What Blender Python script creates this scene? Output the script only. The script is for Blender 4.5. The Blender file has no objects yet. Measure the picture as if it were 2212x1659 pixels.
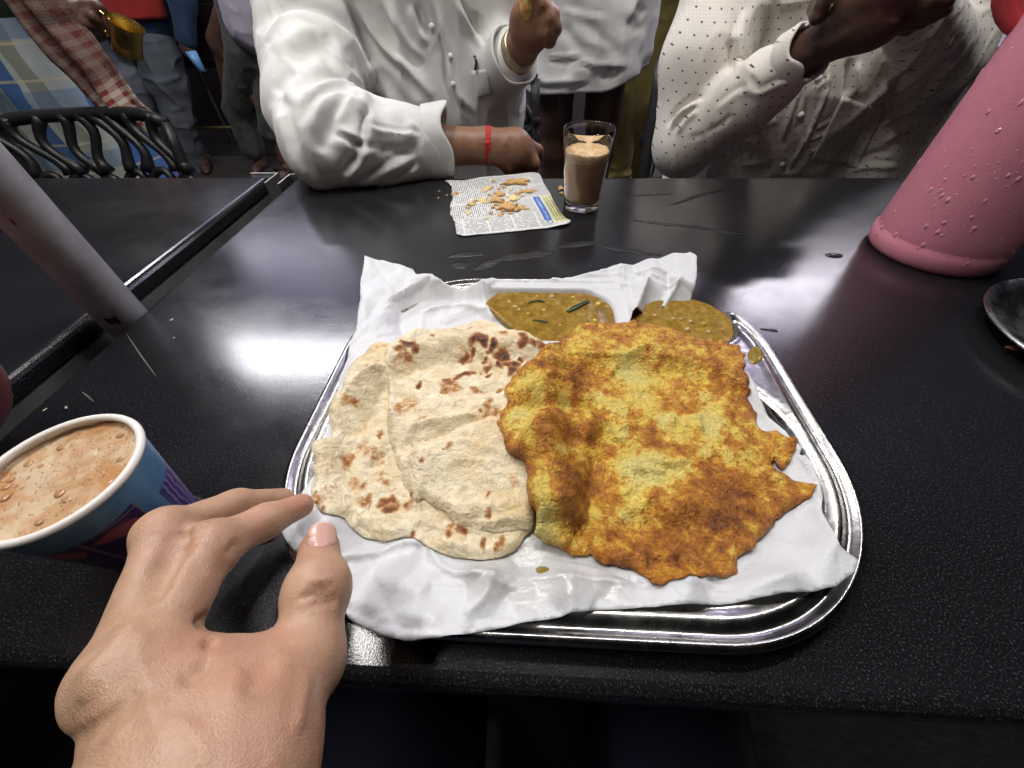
import bpy, math, random
import numpy as np
from mathutils import Matrix, Vector
from mathutils.geometry import delaunay_2d_cdt

SC = bpy.context.scene
COL = SC.collection

# ------------------------------------------------------------------ camera
cd = bpy.data.cameras.new('camera')
cam = bpy.data.objects.new('camera', cd)
COL.objects.link(cam)
rows = [[0.998774, -0.02189, 0.044396], [0.0462, 0.734211, -0.677347], [-0.017769, 0.678568, 0.734323]]
loc = (0,0,1.0000)
cam.matrix_world = Matrix([list(rows[0]) + [loc[0]], list(rows[1]) + [loc[1]], list(rows[2]) + [loc[2]], [0, 0, 0, 1]])
cd.sensor_fit = 'HORIZONTAL'
cd.sensor_width = 36.0
cd.lens = 36.0 * 830 / 2212
cd.clip_start = 0.01
cd.clip_end = 200
SC.camera = cam

# ------------------------------------------------------------------ night sky, faint moonlight, exposure
w = bpy.data.worlds.new('World')
SC.world = w
w.use_nodes = True
wt = w.node_tree
bg = wt.nodes['Background']
sky = wt.nodes.new('ShaderNodeTexSky')
sky.sky_type = 'NISHITA'
sky.sun_disc = False
sky.sun_elevation = math.radians(-4.0)
sky.sun_rotation = math.radians(215)
wt.links.new(sky.outputs[0], bg.inputs[0])
bg.inputs[1].default_value = 0.03
sl = bpy.data.lights.new('moonlight', 'SUN')
sl.energy = 0.02
sl.angle = math.radians(0.5)
so = bpy.data.objects.new('moonlight', sl)
COL.objects.link(so)
so.rotation_euler = (math.radians(50), 0, math.radians(-35))
SC.view_settings.view_transform = 'Standard'
SC.view_settings.look = 'None'
SC.view_settings.exposure = 0.18
SC.view_settings.gamma = 1.0
SC.view_settings.use_curve_mapping = False
SC.render.engine = 'CYCLES'
SC.cycles.use_denoising = True
SC.cycles.max_bounces = 8
SC.cycles.sample_clamp_indirect = 4.0

# ------------------------------------------------------------------ scene-graph helpers
ORG = {}
def tag(o, label=None, cat=None, group=None, kind=None):
    if label: o['label'] = label
    if cat: o['category'] = cat
    if group: o['group'] = group
    if kind: o['kind'] = kind
    return o
def thing(name, loc, label, cat, group=None):
    o = bpy.data.objects.new(name, None)
    COL.objects.link(o)
    o.location = loc
    o.empty_display_size = 0.05
    ORG[o] = np.array(loc, float)
    return tag(o, label, cat, group)
def raw_mesh(name, V, F, m, smooth=True):
    me = bpy.data.meshes.new(name)
    V = np.asarray(V, np.float32)
    if isinstance(F, np.ndarray):
        n, k = F.shape
        me.vertices.add(len(V)); me.vertices.foreach_set('co', V.ravel())
        me.loops.add(n * k); me.loops.foreach_set('vertex_index', F.astype(np.int32).ravel())
        me.polygons.add(n)
        me.polygons.foreach_set('loop_start', np.arange(0, n * k, k, dtype=np.int32))
        me.update(calc_edges=True)
    else:
        me.from_pydata([tuple(map(float, v)) for v in V], [], F)
    me.validate()
    me.polygons.foreach_set('use_smooth', [smooth] * len(me.polygons))
    if m: me.materials.append(m)
    me.update()
    return me
def obj(name, V, F, m, parent=None, smooth=True, attrs=None, loc=None):
    V = np.asarray(V, float)
    if parent is not None: L = ORG[parent]
    elif loc is not None: L = np.array(loc, float)
    else:
        L = V.mean(0); L[2] = V[:, 2].min()
    me = raw_mesh(name, V - L, F, m, smooth)
    if attrs:
        for k, a in attrs.items():
            at = me.attributes.new(k, 'FLOAT', 'POINT')
            at.data.foreach_set('value', np.asarray(a, np.float32))
    o = bpy.data.objects.new(name, me)
    COL.objects.link(o)
    if parent is not None: o.parent = parent
    else: o.location = L
    ORG[o] = L
    return o
def solidify(o, t, off=-1):
    s = o.modifiers.new('thick', 'SOLIDIFY'); s.thickness = t; s.offset = off
    return o
def subsurf(o, n=1):
    s = o.modifiers.new('sub', 'SUBSURF'); s.levels = n; s.render_levels = n
    return o
def bevel(o, w, seg=2):
    s = o.modifiers.new('bev', 'BEVEL'); s.width = w; s.segments = seg; s.limit_method = 'ANGLE'
    return o

# ------------------------------------------------------------------ numeric helpers
A = np.array
def hash3(i, seed):
    n = (i[..., 0] * 73856093) ^ (i[..., 1] * 19349663) ^ (i[..., 2] * 83492791) ^ (seed * 2654435 + 1013)
    n = (n ^ (n >> 13)) * 1274126177 & 0x7fffffff
    n = (n ^ (n >> 15)) * 1103515245 & 0x7fffffff
    return ((n ^ (n >> 16)) & 0xffff) / 32767.5 - 1.0
def noise(P, sc=1.0, seed=0):
    P = np.asarray(P, float) * sc
    i = np.floor(P).astype(np.int64); f = P - i
    u = f * f * f * (f * (f * 6 - 15) + 10)
    r = 0
    for a in (0, 1):
        for b in (0, 1):
            for c in (0, 1):
                wgt = (u[:, 0] if a else 1 - u[:, 0]) * (u[:, 1] if b else 1 - u[:, 1]) * (u[:, 2] if c else 1 - u[:, 2])
                r = r + wgt * hash3(i + A([a, b, c]), seed)
    return r
def fbm(P, sc, oc=3, seed=0, gain=0.5):
    r, a, t = 0, 1.0, 0
    for k in range(oc):
        r = r + a * noise(P, sc * 2 ** k, seed + 17 * k); t += a; a *= gain
    return r / t
def ridged(P, sc, oc=3, seed=0):
    r, a, t = 0, 1.0, 0
    for k in range(oc):
        r = r + a * (1 - np.abs(noise(P, sc * 2 ** k, seed + 31 * k)) * 2); t += a; a *= 0.5
    return r / t
def sst(a, b, x):
    t = np.clip((x - a) / (b - a), 0, 1)
    return t * t * (3 - 2 * t)
def spline(P, n, closed=True):
    P = A([p[:2] for p in P], float)
    m = len(P); out = []
    segs = m if closed else m - 1
    for i in range(segs):
        g = lambda j: P[j % m] if closed else P[min(max(j, 0), m - 1)]
        p0, p1, p2, p3 = g(i - 1), g(i), g(i + 1), g(i + 2)
        for t in np.arange(n) / n:
            out.append(0.5 * (2 * p1 + (p2 - p0) * t + (2 * p0 - 5 * p1 + 4 * p2 - p3) * t * t + (3 * p1 - p0 - 3 * p2 + p3) * t ** 3))
    if not closed: out.append(P[-1])
    return A(out)
def resample(P, step, closed=True):
    P = A(P, float)
    Q = np.vstack([P, P[:1]]) if closed else P
    s = np.r_[0, np.cumsum(np.linalg.norm(np.diff(Q, axis=0), axis=1))]
    n = max(int(round(s[-1] / step)), 3)
    t = np.linspace(0, s[-1], n + 1)[:-1] if closed else np.linspace(0, s[-1], n + 1)
    return np.stack([np.interp(t, s, Q[:, k]) for k in range(Q.shape[1])], 1)
def pdist(P, L, closed=False):
    """distance of points P (n,k) to polyline L (m,k); also the parameter 0..1 along it and the side (2-D)"""
    P = np.asarray(P, float); L = A(L, float)
    if closed: L = np.vstack([L, L[:1]])
    best = np.full(len(P), 1e9); par = np.zeros(len(P)); side = np.zeros(len(P))
    m = len(L) - 1
    for i in range(m):
        a, d = L[i], L[i + 1] - L[i]
        t = np.clip(((P - a) @ d) / max(d @ d, 1e-12), 0, 1)
        q = P - a - t[:, None] * d
        e = np.sqrt((q * q).sum(1))
        k = e < best
        best[k] = e[k]; par[k] = ((i + t) / m)[k]
        if P.shape[1] == 2: side[k] = np.sign(d[0] * q[:, 1] - d[1] * q[:, 0])[k]
    return best, par, side
def inside(P, L):
    P = np.asarray(P, float); L = A(L, float)
    c = np.zeros(len(P), bool)
    x, y = P[:, 0], P[:, 1]
    for i in range(len(L)):
        x1, y1 = L[i]; x2, y2 = L[(i + 1) % len(L)]
        if y1 == y2: continue
        k = ((y1 > y) != (y2 > y)) & (x < (x2 - x1) * (y - y1) / (y2 - y1) + x1)
        c ^= k
    return c
def sdist(P, L):
    d = pdist(P, L, True)[0]
    return np.where(inside(P, L), -d, d)
def stroke(P, L, w, amp, step=0, taper=True, n=6):
    """height added to 2-D points P along the polyline L"""
    L = A(L, float)[:, :2]
    if len(L) > 2: L = spline(L, n, False)
    d, t, s = pdist(P, L)
    if step == 9: g = np.exp(-d / w) * amp
    elif step: g = amp * np.where(d * s * step > -.0006, np.exp(-np.maximum(d * s * step, 0) / w), 0) * (d < 6 * w)
    else: g = np.exp(-(d / w) ** 2) * amp
    if taper: g = g * np.minimum(1, 5 * np.minimum(t, 1 - t) + 0.25)
    return g
def blob(P, c, r, amp=1.0):
    q = (P[:, :2] - A(c)[:2]) / r
    return amp * np.exp(-(q * q).sum(1))
def tri2d(outline, step, seed=1):
    """triangulate the inside of a closed 2-D outline with an even scatter of points"""
    B = resample(outline, step)
    lo, hi = B.min(0), B.max(0)
    xs = np.arange(lo[0], hi[0], step); ys = np.arange(lo[1], hi[1], step * 0.866)
    X, Y = np.meshgrid(xs, ys); X = X + (np.arange(len(ys)) % 2)[:, None] * step / 2
    G = np.stack([X.ravel(), Y.ravel()], 1)
    G += np.random.default_rng(seed).uniform(-.16, .16, G.shape) * step
    G = G[(sdist(G, B) < -0.55 * step)]
    pts = np.vstack([B, G]); nb = len(B)
    r = delaunay_2d_cdt([Vector(p) for p in pts], [], [list(range(nb))], 1, 1e-7)
    V = A([tuple(v) for v in r[0]]); F = A([f for f in r[2]], dtype=np.int32)
    a, b, c = V[F[:, 0]], V[F[:, 1]], V[F[:, 2]]
    cr = (b[:, 0] - a[:, 0]) * (c[:, 1] - a[:, 1]) - (b[:, 1] - a[:, 1]) * (c[:, 0] - a[:, 0])
    F[cr < 0] = F[cr < 0][:, ::-1]
    F = F[np.abs(cr) > 1e-12]
    return V, F, B
def slab(outline, step, topf, botf, seed=1):
    """closed solid between two height fields over an outline; topf/botf take (P2, inner distance)"""
    V, F, B = tri2d(outline, step, seed)
    D = -sdist(V, B); D = np.maximum(D, 0)
    zt = topf(V, D); zb = botf(V, D)
    zt = np.maximum(zt, zb + 2e-4)
    n = len(V)
    VV = np.vstack([np.c_[V, zt], np.c_[V, zb]])
    E = np.vstack([F[:, [0, 1]], F[:, [1, 2]], F[:, [2, 0]]])
    key = {}
    for a, b in map(tuple, E): key[(a, b)] = key.get((a, b), 0) + 1
    bd = [(a, b) for (a, b) in key if (b, a) not in key]
    S = []
    for a, b in bd: S += [(b, a, a + n), (b, a + n, b + n)]
    FF = np.vstack([F, F[:, ::-1] + n, A(S, dtype=np.int32)])
    return VV, FF, n, D
def lathe(prof, n=48, c=(0, 0, 0), closed=False):
    """prof: list of (r, z)"""
    prof = A(prof, float); m = len(prof)
    th = np.arange(n) * 2 * math.pi / n
    V = np.zeros((m, n, 3))
    V[..., 0] = prof[:, 0, None] * np.cos(th); V[..., 1] = prof[:, 0, None] * np.sin(th); V[..., 2] = prof[:, 1, None]
    i = np.arange(m - 1)[:, None] * n; j = np.arange(n)[None]; k = (j + 1) % n
    F = np.stack([i + j, i + k, i + n + k, i + n + j], -1).reshape(-1, 4)
    return V.reshape(-1, 3) + A(c), F
def tube(path, r, n=10, cap=True):
    P = A(path, float); m = len(P)
    r = np.broadcast_to(np.asarray(r, float), (m,))
    T = np.gradient(P, axis=0); T /= np.linalg.norm(T, axis=1)[:, None] + 1e-12
    up = A([0, 0, 1.]) if abs(T[0, 2]) < .9 else A([1., 0, 0])
    V = []
    for i in range(m):
        u = np.cross(T[i], up); u /= np.linalg.norm(u) + 1e-12
        v = np.cross(u, T[i]); up = v
        th = np.arange(n) * 2 * math.pi / n
        V.append(P[i] + r[i] * (np.cos(th)[:, None] * u + np.sin(th)[:, None] * v))
    V = np.vstack(V); F = []
    for i in range(m - 1):
        for j in range(n):
            k = (j + 1) % n
            F.append((i * n + j, i * n + k, (i + 1) * n + k, (i + 1) * n + j))
    if cap:
        F.append(tuple(range(n - 1, -1, -1))); F.append(tuple((m - 1) * n + j for j in range(n)))
    return V, F
def box(lo, hi):
    (a, b, c), (d, e, f) = lo, hi
    V = A([(a, b, c), (d, b, c), (d, e, c), (a, e, c), (a, b, f), (d, b, f), (d, e, f), (a, e, f)], float)
    F = [(3, 2, 1, 0), (4, 5, 6, 7), (0, 1, 5, 4), (1, 2, 6, 5), (2, 3, 7, 6), (3, 0, 4, 7)]
    return V, F
def join(*ms):
    V, F, o = [], [], 0
    for v, f in ms:
        V.append(v); F += [tuple(int(i) + o for i in q) for q in f]; o += len(v)
    return np.vstack(V), F

# ------------------------------------------------------------------ implicit surfaces: one continuous skin over blended limbs
def cap(a, b, ra, rb=None, k=.012, op='+', s=(1, 1, 1)):
    return ('c', A(a, float), A(b, float), ra, ra if rb is None else rb, k, op, A(s, float))
def ball(c, r, k=.012, op='+', rot=None):
    return ('e', A(c, float), A(r, float) * np.ones(3), rot, None, k, op, None)
def chain(pts, radii, k=.012, s=(1, 1, 1), op='+'):
    return [cap(pts[i], pts[i + 1], radii[i], radii[i + 1], k, op, s) for i in range(len(pts) - 1)]
def smin(a, b, k):
    h = np.maximum(k - np.abs(a - b), 0) / k
    return np.minimum(a, b) - h * h * k * .25
def implicit(prims, h, bound=None, smooth=0):
    lo, hi = [], []
    for p in prims:
        if p[6] != '+': continue
        if p[0] == 'c':
            q = np.vstack([p[1], p[2]]); r = max(p[3], p[4]) / np.minimum(p[7], 1).min() if p[7].min() < 1 else max(p[3], p[4])
        else: q = p[1][None]; r = p[2].max()
        lo.append(q.min(0) - r); hi.append(q.max(0) + r)
    lo = np.min(lo, 0) - 4 * h; hi = np.max(hi, 0) + 4 * h
    if bound is not None: lo = np.maximum(lo, bound[0]); hi = np.minimum(hi, bound[1])
    n = np.ceil((hi - lo) / h).astype(int) + 1
    ax = [lo[i] + h * np.arange(n[i]) for i in range(3)]
    Fd = np.full(n, 0.5, np.float32)
    for p in prims:
        k = p[5]
        if p[0] == 'c':
            q = np.vstack([p[1], p[2]]); r = max(p[3], p[4]) / min(1, p[7].min())
        else: q = p[1][None]; r = p[2].max()
        m = r + k + 4 * h
        i0 = np.clip(np.floor((q.min(0) - m - lo) / h).astype(int), 0, n); i1 = np.clip(np.ceil((q.max(0) + m - lo) / h).astype(int) + 1, 0, n)
        if (i1 <= i0).any(): continue
        sl_ = tuple(slice(a, b) for a, b in zip(i0, i1))
        X, Y, Z = np.meshgrid(*[ax[i][i0[i]:i1[i]] for i in range(3)], indexing='ij', sparse=True)
        if p[0] == 'c':
            a, b, ra, rb, s = p[1], p[2], p[3], p[4], p[7]
            d = (b - a) * s; L = max(d @ d, 1e-12)
            px, py, pz = (X - a[0]) * s[0], (Y - a[1]) * s[1], (Z - a[2]) * s[2]
            t = np.clip((px * d[0] + py * d[1] + pz * d[2]) / L, 0, 1)
            v = (np.sqrt((px - t * d[0]) ** 2 + (py - t * d[1]) ** 2 + (pz - t * d[2]) ** 2) - (ra + (rb - ra) * t)) / s.max()
        else:
            px, py, pz = X - p[1][0], Y - p[1][1], Z - p[1][2]
            if p[3] is not None:
                R = A(p[3]); px, py, pz = (R[i, 0] * px + R[i, 1] * py + R[i, 2] * pz for i in range(3))
            r = p[2]
            k0 = np.sqrt((px / r[0]) ** 2 + (py / r[1]) ** 2 + (pz / r[2]) ** 2)
            k1 = np.sqrt((px / r[0] ** 2) ** 2 + (py / r[1] ** 2) ** 2 + (pz / r[2] ** 2) ** 2) + 1e-9
            v = k0 * (k0 - 1) / k1
        g = Fd[sl_]
        Fd[sl_] = smin(g, v, k) if p[6] == '+' else -smin(-g, v, k)
    return nets(Fd, lo, h)
def nets(Fd, lo, h):
    n = A(Fd.shape); S = Fd < 0
    c = [S[a:n[0] - 1 + a, b:n[1] - 1 + b, d:n[2] - 1 + d] for a in (0, 1) for b in (0, 1) for d in (0, 1)]
    cnt = sum(x.astype(np.int8) for x in c)
    act = (cnt > 0) & (cnt < 8)
    I = np.argwhere(act)
    idx = np.full(act.shape, -1, np.int64); idx[act] = np.arange(len(I))
    pos = np.zeros((len(I), 3)); wt_ = np.zeros(len(I))
    val = lambda o: Fd[I[:, 0] + o[0], I[:, 1] + o[1], I[:, 2] + o[2]].astype(float)
    cs = [(a, b, d) for a in (0, 1) for b in (0, 1) for d in (0, 1)]
    for a in cs:
        for ax_ in range(3):
            if a[ax_]: continue
            b = list(a); b[ax_] = 1
            va, vb = val(a), val(b)
            k = (va < 0) != (vb < 0)
            t = np.where(k, va / np.where(k, va - vb, 1), 0)
            q = A(a, float) + np.zeros((len(I), 3)); q[:, ax_] += t
            pos[k] += q[k]; wt_[k] += 1
    V = lo + h * (I + pos / wt_[:, None])
    F = []
    for ax_ in range(3):
        sa = [slice(1, n[i] - 1) for i in range(3)]; sb = list(sa); sa[ax_] = slice(0, n[ax_] - 1); sb[ax_] = slice(1, n[ax_])
        a_, b_ = S[tuple(sa)], S[tuple(sb)]
        J = np.argwhere(a_ != b_)
        off = A([1, 1, 1]); off[ax_] = 0
        J = J + off
        flip = S[J[:, 0], J[:, 1], J[:, 2]]
        u, v = (ax_ + 1) % 3, (ax_ + 2) % 3
        du, dv = np.eye(3, dtype=int)[u], np.eye(3, dtype=int)[v]
        g = lambda o: idx[tuple((J + o).T)]
        q = np.stack([g(-du - dv), g(-dv), g(0 * du), g(-du)], 1)
        q[~flip] = q[~flip][:, ::-1]
        F.append(q)
    F = np.vstack(F)
    F = F[(F >= 0).all(1)]
    return V, F.astype(np.int32)
def vnormals(V, F):
    N = np.zeros_like(V)
    a, b, c = V[F[:, 0]], V[F[:, 1]], V[F[:, 2]]
    fn = np.cross(b - a, c - a)
    if F.shape[1] == 4: fn = fn + np.cross(c - a, V[F[:, 3]] - a)
    for k in range(F.shape[1]): np.add.at(N, F[:, k], fn)
    return N / (np.linalg.norm(N, axis=1)[:, None] + 1e-12)
def relax(V, F, it=2, lam=.5):
    E = np.vstack([F[:, [i, (i + 1) % F.shape[1]]] for i in range(F.shape[1])])
    for _ in range(it):
        Sx = np.zeros_like(V); C = np.zeros(len(V))
        np.add.at(Sx, E[:, 0], V[E[:, 1]]); np.add.at(Sx, E[:, 1], V[E[:, 0]])
        np.add.at(C, E[:, 0], 1); np.add.at(C, E[:, 1], 1)
        V = V + lam * (Sx / C[:, None] - V)
    return V
def carve(V, N, view, strokes, both=False):
    """push skin or cloth in and out along drawn lines: strokes = (points, width, height[, hollow beside it])"""
    view = A(view, float); view /= np.linalg.norm(view)
    u = np.cross(view, A([0, 0, 1.])); u /= np.linalg.norm(u); v = np.cross(u, view)
    P = np.stack([V @ u, V @ v], 1)
    D = np.zeros(len(V))
    f = np.clip(-(N @ view) * 2.5 + .2, 0, 1) if not both else 1.0
    for st in strokes:
        L = A(st[0], float); L = np.stack([L @ u, L @ v], 1)
        if len(L) > 2: L = spline(L, 5, False)
        wd, am = st[1], st[2]
        sel = ((P > L.min(0) - 5 * wd) & (P < L.max(0) + 5 * wd)).all(1)
        if not sel.any(): continue
        d, t, s = pdist(P[sel], L)
        if len(st) > 3:                       # a cloth fold: soft on one side, steep with a hollow on the other
            e = d * s * st[3]
            g = am * np.where(e < 0, np.exp(-(e / wd) ** 2), np.exp(-(e / (.42 * wd)) ** 2))
            g -= .75 * am * np.exp(-((e - 1.05 * wd) / (.6 * wd)) ** 2)
        else:
            g = am * np.exp(-(d / wd) ** 2)
        g *= np.minimum(1, 4 * np.minimum(t, 1 - t) + .05)
        D[sel] += g
    return V + N * (D * f)[:, None]
def frame(d, up=(0, 0, 1)):
    d = A(d, float); d /= np.linalg.norm(d)
    u = np.cross(d, A(up, float)); u /= np.linalg.norm(u)
    return u, np.cross(u, d), d

# ------------------------------------------------------------------ material helper
class Mat:
    def __init__(s, name, col=(.5, .5, .5), rough=.5, metal=0., spec=.5):
        s.m = bpy.data.materials.new(name); s.m.use_nodes = True
        s.t = s.m.node_tree; s.b = s.t.nodes['Principled BSDF']
        s.set('Base Color', col); s.set('Roughness', rough); s.set('Metallic', metal); s.set('Specular IOR Level', spec)
        s.tc = s.t.nodes.new('ShaderNodeTexCoord')
        s.co = s.tc.outputs['Object']
    def put(s, sock, v):
        if isinstance(v, bpy.types.NodeSocket): s.t.links.new(v, sock)
        else:
            if isinstance(v, (tuple, list)) and len(v) == 3 and sock.type == 'RGBA': v = (*v, 1)
            sock.default_value = v
    def set(s, k, v): s.put(s.b.inputs[k], v); return s
    def node(s, ty, ins=None, **pr):
        n = s.t.nodes.new('ShaderNode' + ty)
        for k, v in pr.items(): setattr(n, k, v)
        for k, v in (ins or {}).items(): s.put(n.inputs[k], v)
        return n
    def noise(s, sc, det=3, rough=.5, co=None, dist=0.):
        return s.node('TexNoise', {'Vector': co or s.co, 'Scale': sc, 'Detail': det, 'Roughness': rough, 'Distortion': dist}).outputs[0]
    def vor(s, sc, co=None, feat='F1', rnd=1.):
        return s.node('TexVoronoi', {'Vector': co or s.co, 'Scale': sc, 'Randomness': rnd}, feature=feat).outputs
    def mapr(s, v, a, b, c=0., d=1.):
        return s.node('MapRange', {'Value': v, 1: a, 2: b, 3: c, 4: d}).outputs[0]
    def mix(s, f, a, b, bt='MIX'):
        n = s.t.nodes.new('ShaderNodeMix'); n.data_type = 'RGBA'; n.blend_type = bt
        s.put(n.inputs[0], f); s.put(n.inputs[6], a); s.put(n.inputs[7], b)
        return n.outputs[2]
    def math(s, op, a, b=0.):
        n = s.t.nodes.new('ShaderNodeMath'); n.operation = op
        s.put(n.inputs[0], a); s.put(n.inputs[1], b); return n.outputs[0]
    def ramp(s, f, *st):
        n = s.t.nodes.new('ShaderNodeValToRGB'); e = n.color_ramp.elements
        while len(e) < len(st): e.new(.5)
        for q, (p, c) in zip(e, st): q.position = p; q.color = (*c, 1)
        s.put(n.inputs[0], f); return n.outputs[0]
    def attr(s, name): return s.node('Attribute', attribute_name=name).outputs['Fac']
    def xyz(s, co=None):
        n = s.t.nodes.new('ShaderNodeSeparateXYZ'); s.put(n.inputs[0], co or s.co); return n.outputs
    def scale(s, v):
        n = s.t.nodes.new('ShaderNodeMapping'); s.put(n.inputs[0], s.co); n.inputs['Scale'].default_value = v; return n.outputs[0]
    def bump(s, h, dist=.001, st=1.):
        s.set('Normal', s.node('Bump', {'Height': h, 'Distance': dist, 'Strength': st, 'Normal': s.b.inputs['Normal'].links[0].from_socket} if s.b.inputs['Normal'].links else {'Height': h, 'Distance': dist, 'Strength': st}).outputs[0])
        return s
def simple(name, col, rough=.5, metal=0., var=.25, sc=30, bump=0., bsc=200, spec=.5):
    M = Mat(name, col, rough, metal, spec)
    n = M.noise(sc, 4)
    lo = tuple(c * (1 - var) for c in col); hi = tuple(min(1, c * (1 + var)) for c in col)
    M.set('Base Color', M.mix(M.mapr(n, .3, .7), lo, hi))
    if bump: M.bump(M.noise(bsc, 3), bump)
    return M.m

# ================================================================== SETTING
M = Mat('stone_black', rough=.3)
sp = M.vor(520)[0]
n1 = M.noise(900, 2)
n2 = M.noise(60, 4)
c = M.ramp(n1, (.0, (.004, .004, .005)), (.56, (.010, .010, .012)), (.70, (.045, .045, .05)), (.8, (.10, .10, .11)))
wear = M.noise(5, 5, .6)
M.set('Base Color', M.mix(M.mapr(wear, .5, .8, 0, .3), c, (.013, .013, .015)))
M.set('Roughness', M.math('ADD', M.mapr(wear, .3, .7, .12, .22), M.mapr(M.noise(38, 5, .7), .3, .7, -.02, .035)))
M.set('Specular IOR Level', .6)
M.bump(n1, .00010, .6)
stone = M.m
edge_dark = simple('stone_edge', (.012, .012, .014), .22)
alu = simple('aluminium', (.42, .42, .40), .42, .85, .2, 25, .0001, 300)
dark_steel = simple('dark_steel', (.05, .05, .055), .45, .6)
M = Mat('ground_dirt', rough=.8)
M.set('Base Color', M.mix(M.noise(3, 6, .65), (.012, .010, .009), (.060, .048, .042))); M.bump(M.noise(40, 5), .006)
ground_m = M.m
M = Mat('wall_dark', rough=.75)
M.set('Base Color', M.mix(M.noise(2.2, 6, .6), (.010, .008, .008), (.05, .038, .034))); M.bump(M.noise(25, 4), .004)
wall_m = M.m

V, F = box((-9, -6, -.4), (9, 9, -.10))
tag(obj('ground', V, F, ground_m, smooth=False), kind='structure')
V, F = box((-6, 4.6, -.1), (5, 4.75, 2.9))
tag(obj('back_wall', V, F, wall_m, smooth=False), 'dark stained back wall of the eatery beyond the standing men', 'wall')

def rounded_top(x0, x1, y0, y1, z, t, r=.009, n=5):
    """stone slab with a bullnosed rim, as rings of a rounded rectangle"""
    prof = [(r * 3, 0)] + [(r * (1 - math.sin(a)), -r * (1 - math.cos(a))) for a in np.linspace(0, math.pi / 2, n)] + [(0, -t + .004), (.004, -t)]
    rings = []
    for ins, dz in prof:
        rings += [(x0 + ins, y0 + ins, z + dz), (x1 - ins, y0 + ins, z + dz), (x1 - ins, y1 - ins, z + dz), (x0 + ins, y1 - ins, z + dz)]
    F = [(0, 1, 2, 3)]
    m = len(prof)
    for i in range(m - 1):
        for j in range(4):
            F.append((i * 4 + j, (i + 1) * 4 + j, (i + 1) * 4 + (j + 1) % 4, i * 4 + (j + 1) % 4))
    F.append(tuple((m - 1) * 4 + j for j in (3, 2, 1, 0)))
    return A(rings), F
def table(x0, x1, y0, y1, label, left, right):
    t = thing('stone_table', ((x0 + x1) / 2, (y0 + y1) / 2, 0), label, 'table', 'black stone dining tables')
    V, F = rounded_top(x0, x1, y0, y1, .75, .021)
    obj('tabletop', V, F, stone, t, False)
    for sx in (x0 + .012, x1 - .012):           # sheet-metal rails under the slab, folded lip at the far corner
        V, F = box((sx - .011, y0 + .01, .690), (sx + .011, y1 + .004, .727))
        obj('side_rail', V, F, alu, t, False)
        V, F = join(box((sx - .026, y1 + .0055, .700), (sx + .026, y1 + .0085, .7535)), box((sx - .026 if sx < 0 and sx == x0 + .012 else sx + .0235, y1 - .040, .700), (sx - .0235 if sx == x0 + .012 else sx + .026, y1 + .0055, .7535)))
        obj('corner_bracket', V, F, alu, t, False)
    for sy in (y0 + .02, y1 - .02):
        V, F = box((x0 + .03, sy - .010, .690), (x1 - .03, sy + .010, .727))
        obj('end_rail', V, F, dark_steel, t, False)
    for sx in (x0 + .06, x1 - .06):
        for sy in (y0 + .06, y1 - .06):
            V, F = tube([(sx, sy, -.10), (sx, sy, .69)], .018, 12)
            obj('leg', V, F, dark_steel, t)
    return t
table(-.430, 1.20, .016, .727, 'long black speckled stone table under the tray, glossy with wet smears', 1, 1)
table(-1.75, -.4815, .016, .733, 'neighbouring black stone table at left beyond the white pole, empty', 1, 1)

M = Mat('pole_paint', rough=.38)
z = M.xyz()[2]
M.set('Base Color', M.mix(M.mapr(M.noise(45, 5, .6), .42, .75), (.52, .52, .54), (.36, .355, .37)))
pole_paint = M.m
rust = simple('rust_black', (.012, .008, .007), .7)
t = thing('steel_pole', (-.449, .322, 0), 'white painted steel pole standing in the gap between the two tables', 'pole')
V, F = tube([(-.449, .322, -.10), (-.449, .322, 1.2), (-.449, .322, 2.48)], .0212, 40)
obj('tube', V, F, pole_paint, t)
def patch_on_pole(a0, a1, z0, z1, seed):
    th = np.linspace(a0, a1, 9); zz = np.linspace(z0, z1, 6); V = []
    for i, q in enumerate(zz):
        for j, a in enumerate(th):
            e = .004 * noise(A([[j * .9, i * .9, seed]]))[0]
            V.append((-.449 + .0215 * math.cos(a), .322 + .0215 * math.sin(a), q + e))
    F = [(i * 9 + j, i * 9 + j + 1, i * 9 + j + 10, i * 9 + j + 9) for i in range(5) for j in range(8)]
    return V, F
V, F = patch_on_pole(-1.35, -.85, .752, .759, 3)
obj('rust_patch', V, F, rust, t)
for a, q in ((-1.2, .86),):
    V, F = patch_on_pole(a, a + .06, q, q + .002, q)
    obj('paint_chip', V, F, rust, t)

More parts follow.
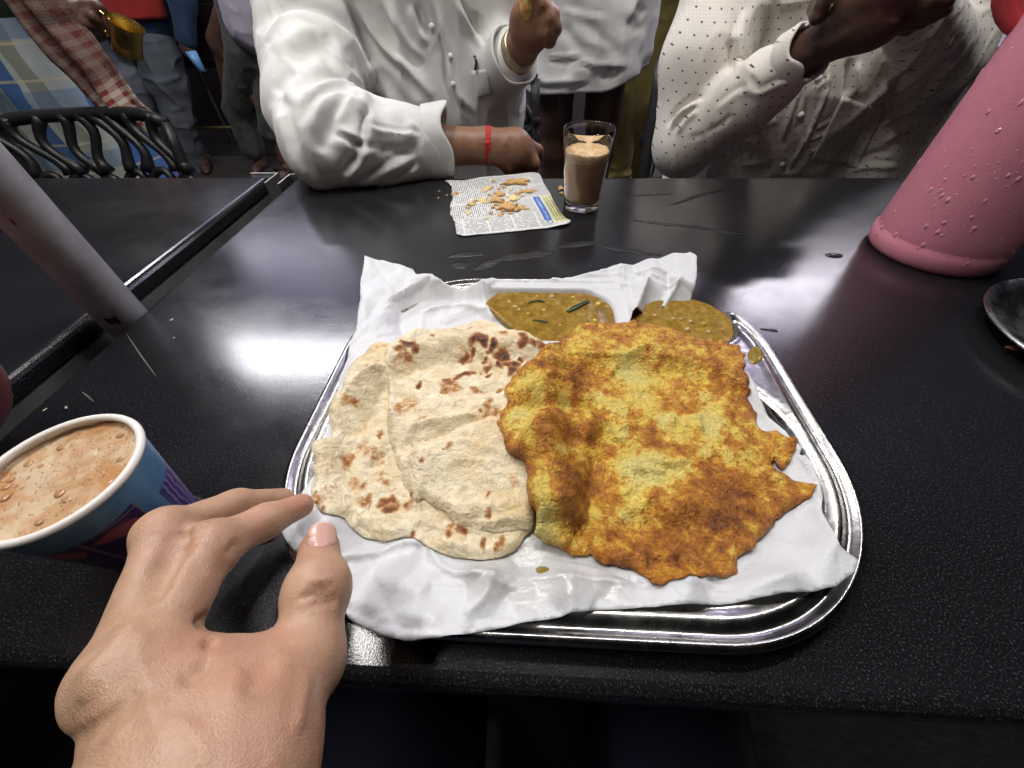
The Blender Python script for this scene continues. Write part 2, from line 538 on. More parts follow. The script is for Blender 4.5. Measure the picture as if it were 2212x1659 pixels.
# lamps: fluorescent tubes of the eatery, seen only as reflections and as light; one added for the standing men
M = Mat('tube_glow', (1, 1, 1)); M.set('Emission Color', (1, .97, .95)); M.set('Emission Strength', 14); tube_m = M.m
fix_m = simple('lamp_fitting', (.6, .6, .6), .5)
def lamp(x, y, z, rz, L, watts, col, label, wd=.06):
    t = thing('tube_lamp', (x, y, z), label, 'lamp', 'fluorescent tube lamps overhead')
    c, s = math.cos(rz), math.sin(rz)
    R = lambda V: A(V) @ A([[c, s, 0], [-s, c, 0], [0, 0, 1]]) + A([x, y, z])
    V, F = box((-L / 2, -.03, .03), (L / 2, .03, .07)); obj('fitting', R(V), F, fix_m, t, False)
    V, F = tube([(-L / 2 + .02, 0, .014), (L / 2 - .02, 0, .014)], .013, 12); obj('tube', R(V), F, tube_m, t)
    V, F = tube([(0, 0, .07), (0, 0, 3.0 - z)], .006, 8); obj('hanger', R(V), F, fix_m, t)
    ld = bpy.data.lights.new('lamp_light', 'AREA'); ld.shape = 'RECTANGLE'; ld.size = L; ld.size_y = wd; ld.energy = watts; ld.color = col
    lo = bpy.data.objects.new('lamp_light', ld); COL.objects.link(lo); lo.parent = t; lo.location = (0, 0, -.004); lo.rotation_euler = (0, 0, rz)
    if y > 2:                                # bare tubes shine upwards too; added to light the overhead sheet for table sheen
        l2 = ld.copy(); l2.energy = 7; o2 = bpy.data.objects.new('sheen_uplight', l2); COL.objects.link(o2); o2.parent = t; o2.location = (0, 0, .075); o2.rotation_euler = (math.pi, 0, rz)
lamp(-.62, .42, 2.2, 1.45, 1.2, 16.5, (1, .965, .92), 'tube lamp hanging nearest over the left side of the stone table')
lamp(.40, .80, 2.45, .2, 1.2, 15, (1, .97, .95), 'unseen tube lamp added over the far edge of the stone table to light the standing men')  # added lamp, brightens the fronts of the standing men
lamp(-2.45, 3.60, 2.45, .1, 1.2, 6, (.74, .70, 1), 'tube lamp hanging in front of the back wall at left')
lamp(1.75, 3.5, 2.45, -.1, 1.2, 45, (.74, .71, 1), 'tube lamp hanging in front of the back wall at right')
lamp(2.05, 2.85, 2.4, .05, 1.2, 26, (.93, .88, 1), 'warm tube lamp hanging behind the man in the dotted shirt')
lamp(-1.6, 2.0, 2.45, .0, 1.2, 32, (.95, .95, 1), 'tube lamp hanging over the man with the brass cup')
reflector_m = simple('reflector_sheet', (.46, .42, .70), .8, 0, .1, 3)  # sheet added out of view so its lilac reflection lies on the table
V, F = box((-5, 1.3, 2.95), (5, 4.7, 2.98))
tag(obj('reflector', V, F, reflector_m, smooth=False), 'pale canopy sheet added unseen overhead for the lilac sheen on the stone table', 'reflector')

# ================================================================== TRAY, PAPER, FOOD
TC = A([.0235, .2065]); TH = A([.1925, .1685]); TR = .115       # tray centre, half size, corner radius
def rrect(P, c, h, r):
    q = np.abs(P - c) - (h - r)
    return np.sqrt((np.maximum(q, 0) ** 2).sum(1)) + np.minimum(q.max(1), 0) - r
def rrect_line(c, h, r, n=16):
    out = []
    for sx, sy, a0 in ((1, 1, 0), (-1, 1, 90), (-1, -1, 180), (1, -1, 270)):
        cc = A(c) + A([sx, sy]) * (A(h) - r)
        for a in np.radians(np.linspace(a0, a0 + 90, n)): out.append(cc + r * A([math.cos(a), math.sin(a)]))
    return A(out)
YD, XD = .264, .094           # divider between front and back compartments, divider between the two back ones
def compart(P):
    """signed distance to the nearest compartment (negative inside)"""
    x0, x1 = TC[0] - TH[0] + .020, TC[0] + TH[0] - .017
    y0, y1 = TC[1] - TH[1] + .022, TC[1] + TH[1] - .013
    f = rrect(P, A([(x0 + x1) / 2, (y0 + YD - .005) / 2]), A([(x1 - x0) / 2, (YD - .005 - y0) / 2]), .095)
    l = rrect(P, A([(x0 + XD - .004) / 2, (YD + .005 + y1) / 2]), A([(XD - .004 - x0) / 2, (y1 - YD - .005) / 2]), .04)
    r = rrect(P, A([(x1 + XD + .004) / 2, (YD + .005 + y1) / 2]), A([(x1 - XD - .004) / 2, (y1 - YD - .005) / 2]), .040)
    return np.minimum(np.minimum(f, l), r)
RIMZ, FLZ = .7665, .7525
def tray_top(P, r=.0035):
    z = tray_z(P)
    for dx, dy in ((r, 0), (-r, 0), (0, r), (0, -r), (.7 * r, .7 * r), (-.7 * r, .7 * r), (.7 * r, -.7 * r), (-.7 * r, -.7 * r)): z = np.maximum(z, tray_z(P + A([dx, dy])))
    return z
def tray_z(P):
    sd = rrect(P, TC, TH, TR)
    c = compart(P)
    z = FLZ + (RIMZ - .0025 - FLZ) * sst(-.007, .0005, c)
    z += .0028 * np.exp(-((sd + .0015) / .0022) ** 2) - .0012 * np.exp(-((sd + .0065) / .003) ** 2) + .0012 * np.exp(-((sd + .013) / .003) ** 2)
    z -= .001 * np.exp(-((c - .0025) / .002) ** 2) * (sd < -.01)
    return z
def tray_mesh():
    # lattice of rings from the rim inwards, then a grid for the middle
    base = rrect_line(TC, TH, TR, 30); base = resample(base, .004)
    rings = []; F = []
    ins = [0.0, .0012, .0025, .004, .0055, .007, .0085, .010, .012, .0145, .017, .0195, .022, .0245, .027, .029, .031, .033, .0355, .038]
    n = len(base)
    for d in ins:
        h = TH - d; L = rrect_line(TC, h, max(TR - d, .004), 30); L = resample(L, .004)
        s = np.linspace(0, 1, len(L), endpoint=False); t = np.linspace(0, 1, n, endpoint=False)
        L = np.vstack([L, L[:1]]); s = np.r_[s, 1]
        Q = np.stack([np.interp(t, s, L[:, 0]), np.interp(t, s, L[:, 1])], 1)
        rings.append(np.c_[Q, tray_z(Q)])
    out0 = rings[0].copy(); out0[:, 2] -= .002
    c = A([*TC, 0])
    roll = []
    for dx, dz in ((-.0005, -.0055), (.0012, -.0052), (.0022, -.0035), (.002, -.0012)):
        q = rings[0].copy(); d = q - c; d[:, 2] = 0; d /= np.linalg.norm(d, axis=1)[:, None]
        q = q + d * dx; q[:, 2] += dz; roll.append(q)
    rings = roll + rings
    # underside
    und = []
    for dx, z in ((-.009, .7565), (-.015, .7508)):
        q = rings[0].copy(); d = q - c; d[:, 2] = 0; d /= np.linalg.norm(d, axis=1)[:, None]
        q = q + d * dx; q[:, 2] = z; und.insert(0, q)
    rings = und + rings
    V = np.vstack(rings)
    for i in range(len(rings) - 1):
        a = np.arange(n); b = (a + 1) % n
        F.append(np.stack([i * n + a, i * n + b, (i + 1) * n + b, (i + 1) * n + a], 1))
    F = np.vstack(F)
    inner = rings[-1][:, :2]
    v2, f2, B = tri2d_fixed(inner, .0022)
    o = len(V)
    V = np.vstack([V, np.c_[v2, tray_z(v2)]])
    return V, [tuple(f) for f in F] + [tuple(f + o) for f in f2]
def tri2d_fixed(B, step):
    lo, hi = B.min(0), B.max(0)
    X, Y = np.meshgrid(np.arange(lo[0], hi[0], step), np.arange(lo[1], hi[1], step))
    G = np.stack([X.ravel(), Y.ravel()], 1); G = G[sdist(G, B) < -step * .5]
    pts = np.vstack([B, G])
    r = delaunay_2d_cdt([Vector(p) for p in pts], [], [list(range(len(B)))], 1, 1e-7)
    V = A([tuple(v) for v in r[0]]); F = A([f for f in r[2]], dtype=np.int32)
    a, b, c = V[F[:, 0]], V[F[:, 1]], V[F[:, 2]]
    cr = (b[:, 0] - a[:, 0]) * (c[:, 1] - a[:, 1]) - (b[:, 1] - a[:, 1]) * (c[:, 0] - a[:, 0])
    F[cr < 0] = F[cr < 0][:, ::-1]
    return V, F, B
M = Mat('stainless', rough=.2, metal=1.)
M.set('Base Color', M.mix(M.noise(18, 5, .6), (.38, .375, .365), (.52, .51, .49)))
M.set('Roughness', M.mapr(M.noise(30, 6, .7), .3, .72, .16, .36)); M.bump(M.noise(160, 3), .0002)
steel = M.m
V, F = tray_mesh()
tray = tag(obj('steel_tray', V, F, steel, loc=(*TC, .75)), 'rounded steel compartment tray lined with white paper and holding the food', 'tray')

# curry outlines
CL = spline([(-0.0483,0.3368,0.76),(-0.0365,0.3567,0.76),(-0.0269,0.3667,0.76),(0.0013,0.3672,0.76),(0.0269,0.3695,0.76),(0.0572,0.3674,0.76),(0.0875,0.368,0.76),(0.0983,0.3559,0.76),(0.099,0.3318,0.76),(0.0985,0.3052,0.76),(0.0953,0.2743,0.76),(0.0814,0.2551,0.76),(0.0441,0.2541,0.76),(0.0193,0.2596,0.76),(0.0023,0.2738,0.76),(-0.0208,0.298,0.76),(-0.0403,0.3232,0.76)], 5)
CRR = spline([(0.0983,0.3138,0.759),(0.1076,0.331,0.759),(0.1228,0.3418,0.759),(0.1448,0.3548,0.759),(0.1681,0.3511,0.759),(0.1881,0.3375,0.759),(0.202,0.3126,0.759),(0.2049,0.2881,0.759),(0.1978,0.2594,0.759),(0.1687,0.2468,0.759),(0.1454,0.2491,0.759),(0.106,0.2539,0.759),(0.0943,0.267,0.759)], 5)
PAPER = A([(-0.1951,0.4069,0.772),(-0.1645,0.3959,0.772),(-0.134,0.3853,0.772),(-0.129,0.3747,0.772),(-0.0999,0.3658,0.772),(-0.0737,0.3598,0.772),(-0.0489,0.363,0.772)])[:, :2]
paper_out = [p[:2] for p in [(-0.193,0.4015,0.775),(-0.1626,0.3917,0.775),(-0.1322,0.3802,0.775),(-0.1268,0.3697,0.775),(-0.0986,0.361,0.775),(-0.0727,0.3551,0.775),(-0.0535,0.3608,0.775),(-0.0434,0.3711,0.775),(-0.0242,0.3705,0.775),(0.001,0.37,0.775),(0.026,0.3732,0.775),(0.0563,0.3785,0.775),(0.0929,0.3906,0.775),(0.1303,0.4011,0.775),(0.163,0.4097,0.775),(0.1786,0.414,0.775),(0.1835,0.4039,0.775),(0.1741,0.3658,0.775),(0.16,0.3239,0.775)]]
paper_out += [p[:2] for p in [(0.1531,0.3326,0.762),(0.13,0.3337,0.762),(0.117,0.3271,0.762),(0.098,0.31,0.762),(0.095,0.2886,0.762),(0.0948,0.2688,0.762)]]
paper_out += [p[:2] for p in [(0.1375,0.2554,0.764),(0.174,0.2448,0.764),(0.1821,0.2328,0.764),(0.1834,0.2083,0.764),(0.1855,0.1919,0.764)]]
paper_out += [p[:2] for p in [(0.1918,0.1763,0.756),(0.1922,0.1505,0.756),(0.1942,0.1311,0.756)]]
paper_out += [p[:2] for p in [(0.1842,0.1107,0.768),(0.1772,0.0895,0.768),(0.1823,0.0858,0.768)]]
paper_out += [p[:2] for p in [(0.1862,0.0823,0.773),(0.1796,0.0755,0.773),(0.1688,0.0688,0.773),(0.1567,0.066,0.773)]]
paper_out += [p[:2] for p in [(0.1374,0.0634,0.766),(0.1062,0.058,0.766),(0.0713,0.0552,0.766),(0.0415,0.0527,0.766),(0.0241,0.0497,0.766),(0.0045,0.0453,0.766),(-0.0172,0.0408,0.766),(-0.0407,0.0361,0.766),(-0.0583,0.0337,0.766),(-0.0721,0.0356,0.766),(-0.0841,0.0387,0.766),(-0.0927,0.0422,0.766),(-0.1,0.0507,0.766),(-0.1053,0.0635,0.766)]]
paper_out += [p[:2] for p in [(-0.1162,0.0706,0.766),(-0.1329,0.0738,0.766),(-0.1422,0.0788,0.766),(-0.1496,0.087,0.766),(-0.1511,0.0988,0.766),(-0.1489,0.1149,0.766),(-0.1448,0.1326,0.766)]]
paper_out += [p[:2] for p in [(-0.1472,0.1517,0.766),(-0.154,0.1864,0.766),(-0.1598,0.2276,0.766),(-0.1669,0.2671,0.766)]]
paper_out += [p[:2] for p in [(-0.1668,0.2837,0.772),(-0.1757,0.3212,0.772),(-0.1851,0.3597,0.772)]]
PO = A(paper_out)
rngp = np.random.default_rng(5)
PO = resample(PO, .0022)
PO = PO + .0003 * np.stack([noise(np.c_[PO, PO[:, :1] * 0], 160, 3), noise(np.c_[PO, PO[:, :1] * 0], 160, 4)], 1)
def tri_wave(P, ang, wl, ph, warp):
    q = (P[:, 0] * math.cos(ang) + P[:, 1] * math.sin(ang)) / wl + ph + warp
    return np.abs((q % 1) - .5) * 4 - 1
def crumple(P, seed=1, w0=.014, w1=.055, cnt=12):
    """sharp straight creases at many angles, each fading in and out"""
    r = np.random.default_rng(seed); P3 = np.c_[P, P[:, :1] * 0]; z = 0
    for i in range(cnt):
        wl = r.uniform(w0, w1); m = sst(-.1, .45, noise(P3 + i * 3.1, 1 / (wl * 1.6), 40 + i))
        z = z + m * wl * .040 * tri_wave(P, r.uniform(0, math.pi), wl, r.uniform(0, 1), .15 * noise(P3, 14, 60 + i))
    return z
def paper_z(P):
    P3 = np.c_[P, np.zeros(len(P))]
    sd = rrect(P, TC, TH, TR)
    c = compart(P)
    tz_ = tray_top(P)
    z = np.maximum(FLZ + .0012 + (RIMZ - FLZ) * sst(-.024, .004, c), tz_ + .0012)
    out = np.maximum(sd, 0)
    z = np.where(sd > 0, RIMZ + .003 + .06 * out, z)
    z += .003 * sst(.325, .36, P[:, 1])
    fl = blob(P, (-0.0569,0.0437,0.766), .085)
    z -= fl * out * .55
    z += .004 * blob(P, (0.1703,0.394,0.772), .035) * sst(.33, .36, P[:, 1])
    z += .006 * blob(P, (0.1846,0.0815,0.77), .02)
    dcl = sdist(P, CL)
    z = np.where(dcl < .016, np.minimum(z, np.maximum(.7572 + .013 * sst(-.002, .012, dcl), tz_ + .001) + .3 * np.maximum(dcl - .012, 0)), z)
    cr = 0
    for L, wd, am in PAPER_FOLDS: cr = cr + stroke(P, L, wd * .75, am * 1.0, 9)
    z += cr
    soft = sst(-.002, .012, dcl)
    under = 1 - .8 * (inside(P, FOODZONE)).astype(float)
    z += (1.35 * crumple(P, 5) * (1 - .55 * sst(.30, .35, P[:, 1])) + .0003 * fbm(P3, 75, 2, 12)) * soft * under
    z = np.where(dcl < -.001, np.minimum(z, .7590), z)
    return np.where(sd > .004, z, np.maximum(z, tz_ + .0010))
FOODZONE = [p[:2] for p in [(-0.1589,0.2612,0.757),(-0.0548,0.3129,0.757),(0.0243,0.2791,0.757),(0.0943,0.3089,0.757),(0.1893,0.2582,0.757),(0.1918,0.1693,0.757),(0.1926,0.1288,0.757),(0.1261,0.0769,0.757),(0.0713,0.0696,0.757),(0.0043,0.0851,0.757),(-0.0683,0.0879,0.757),(-0.1337,0.1035,0.757),(-0.1515,0.1494,0.757)]]
PAPER_FOLDS = [
 ([(-0.0412,0.3259,0.765),(-0.0661,0.3334,0.765),(-0.0907,0.3346,0.765),(-0.1179,0.3242,0.765)], .006, .006), ([(-0.0427,0.3164,0.765),(-0.068,0.3112,0.765),(-0.0944,0.3016,0.765)], .006, -.004),
 ([(-0.0543,0.3652,0.77),(-0.0474,0.3349,0.77),(-0.0375,0.3128,0.77)], .007, .006), ([(-0.1384,0.333,0.77),(-0.1245,0.3594,0.77),(-0.0949,0.3645,0.77)], .012, .004),
 ([(-0.1902,0.4073,0.77),(-0.1384,0.333,0.77),(-0.1179,0.2874,0.77)], .018, -.004), ([(0.0237,0.3754,0.772),(0.0279,0.3502,0.772)], .004, .003), ([(0.0338,0.3755,0.772),(0.0362,0.3504,0.772)], .003, -.003),
 ([(0.0989,0.3929,0.772),(0.0978,0.3516,0.772),(0.0934,0.3229,0.772)], .009, .006), ([(0.1251,0.3697,0.772),(0.1115,0.3352,0.772),(0.0947,0.297,0.772)], .007, .010), ([(0.1568,0.364,0.772),(0.137,0.3357,0.772),(0.1254,0.3197,0.772)], .005, .008),
 ([(0.1467,0.3793,0.772),(0.1455,0.3525,0.772)], .006, -.006), ([(0.1104,0.3737,0.775),(0.1365,0.3817,0.775),(0.1562,0.361,0.775)], .004, .003),
 ([(-0.1094,0.0709,0.766),(-0.0923,0.0781,0.766),(-0.0748,0.0871,0.766),(-0.0646,0.0861,0.766)], .004, .006), ([(-0.1071,0.0684,0.766),(-0.087,0.0744,0.766),(-0.0707,0.0817,0.766)], .004, -.003), ([(-0.0604,0.0862,0.766),(-0.0512,0.0745,0.766),(-0.0381,0.0687,0.766),(-0.0222,0.0694,0.766)], .005, .006),
 ([(-0.0188,0.0695,0.766),(-0.0139,0.0636,0.766),(-0.0034,0.0617,0.766)], .004, .005), ([(-0.0532,0.0632,0.766),(-0.0417,0.0577,0.766),(-0.0305,0.0605,0.766)], .005, -.004), ([(-0.0181,0.0683,0.766),(-0.021,0.0563,0.766),(-0.0326,0.0469,0.766)], .008, .004),
 ([(-0.0381,0.0685,0.766),(-0.0142,0.0684,0.766),(0.0173,0.0683,0.766),(0.0689,0.0682,0.766)], .006, .005), ([(0.0689,0.0682,0.766),(0.1202,0.0703,0.766),(0.1581,0.0767,0.766)], .006, .004), ([(-0.0113,0.0637,0.766),(0.0069,0.0529,0.766),(0.0242,0.0504,0.766)], .012, -.004),
 ([(-0.0944,0.0509,0.766),(-0.0675,0.0465,0.766),(-0.0421,0.0443,0.766)], .014, .004), ([(0.1853,0.1199,0.768),(0.1807,0.1019,0.768),(0.1772,0.0869,0.768)], .005, .004), ([(0.1561,0.0982,0.768),(0.1632,0.0903,0.768),(0.1765,0.0856,0.768)], .008, .003),
 ([(0.1138,0.0614,0.768),(0.1229,0.0664,0.768),(0.1449,0.072,0.768)], .005, .003), ([(-0.1351,0.0791,0.766),(-0.1254,0.0908,0.766),(-0.1217,0.0969,0.766)], .006, .003)]
V2, F2, B2 = tri2d(PO, .0018, 3)
M = Mat('greaseproof_paper', (.80, .80, .81), .42)
grease = M.attr('grease')
M.set('Base Color', M.mix(grease, M.mix(M.noise(120, 4), (.56, .565, .58), (.63, .635, .65)), M.mix(M.noise(300, 3), (.46, .46, .45), (.58, .58, .57))))
M.set('Roughness', M.mapr(grease, 0, 1, .45, .18))
M.set('Transmission Weight', 0.0)
M.set('Subsurface Weight', .0)
M.bump(M.noise(420, 3), .0003)
pz = paper_z(V2)
g = sst(.0, .6, fbm(np.c_[V2, V2[:, :1] * 0], 40, 3, 5) * .6 + 1.6 * blob(V2, (-0.0155,0.0809,0.755), .028) + 1.2 * blob(V2, (0.01,0.0774,0.755), .02) + .9 * blob(V2, (0.053,0.0689,0.755), .016) + .7 * blob(V2, (-0.0589,0.0833,0.755), .02) + 1.5 * blob(V2, (0.0324,0.0802,0.755), .022) + blob(V2, (0.1828,0.1927,0.76), .02) * .8 - .55)
paper = obj('paper_liner', np.c_[V2, pz], F2, M.m, attrs={'grease': g})
tag(solidify(paper, .00025), 'crumpled white greaseproof paper sheet lining the steel tray under the food', 'paper')

# ---- curry
def curry_mat(name, seed):
    M = Mat(name, rough=.12, spec=.4)
    n = M.noise(130 + seed, 6, .72)
    M.set('Base Color', M.ramp(n, (.28, (.13, .075, .008)), (.5, (.25, .142, .018)), (.66, (.34, .23, .045)), (.80, (.50, .38, .14))))
    M.set('Subsurface Weight', .15); M.set('Subsurface Radius', (.003, .002, .0006)); M.set('Subsurface Scale', 1.)
    M.bump(M.noise(150, 5, .6), .0016, .7)
    return M.m
curry_m = curry_mat('lentil_curry', 0)
curry_thin = curry_mat('thin_curry', 25)
curry_thin.node_tree.nodes['Principled BSDF'].inputs['Specular IOR Level'].default_value = .03
def pool(name, out, z, label, group, seed, m=None):
    V, F, n, D = slab(out, .002, lambda P, D: z - .0016 * np.exp(-D / .0016) * 0 + .0006 * fbm(np.c_[P, P[:, :1] * 0], 90, 2, seed) - .0012 * (1 - sst(0, .002, D)), lambda P, D: np.full(len(P), z - .0045), seed)
    return tag(obj(name, V, F, m or curry_m), label, 'curry', group)
cl = pool('lentil_curry', CL, .7608, 'thick lentil curry with chilli pieces pooled on the paper, left back compartment', 'lentil curry pools', 3)
cr_ = pool('lentil_curry', CRR, .7600, 'bubbly thin lentil curry lying on bare steel in the right back compartment', 'lentil curry pools', 4, curry_thin)
bub_m = Mat('bubble_film', (.40, .27, .08), .04, 0, .8).m
chilli_m = simple('green_chilli', (.028, .045, .018), .25, 0, .3, 200)
corn_m = simple('lentil_yellow', (.62, .42, .06), .3)
def dome(c, r, h, n=12, m=5):
    prof = [(r * math.cos(a), h * math.sin(a)) for a in np.linspace(0, math.pi / 2 * .999, m)]
    return lathe([(r * 1.08, -.0004)] + prof, n, c)
rb = np.random.default_rng(11)
for p, r in zip([(0.1404,0.3301,0.7602),(0.1251,0.3189,0.7602),(0.1489,0.3135,0.7602),(0.1165,0.3054,0.7602),(0.1685,0.3276,0.7602),(0.1695,0.3066,0.7602),(0.1829,0.3143,0.7602),(0.1317,0.2972,0.7602),(0.1516,0.2977,0.7602),(0.1702,0.294,0.7602),(0.1846,0.2985,0.7602),(0.1847,0.2829,0.7602),(0.1731,0.278,0.7602),(0.1539,0.2821,0.7602),(0.1406,0.2798,0.7602),(0.1886,0.272,0.7602),(0.1724,0.2666,0.7602),(0.1421,0.3133,0.7602),(0.1579,0.31,0.7602),(0.1689,0.2825,0.7602)], rb.uniform(.0016, .0032, 20)):
    V, F = dome((p[0], p[1], .7601), r, r * .75); obj('bubble', V, F, bub_m, cr_)
for p, r in zip([(-0.0166,0.3303,0.761),(-0.0091,0.3362,0.761),(-0.0126,0.3256,0.761),(0.0499,0.3374,0.761),(0.0733,0.3404,0.761),(0.0791,0.3324,0.761),(0.087,0.3278,0.761),(0.0388,0.3268,0.761),(0.0222,0.3494,0.761),(0.0013,0.3621,0.761)], rb.uniform(.0014, .003, 10)):
    V, F = dome((p[0], p[1], .7609), r, r * .5); obj('bubble', V, F, bub_m, cl)
def sliver(L, w, h, z):
    L = spline(L, 5, False); t = np.linspace(0, 1, len(L))
    V, F = tube(np.c_[L, np.full(len(L), z)], w * np.sin(np.pi * (.06 + .88 * t)) ** .4, 8)
    V[:, 2] = z + (V[:, 2] - z) * h; return V, F
for L, wd in (([(0.0375,0.3222,0.762),(0.0454,0.3287,0.762),(0.0556,0.337,0.762),(0.0608,0.342,0.762)], .0032), ([(-0.0023,0.3366,0.762),(0.0064,0.3409,0.762),(0.0142,0.3386,0.762)], .0015), ([(0.0019,0.3077,0.762),(0.0102,0.3064,0.762),(0.0175,0.3044,0.762)], .0012), ([(0.0559,0.3075,0.762),(0.0608,0.3018,0.762)], .001)):
    V, F = sliver(L, wd, .6, .7614); obj('chilli_piece', V, F, chilli_m, cl)
p = (0.0698,0.3356,0.762); V, F = dome((p[0], p[1], .7612), .0028, .0022); obj('lentil', V, F, corn_m, cl)
for p, r in zip([(0.0136,0.3248,0.762),(-0.0029,0.3182,0.762),(0.0292,0.301,0.762),(0.0638,0.3092,0.762),(0.0784,0.2986,0.762),(-0.0228,0.3386,0.762),(0.0447,0.3484,0.762),(0.0064,0.3493,0.762)], rb.uniform(.0012, .0022, 8)):
    V, F = dome((p[0], p[1], .7611), r, r * .45); obj('lentil', V, F, corn_m, cl)
stain_m = simple('curry_smear', (.24, .16, .02), .18)
for out, q, lab in (([(0.1967,0.2652,0.7665),(0.2056,0.2698,0.7665),(0.2074,0.2618,0.7665),(0.2011,0.2516,0.7665),(0.1925,0.2473,0.7665),(0.1915,0.2554,0.7665)], .7663, 'small curry smear on the right steel rim beside the bubbly curry'),):
    V, F, n, D = slab(spline(out, 4), .0012, lambda P, D: tray_z(P) + .0009 * sst(0, .003, D) + .0003, lambda P, D: tray_z(P) - .001)
    tag(obj('curry_smear', V, F, stain_m), lab, 'smear')
V, F, n, D = slab(spline([(0.006,0.0753,0.756),(0.0088,0.077,0.756),(0.0127,0.0761,0.756),(0.0143,0.0736,0.756),(0.0115,0.0717,0.756),(0.0077,0.0715,0.756)], 4), .0012, lambda P, D: paper_z(P) + .0012 * sst(0, .003, D), lambda P, D: paper_z(P) - .0005)
tag(obj('curry_drop', V, F, stain_m), 'yellow curry drop on the paper below the gap between bread and omelette', 'drop')

# ---- flatbreads
M = Mat('flatbread', rough=.42, spec=.45)
b = M.attr('brown')
fine = M.noise(330, 4, .65); mid = M.noise(85, 4, .6)
bb = M.math('ADD', b, M.math('MULTIPLY', M.math('SUBTRACT', M.noise(220, 4, .7), .5), M.mapr(b, .02, .4, .05, 1.5)))
dough = M.mix(M.mapr(mid, .35, .68), (.73, .60, .38), (.88, .785, .58))
dough = M.mix(M.mapr(M.noise(28, 3), .5, .75, 0, .65), dough, (.70, .50, .21))
col = M.mix(M.mapr(bb, .12, .45), dough, (.46, .21, .055))
col = M.mix(M.mapr(bb, .42, .72), col, (.21, .065, .018))
col = M.mix(M.mapr(bb, .78, 1.05), col, (.045, .014, .008))
M.set('Base Color', col)
M.set('Subsurface Weight', .12); M.set('Subsurface Radius', (.004, .002, .001)); M.set('Subsurface Scale', 1.)
M.set('Roughness', M.mapr(M.noise(50, 4, .6), .35, .65, .22, .50))
fl = M.noise(110, 6, .62, dist=1.6)
M.bump(fl, .0030, 1.); M.bump(fine, .0008, 1.)
bread_m = M.m
def spots(P, L):
    b = np.zeros(len(P)); P3 = np.c_[P[:, :2], P[:, :1] * 0]
    wob = P[:, :2] + .0042 * np.stack([noise(P3, 130, 5), noise(P3, 130, 6)], 1) + .0022 * np.stack([noise(P3, 50, 7), noise(P3, 50, 8)], 1)
    for c, r, a in L:
        d = np.linalg.norm(wob - A(c)[:2], axis=1) / (r * .88)
        b = np.maximum(b, a * (1 - sst(.15, 1.0, d)))
    return b
def bread(out, z0, z1, folds, spotl, step=.0016, seed=2, lump=.0022, edge=.0035):
    O = resample(spline(out, 5), .0016)
    O = O + .0007 * np.stack([noise(np.c_[O, O[:, :1] * 0], 110, seed), noise(np.c_[O, O[:, :1] * 0], 110, seed + 1)], 1)
    def top(P, D):
        P3 = np.c_[P, P[:, :1] * 0]
        z = z1(P) if callable(z1) else np.full(len(P), z1)
        wq = P3 + .006 * np.stack([noise(P3, 40, seed + 6), noise(P3, 40, seed + 7), P3[:, 0] * 0], 1)
        z = z + lump * fbm(P3, 34, 3, seed) + .0016 * ridged(wq * A([1, 2.0, 1]), 48, 3, seed + 4)
        for f in folds: z = z + stroke(P, *f)
        return z - edge * (1 - sst(0, .006, D)) ** 2
    bot = lambda P, D: (z0(P) if callable(z0) else np.full(len(P), z0)) + .0012 * (1 - sst(0, .004, D))
    V, F, n, D = slab(O, step, top, bot, seed)
    P3 = np.c_[V[:, :2], V[:, :1] * 0]
    b = spots(V, spotl) * (.82 if seed == 3 else 1.) + .12 * sst(.15, .5, fbm(P3, 60, 3, seed + 9))
    return V, F, {'brown': b}
BLW = [(-0.1395,0.2608,0.762),(-0.1462,0.247,0.762),(-0.153,0.2311,0.762),(-0.1545,0.2163,0.762),(-0.1534,0.2024,0.762),(-0.1581,0.1967,0.762),(-0.1545,0.1789,0.762),(-0.1477,0.1652,0.762),(-0.1452,0.1574,0.762),(-0.1513,0.1527,0.762),(-0.1509,0.1434,0.762),(-0.1465,0.1317,0.762)] + [(-0.1494,0.1348,0.76),(-0.1452,0.1247,0.76),(-0.1428,0.1145,0.76),(-0.1389,0.109,0.76),(-0.1329,0.1032,0.76),(-0.1286,0.0995,0.76),(-0.1239,0.0985,0.76),(-0.1158,0.0984,0.76),(-0.1128,0.0953,0.76),(-0.1057,0.0909,0.76),(-0.0958,0.0888,0.76),(-0.0899,0.0875,0.76),(-0.0829,0.0889,0.76),(-0.075,0.0903,0.76),(-0.0663,0.088,0.76),(-0.057,0.0824,0.76),(-0.0432,0.0792,0.76),(-0.0318,0.079,0.76),(-0.0214,0.0797,0.76),(-0.0119,0.0827,0.76),(-0.0042,0.0878,0.76),(0.0001,0.0951,0.76),(0.0036,0.1026,0.76),(-0.01,0.1159,0.76),(-0.0404,0.1275,0.76),(-0.0739,0.1434,0.76)] + [(-0.0883,0.2166,0.762),(-0.1141,0.2517,0.762)]
rU = lambda px: px * .00030
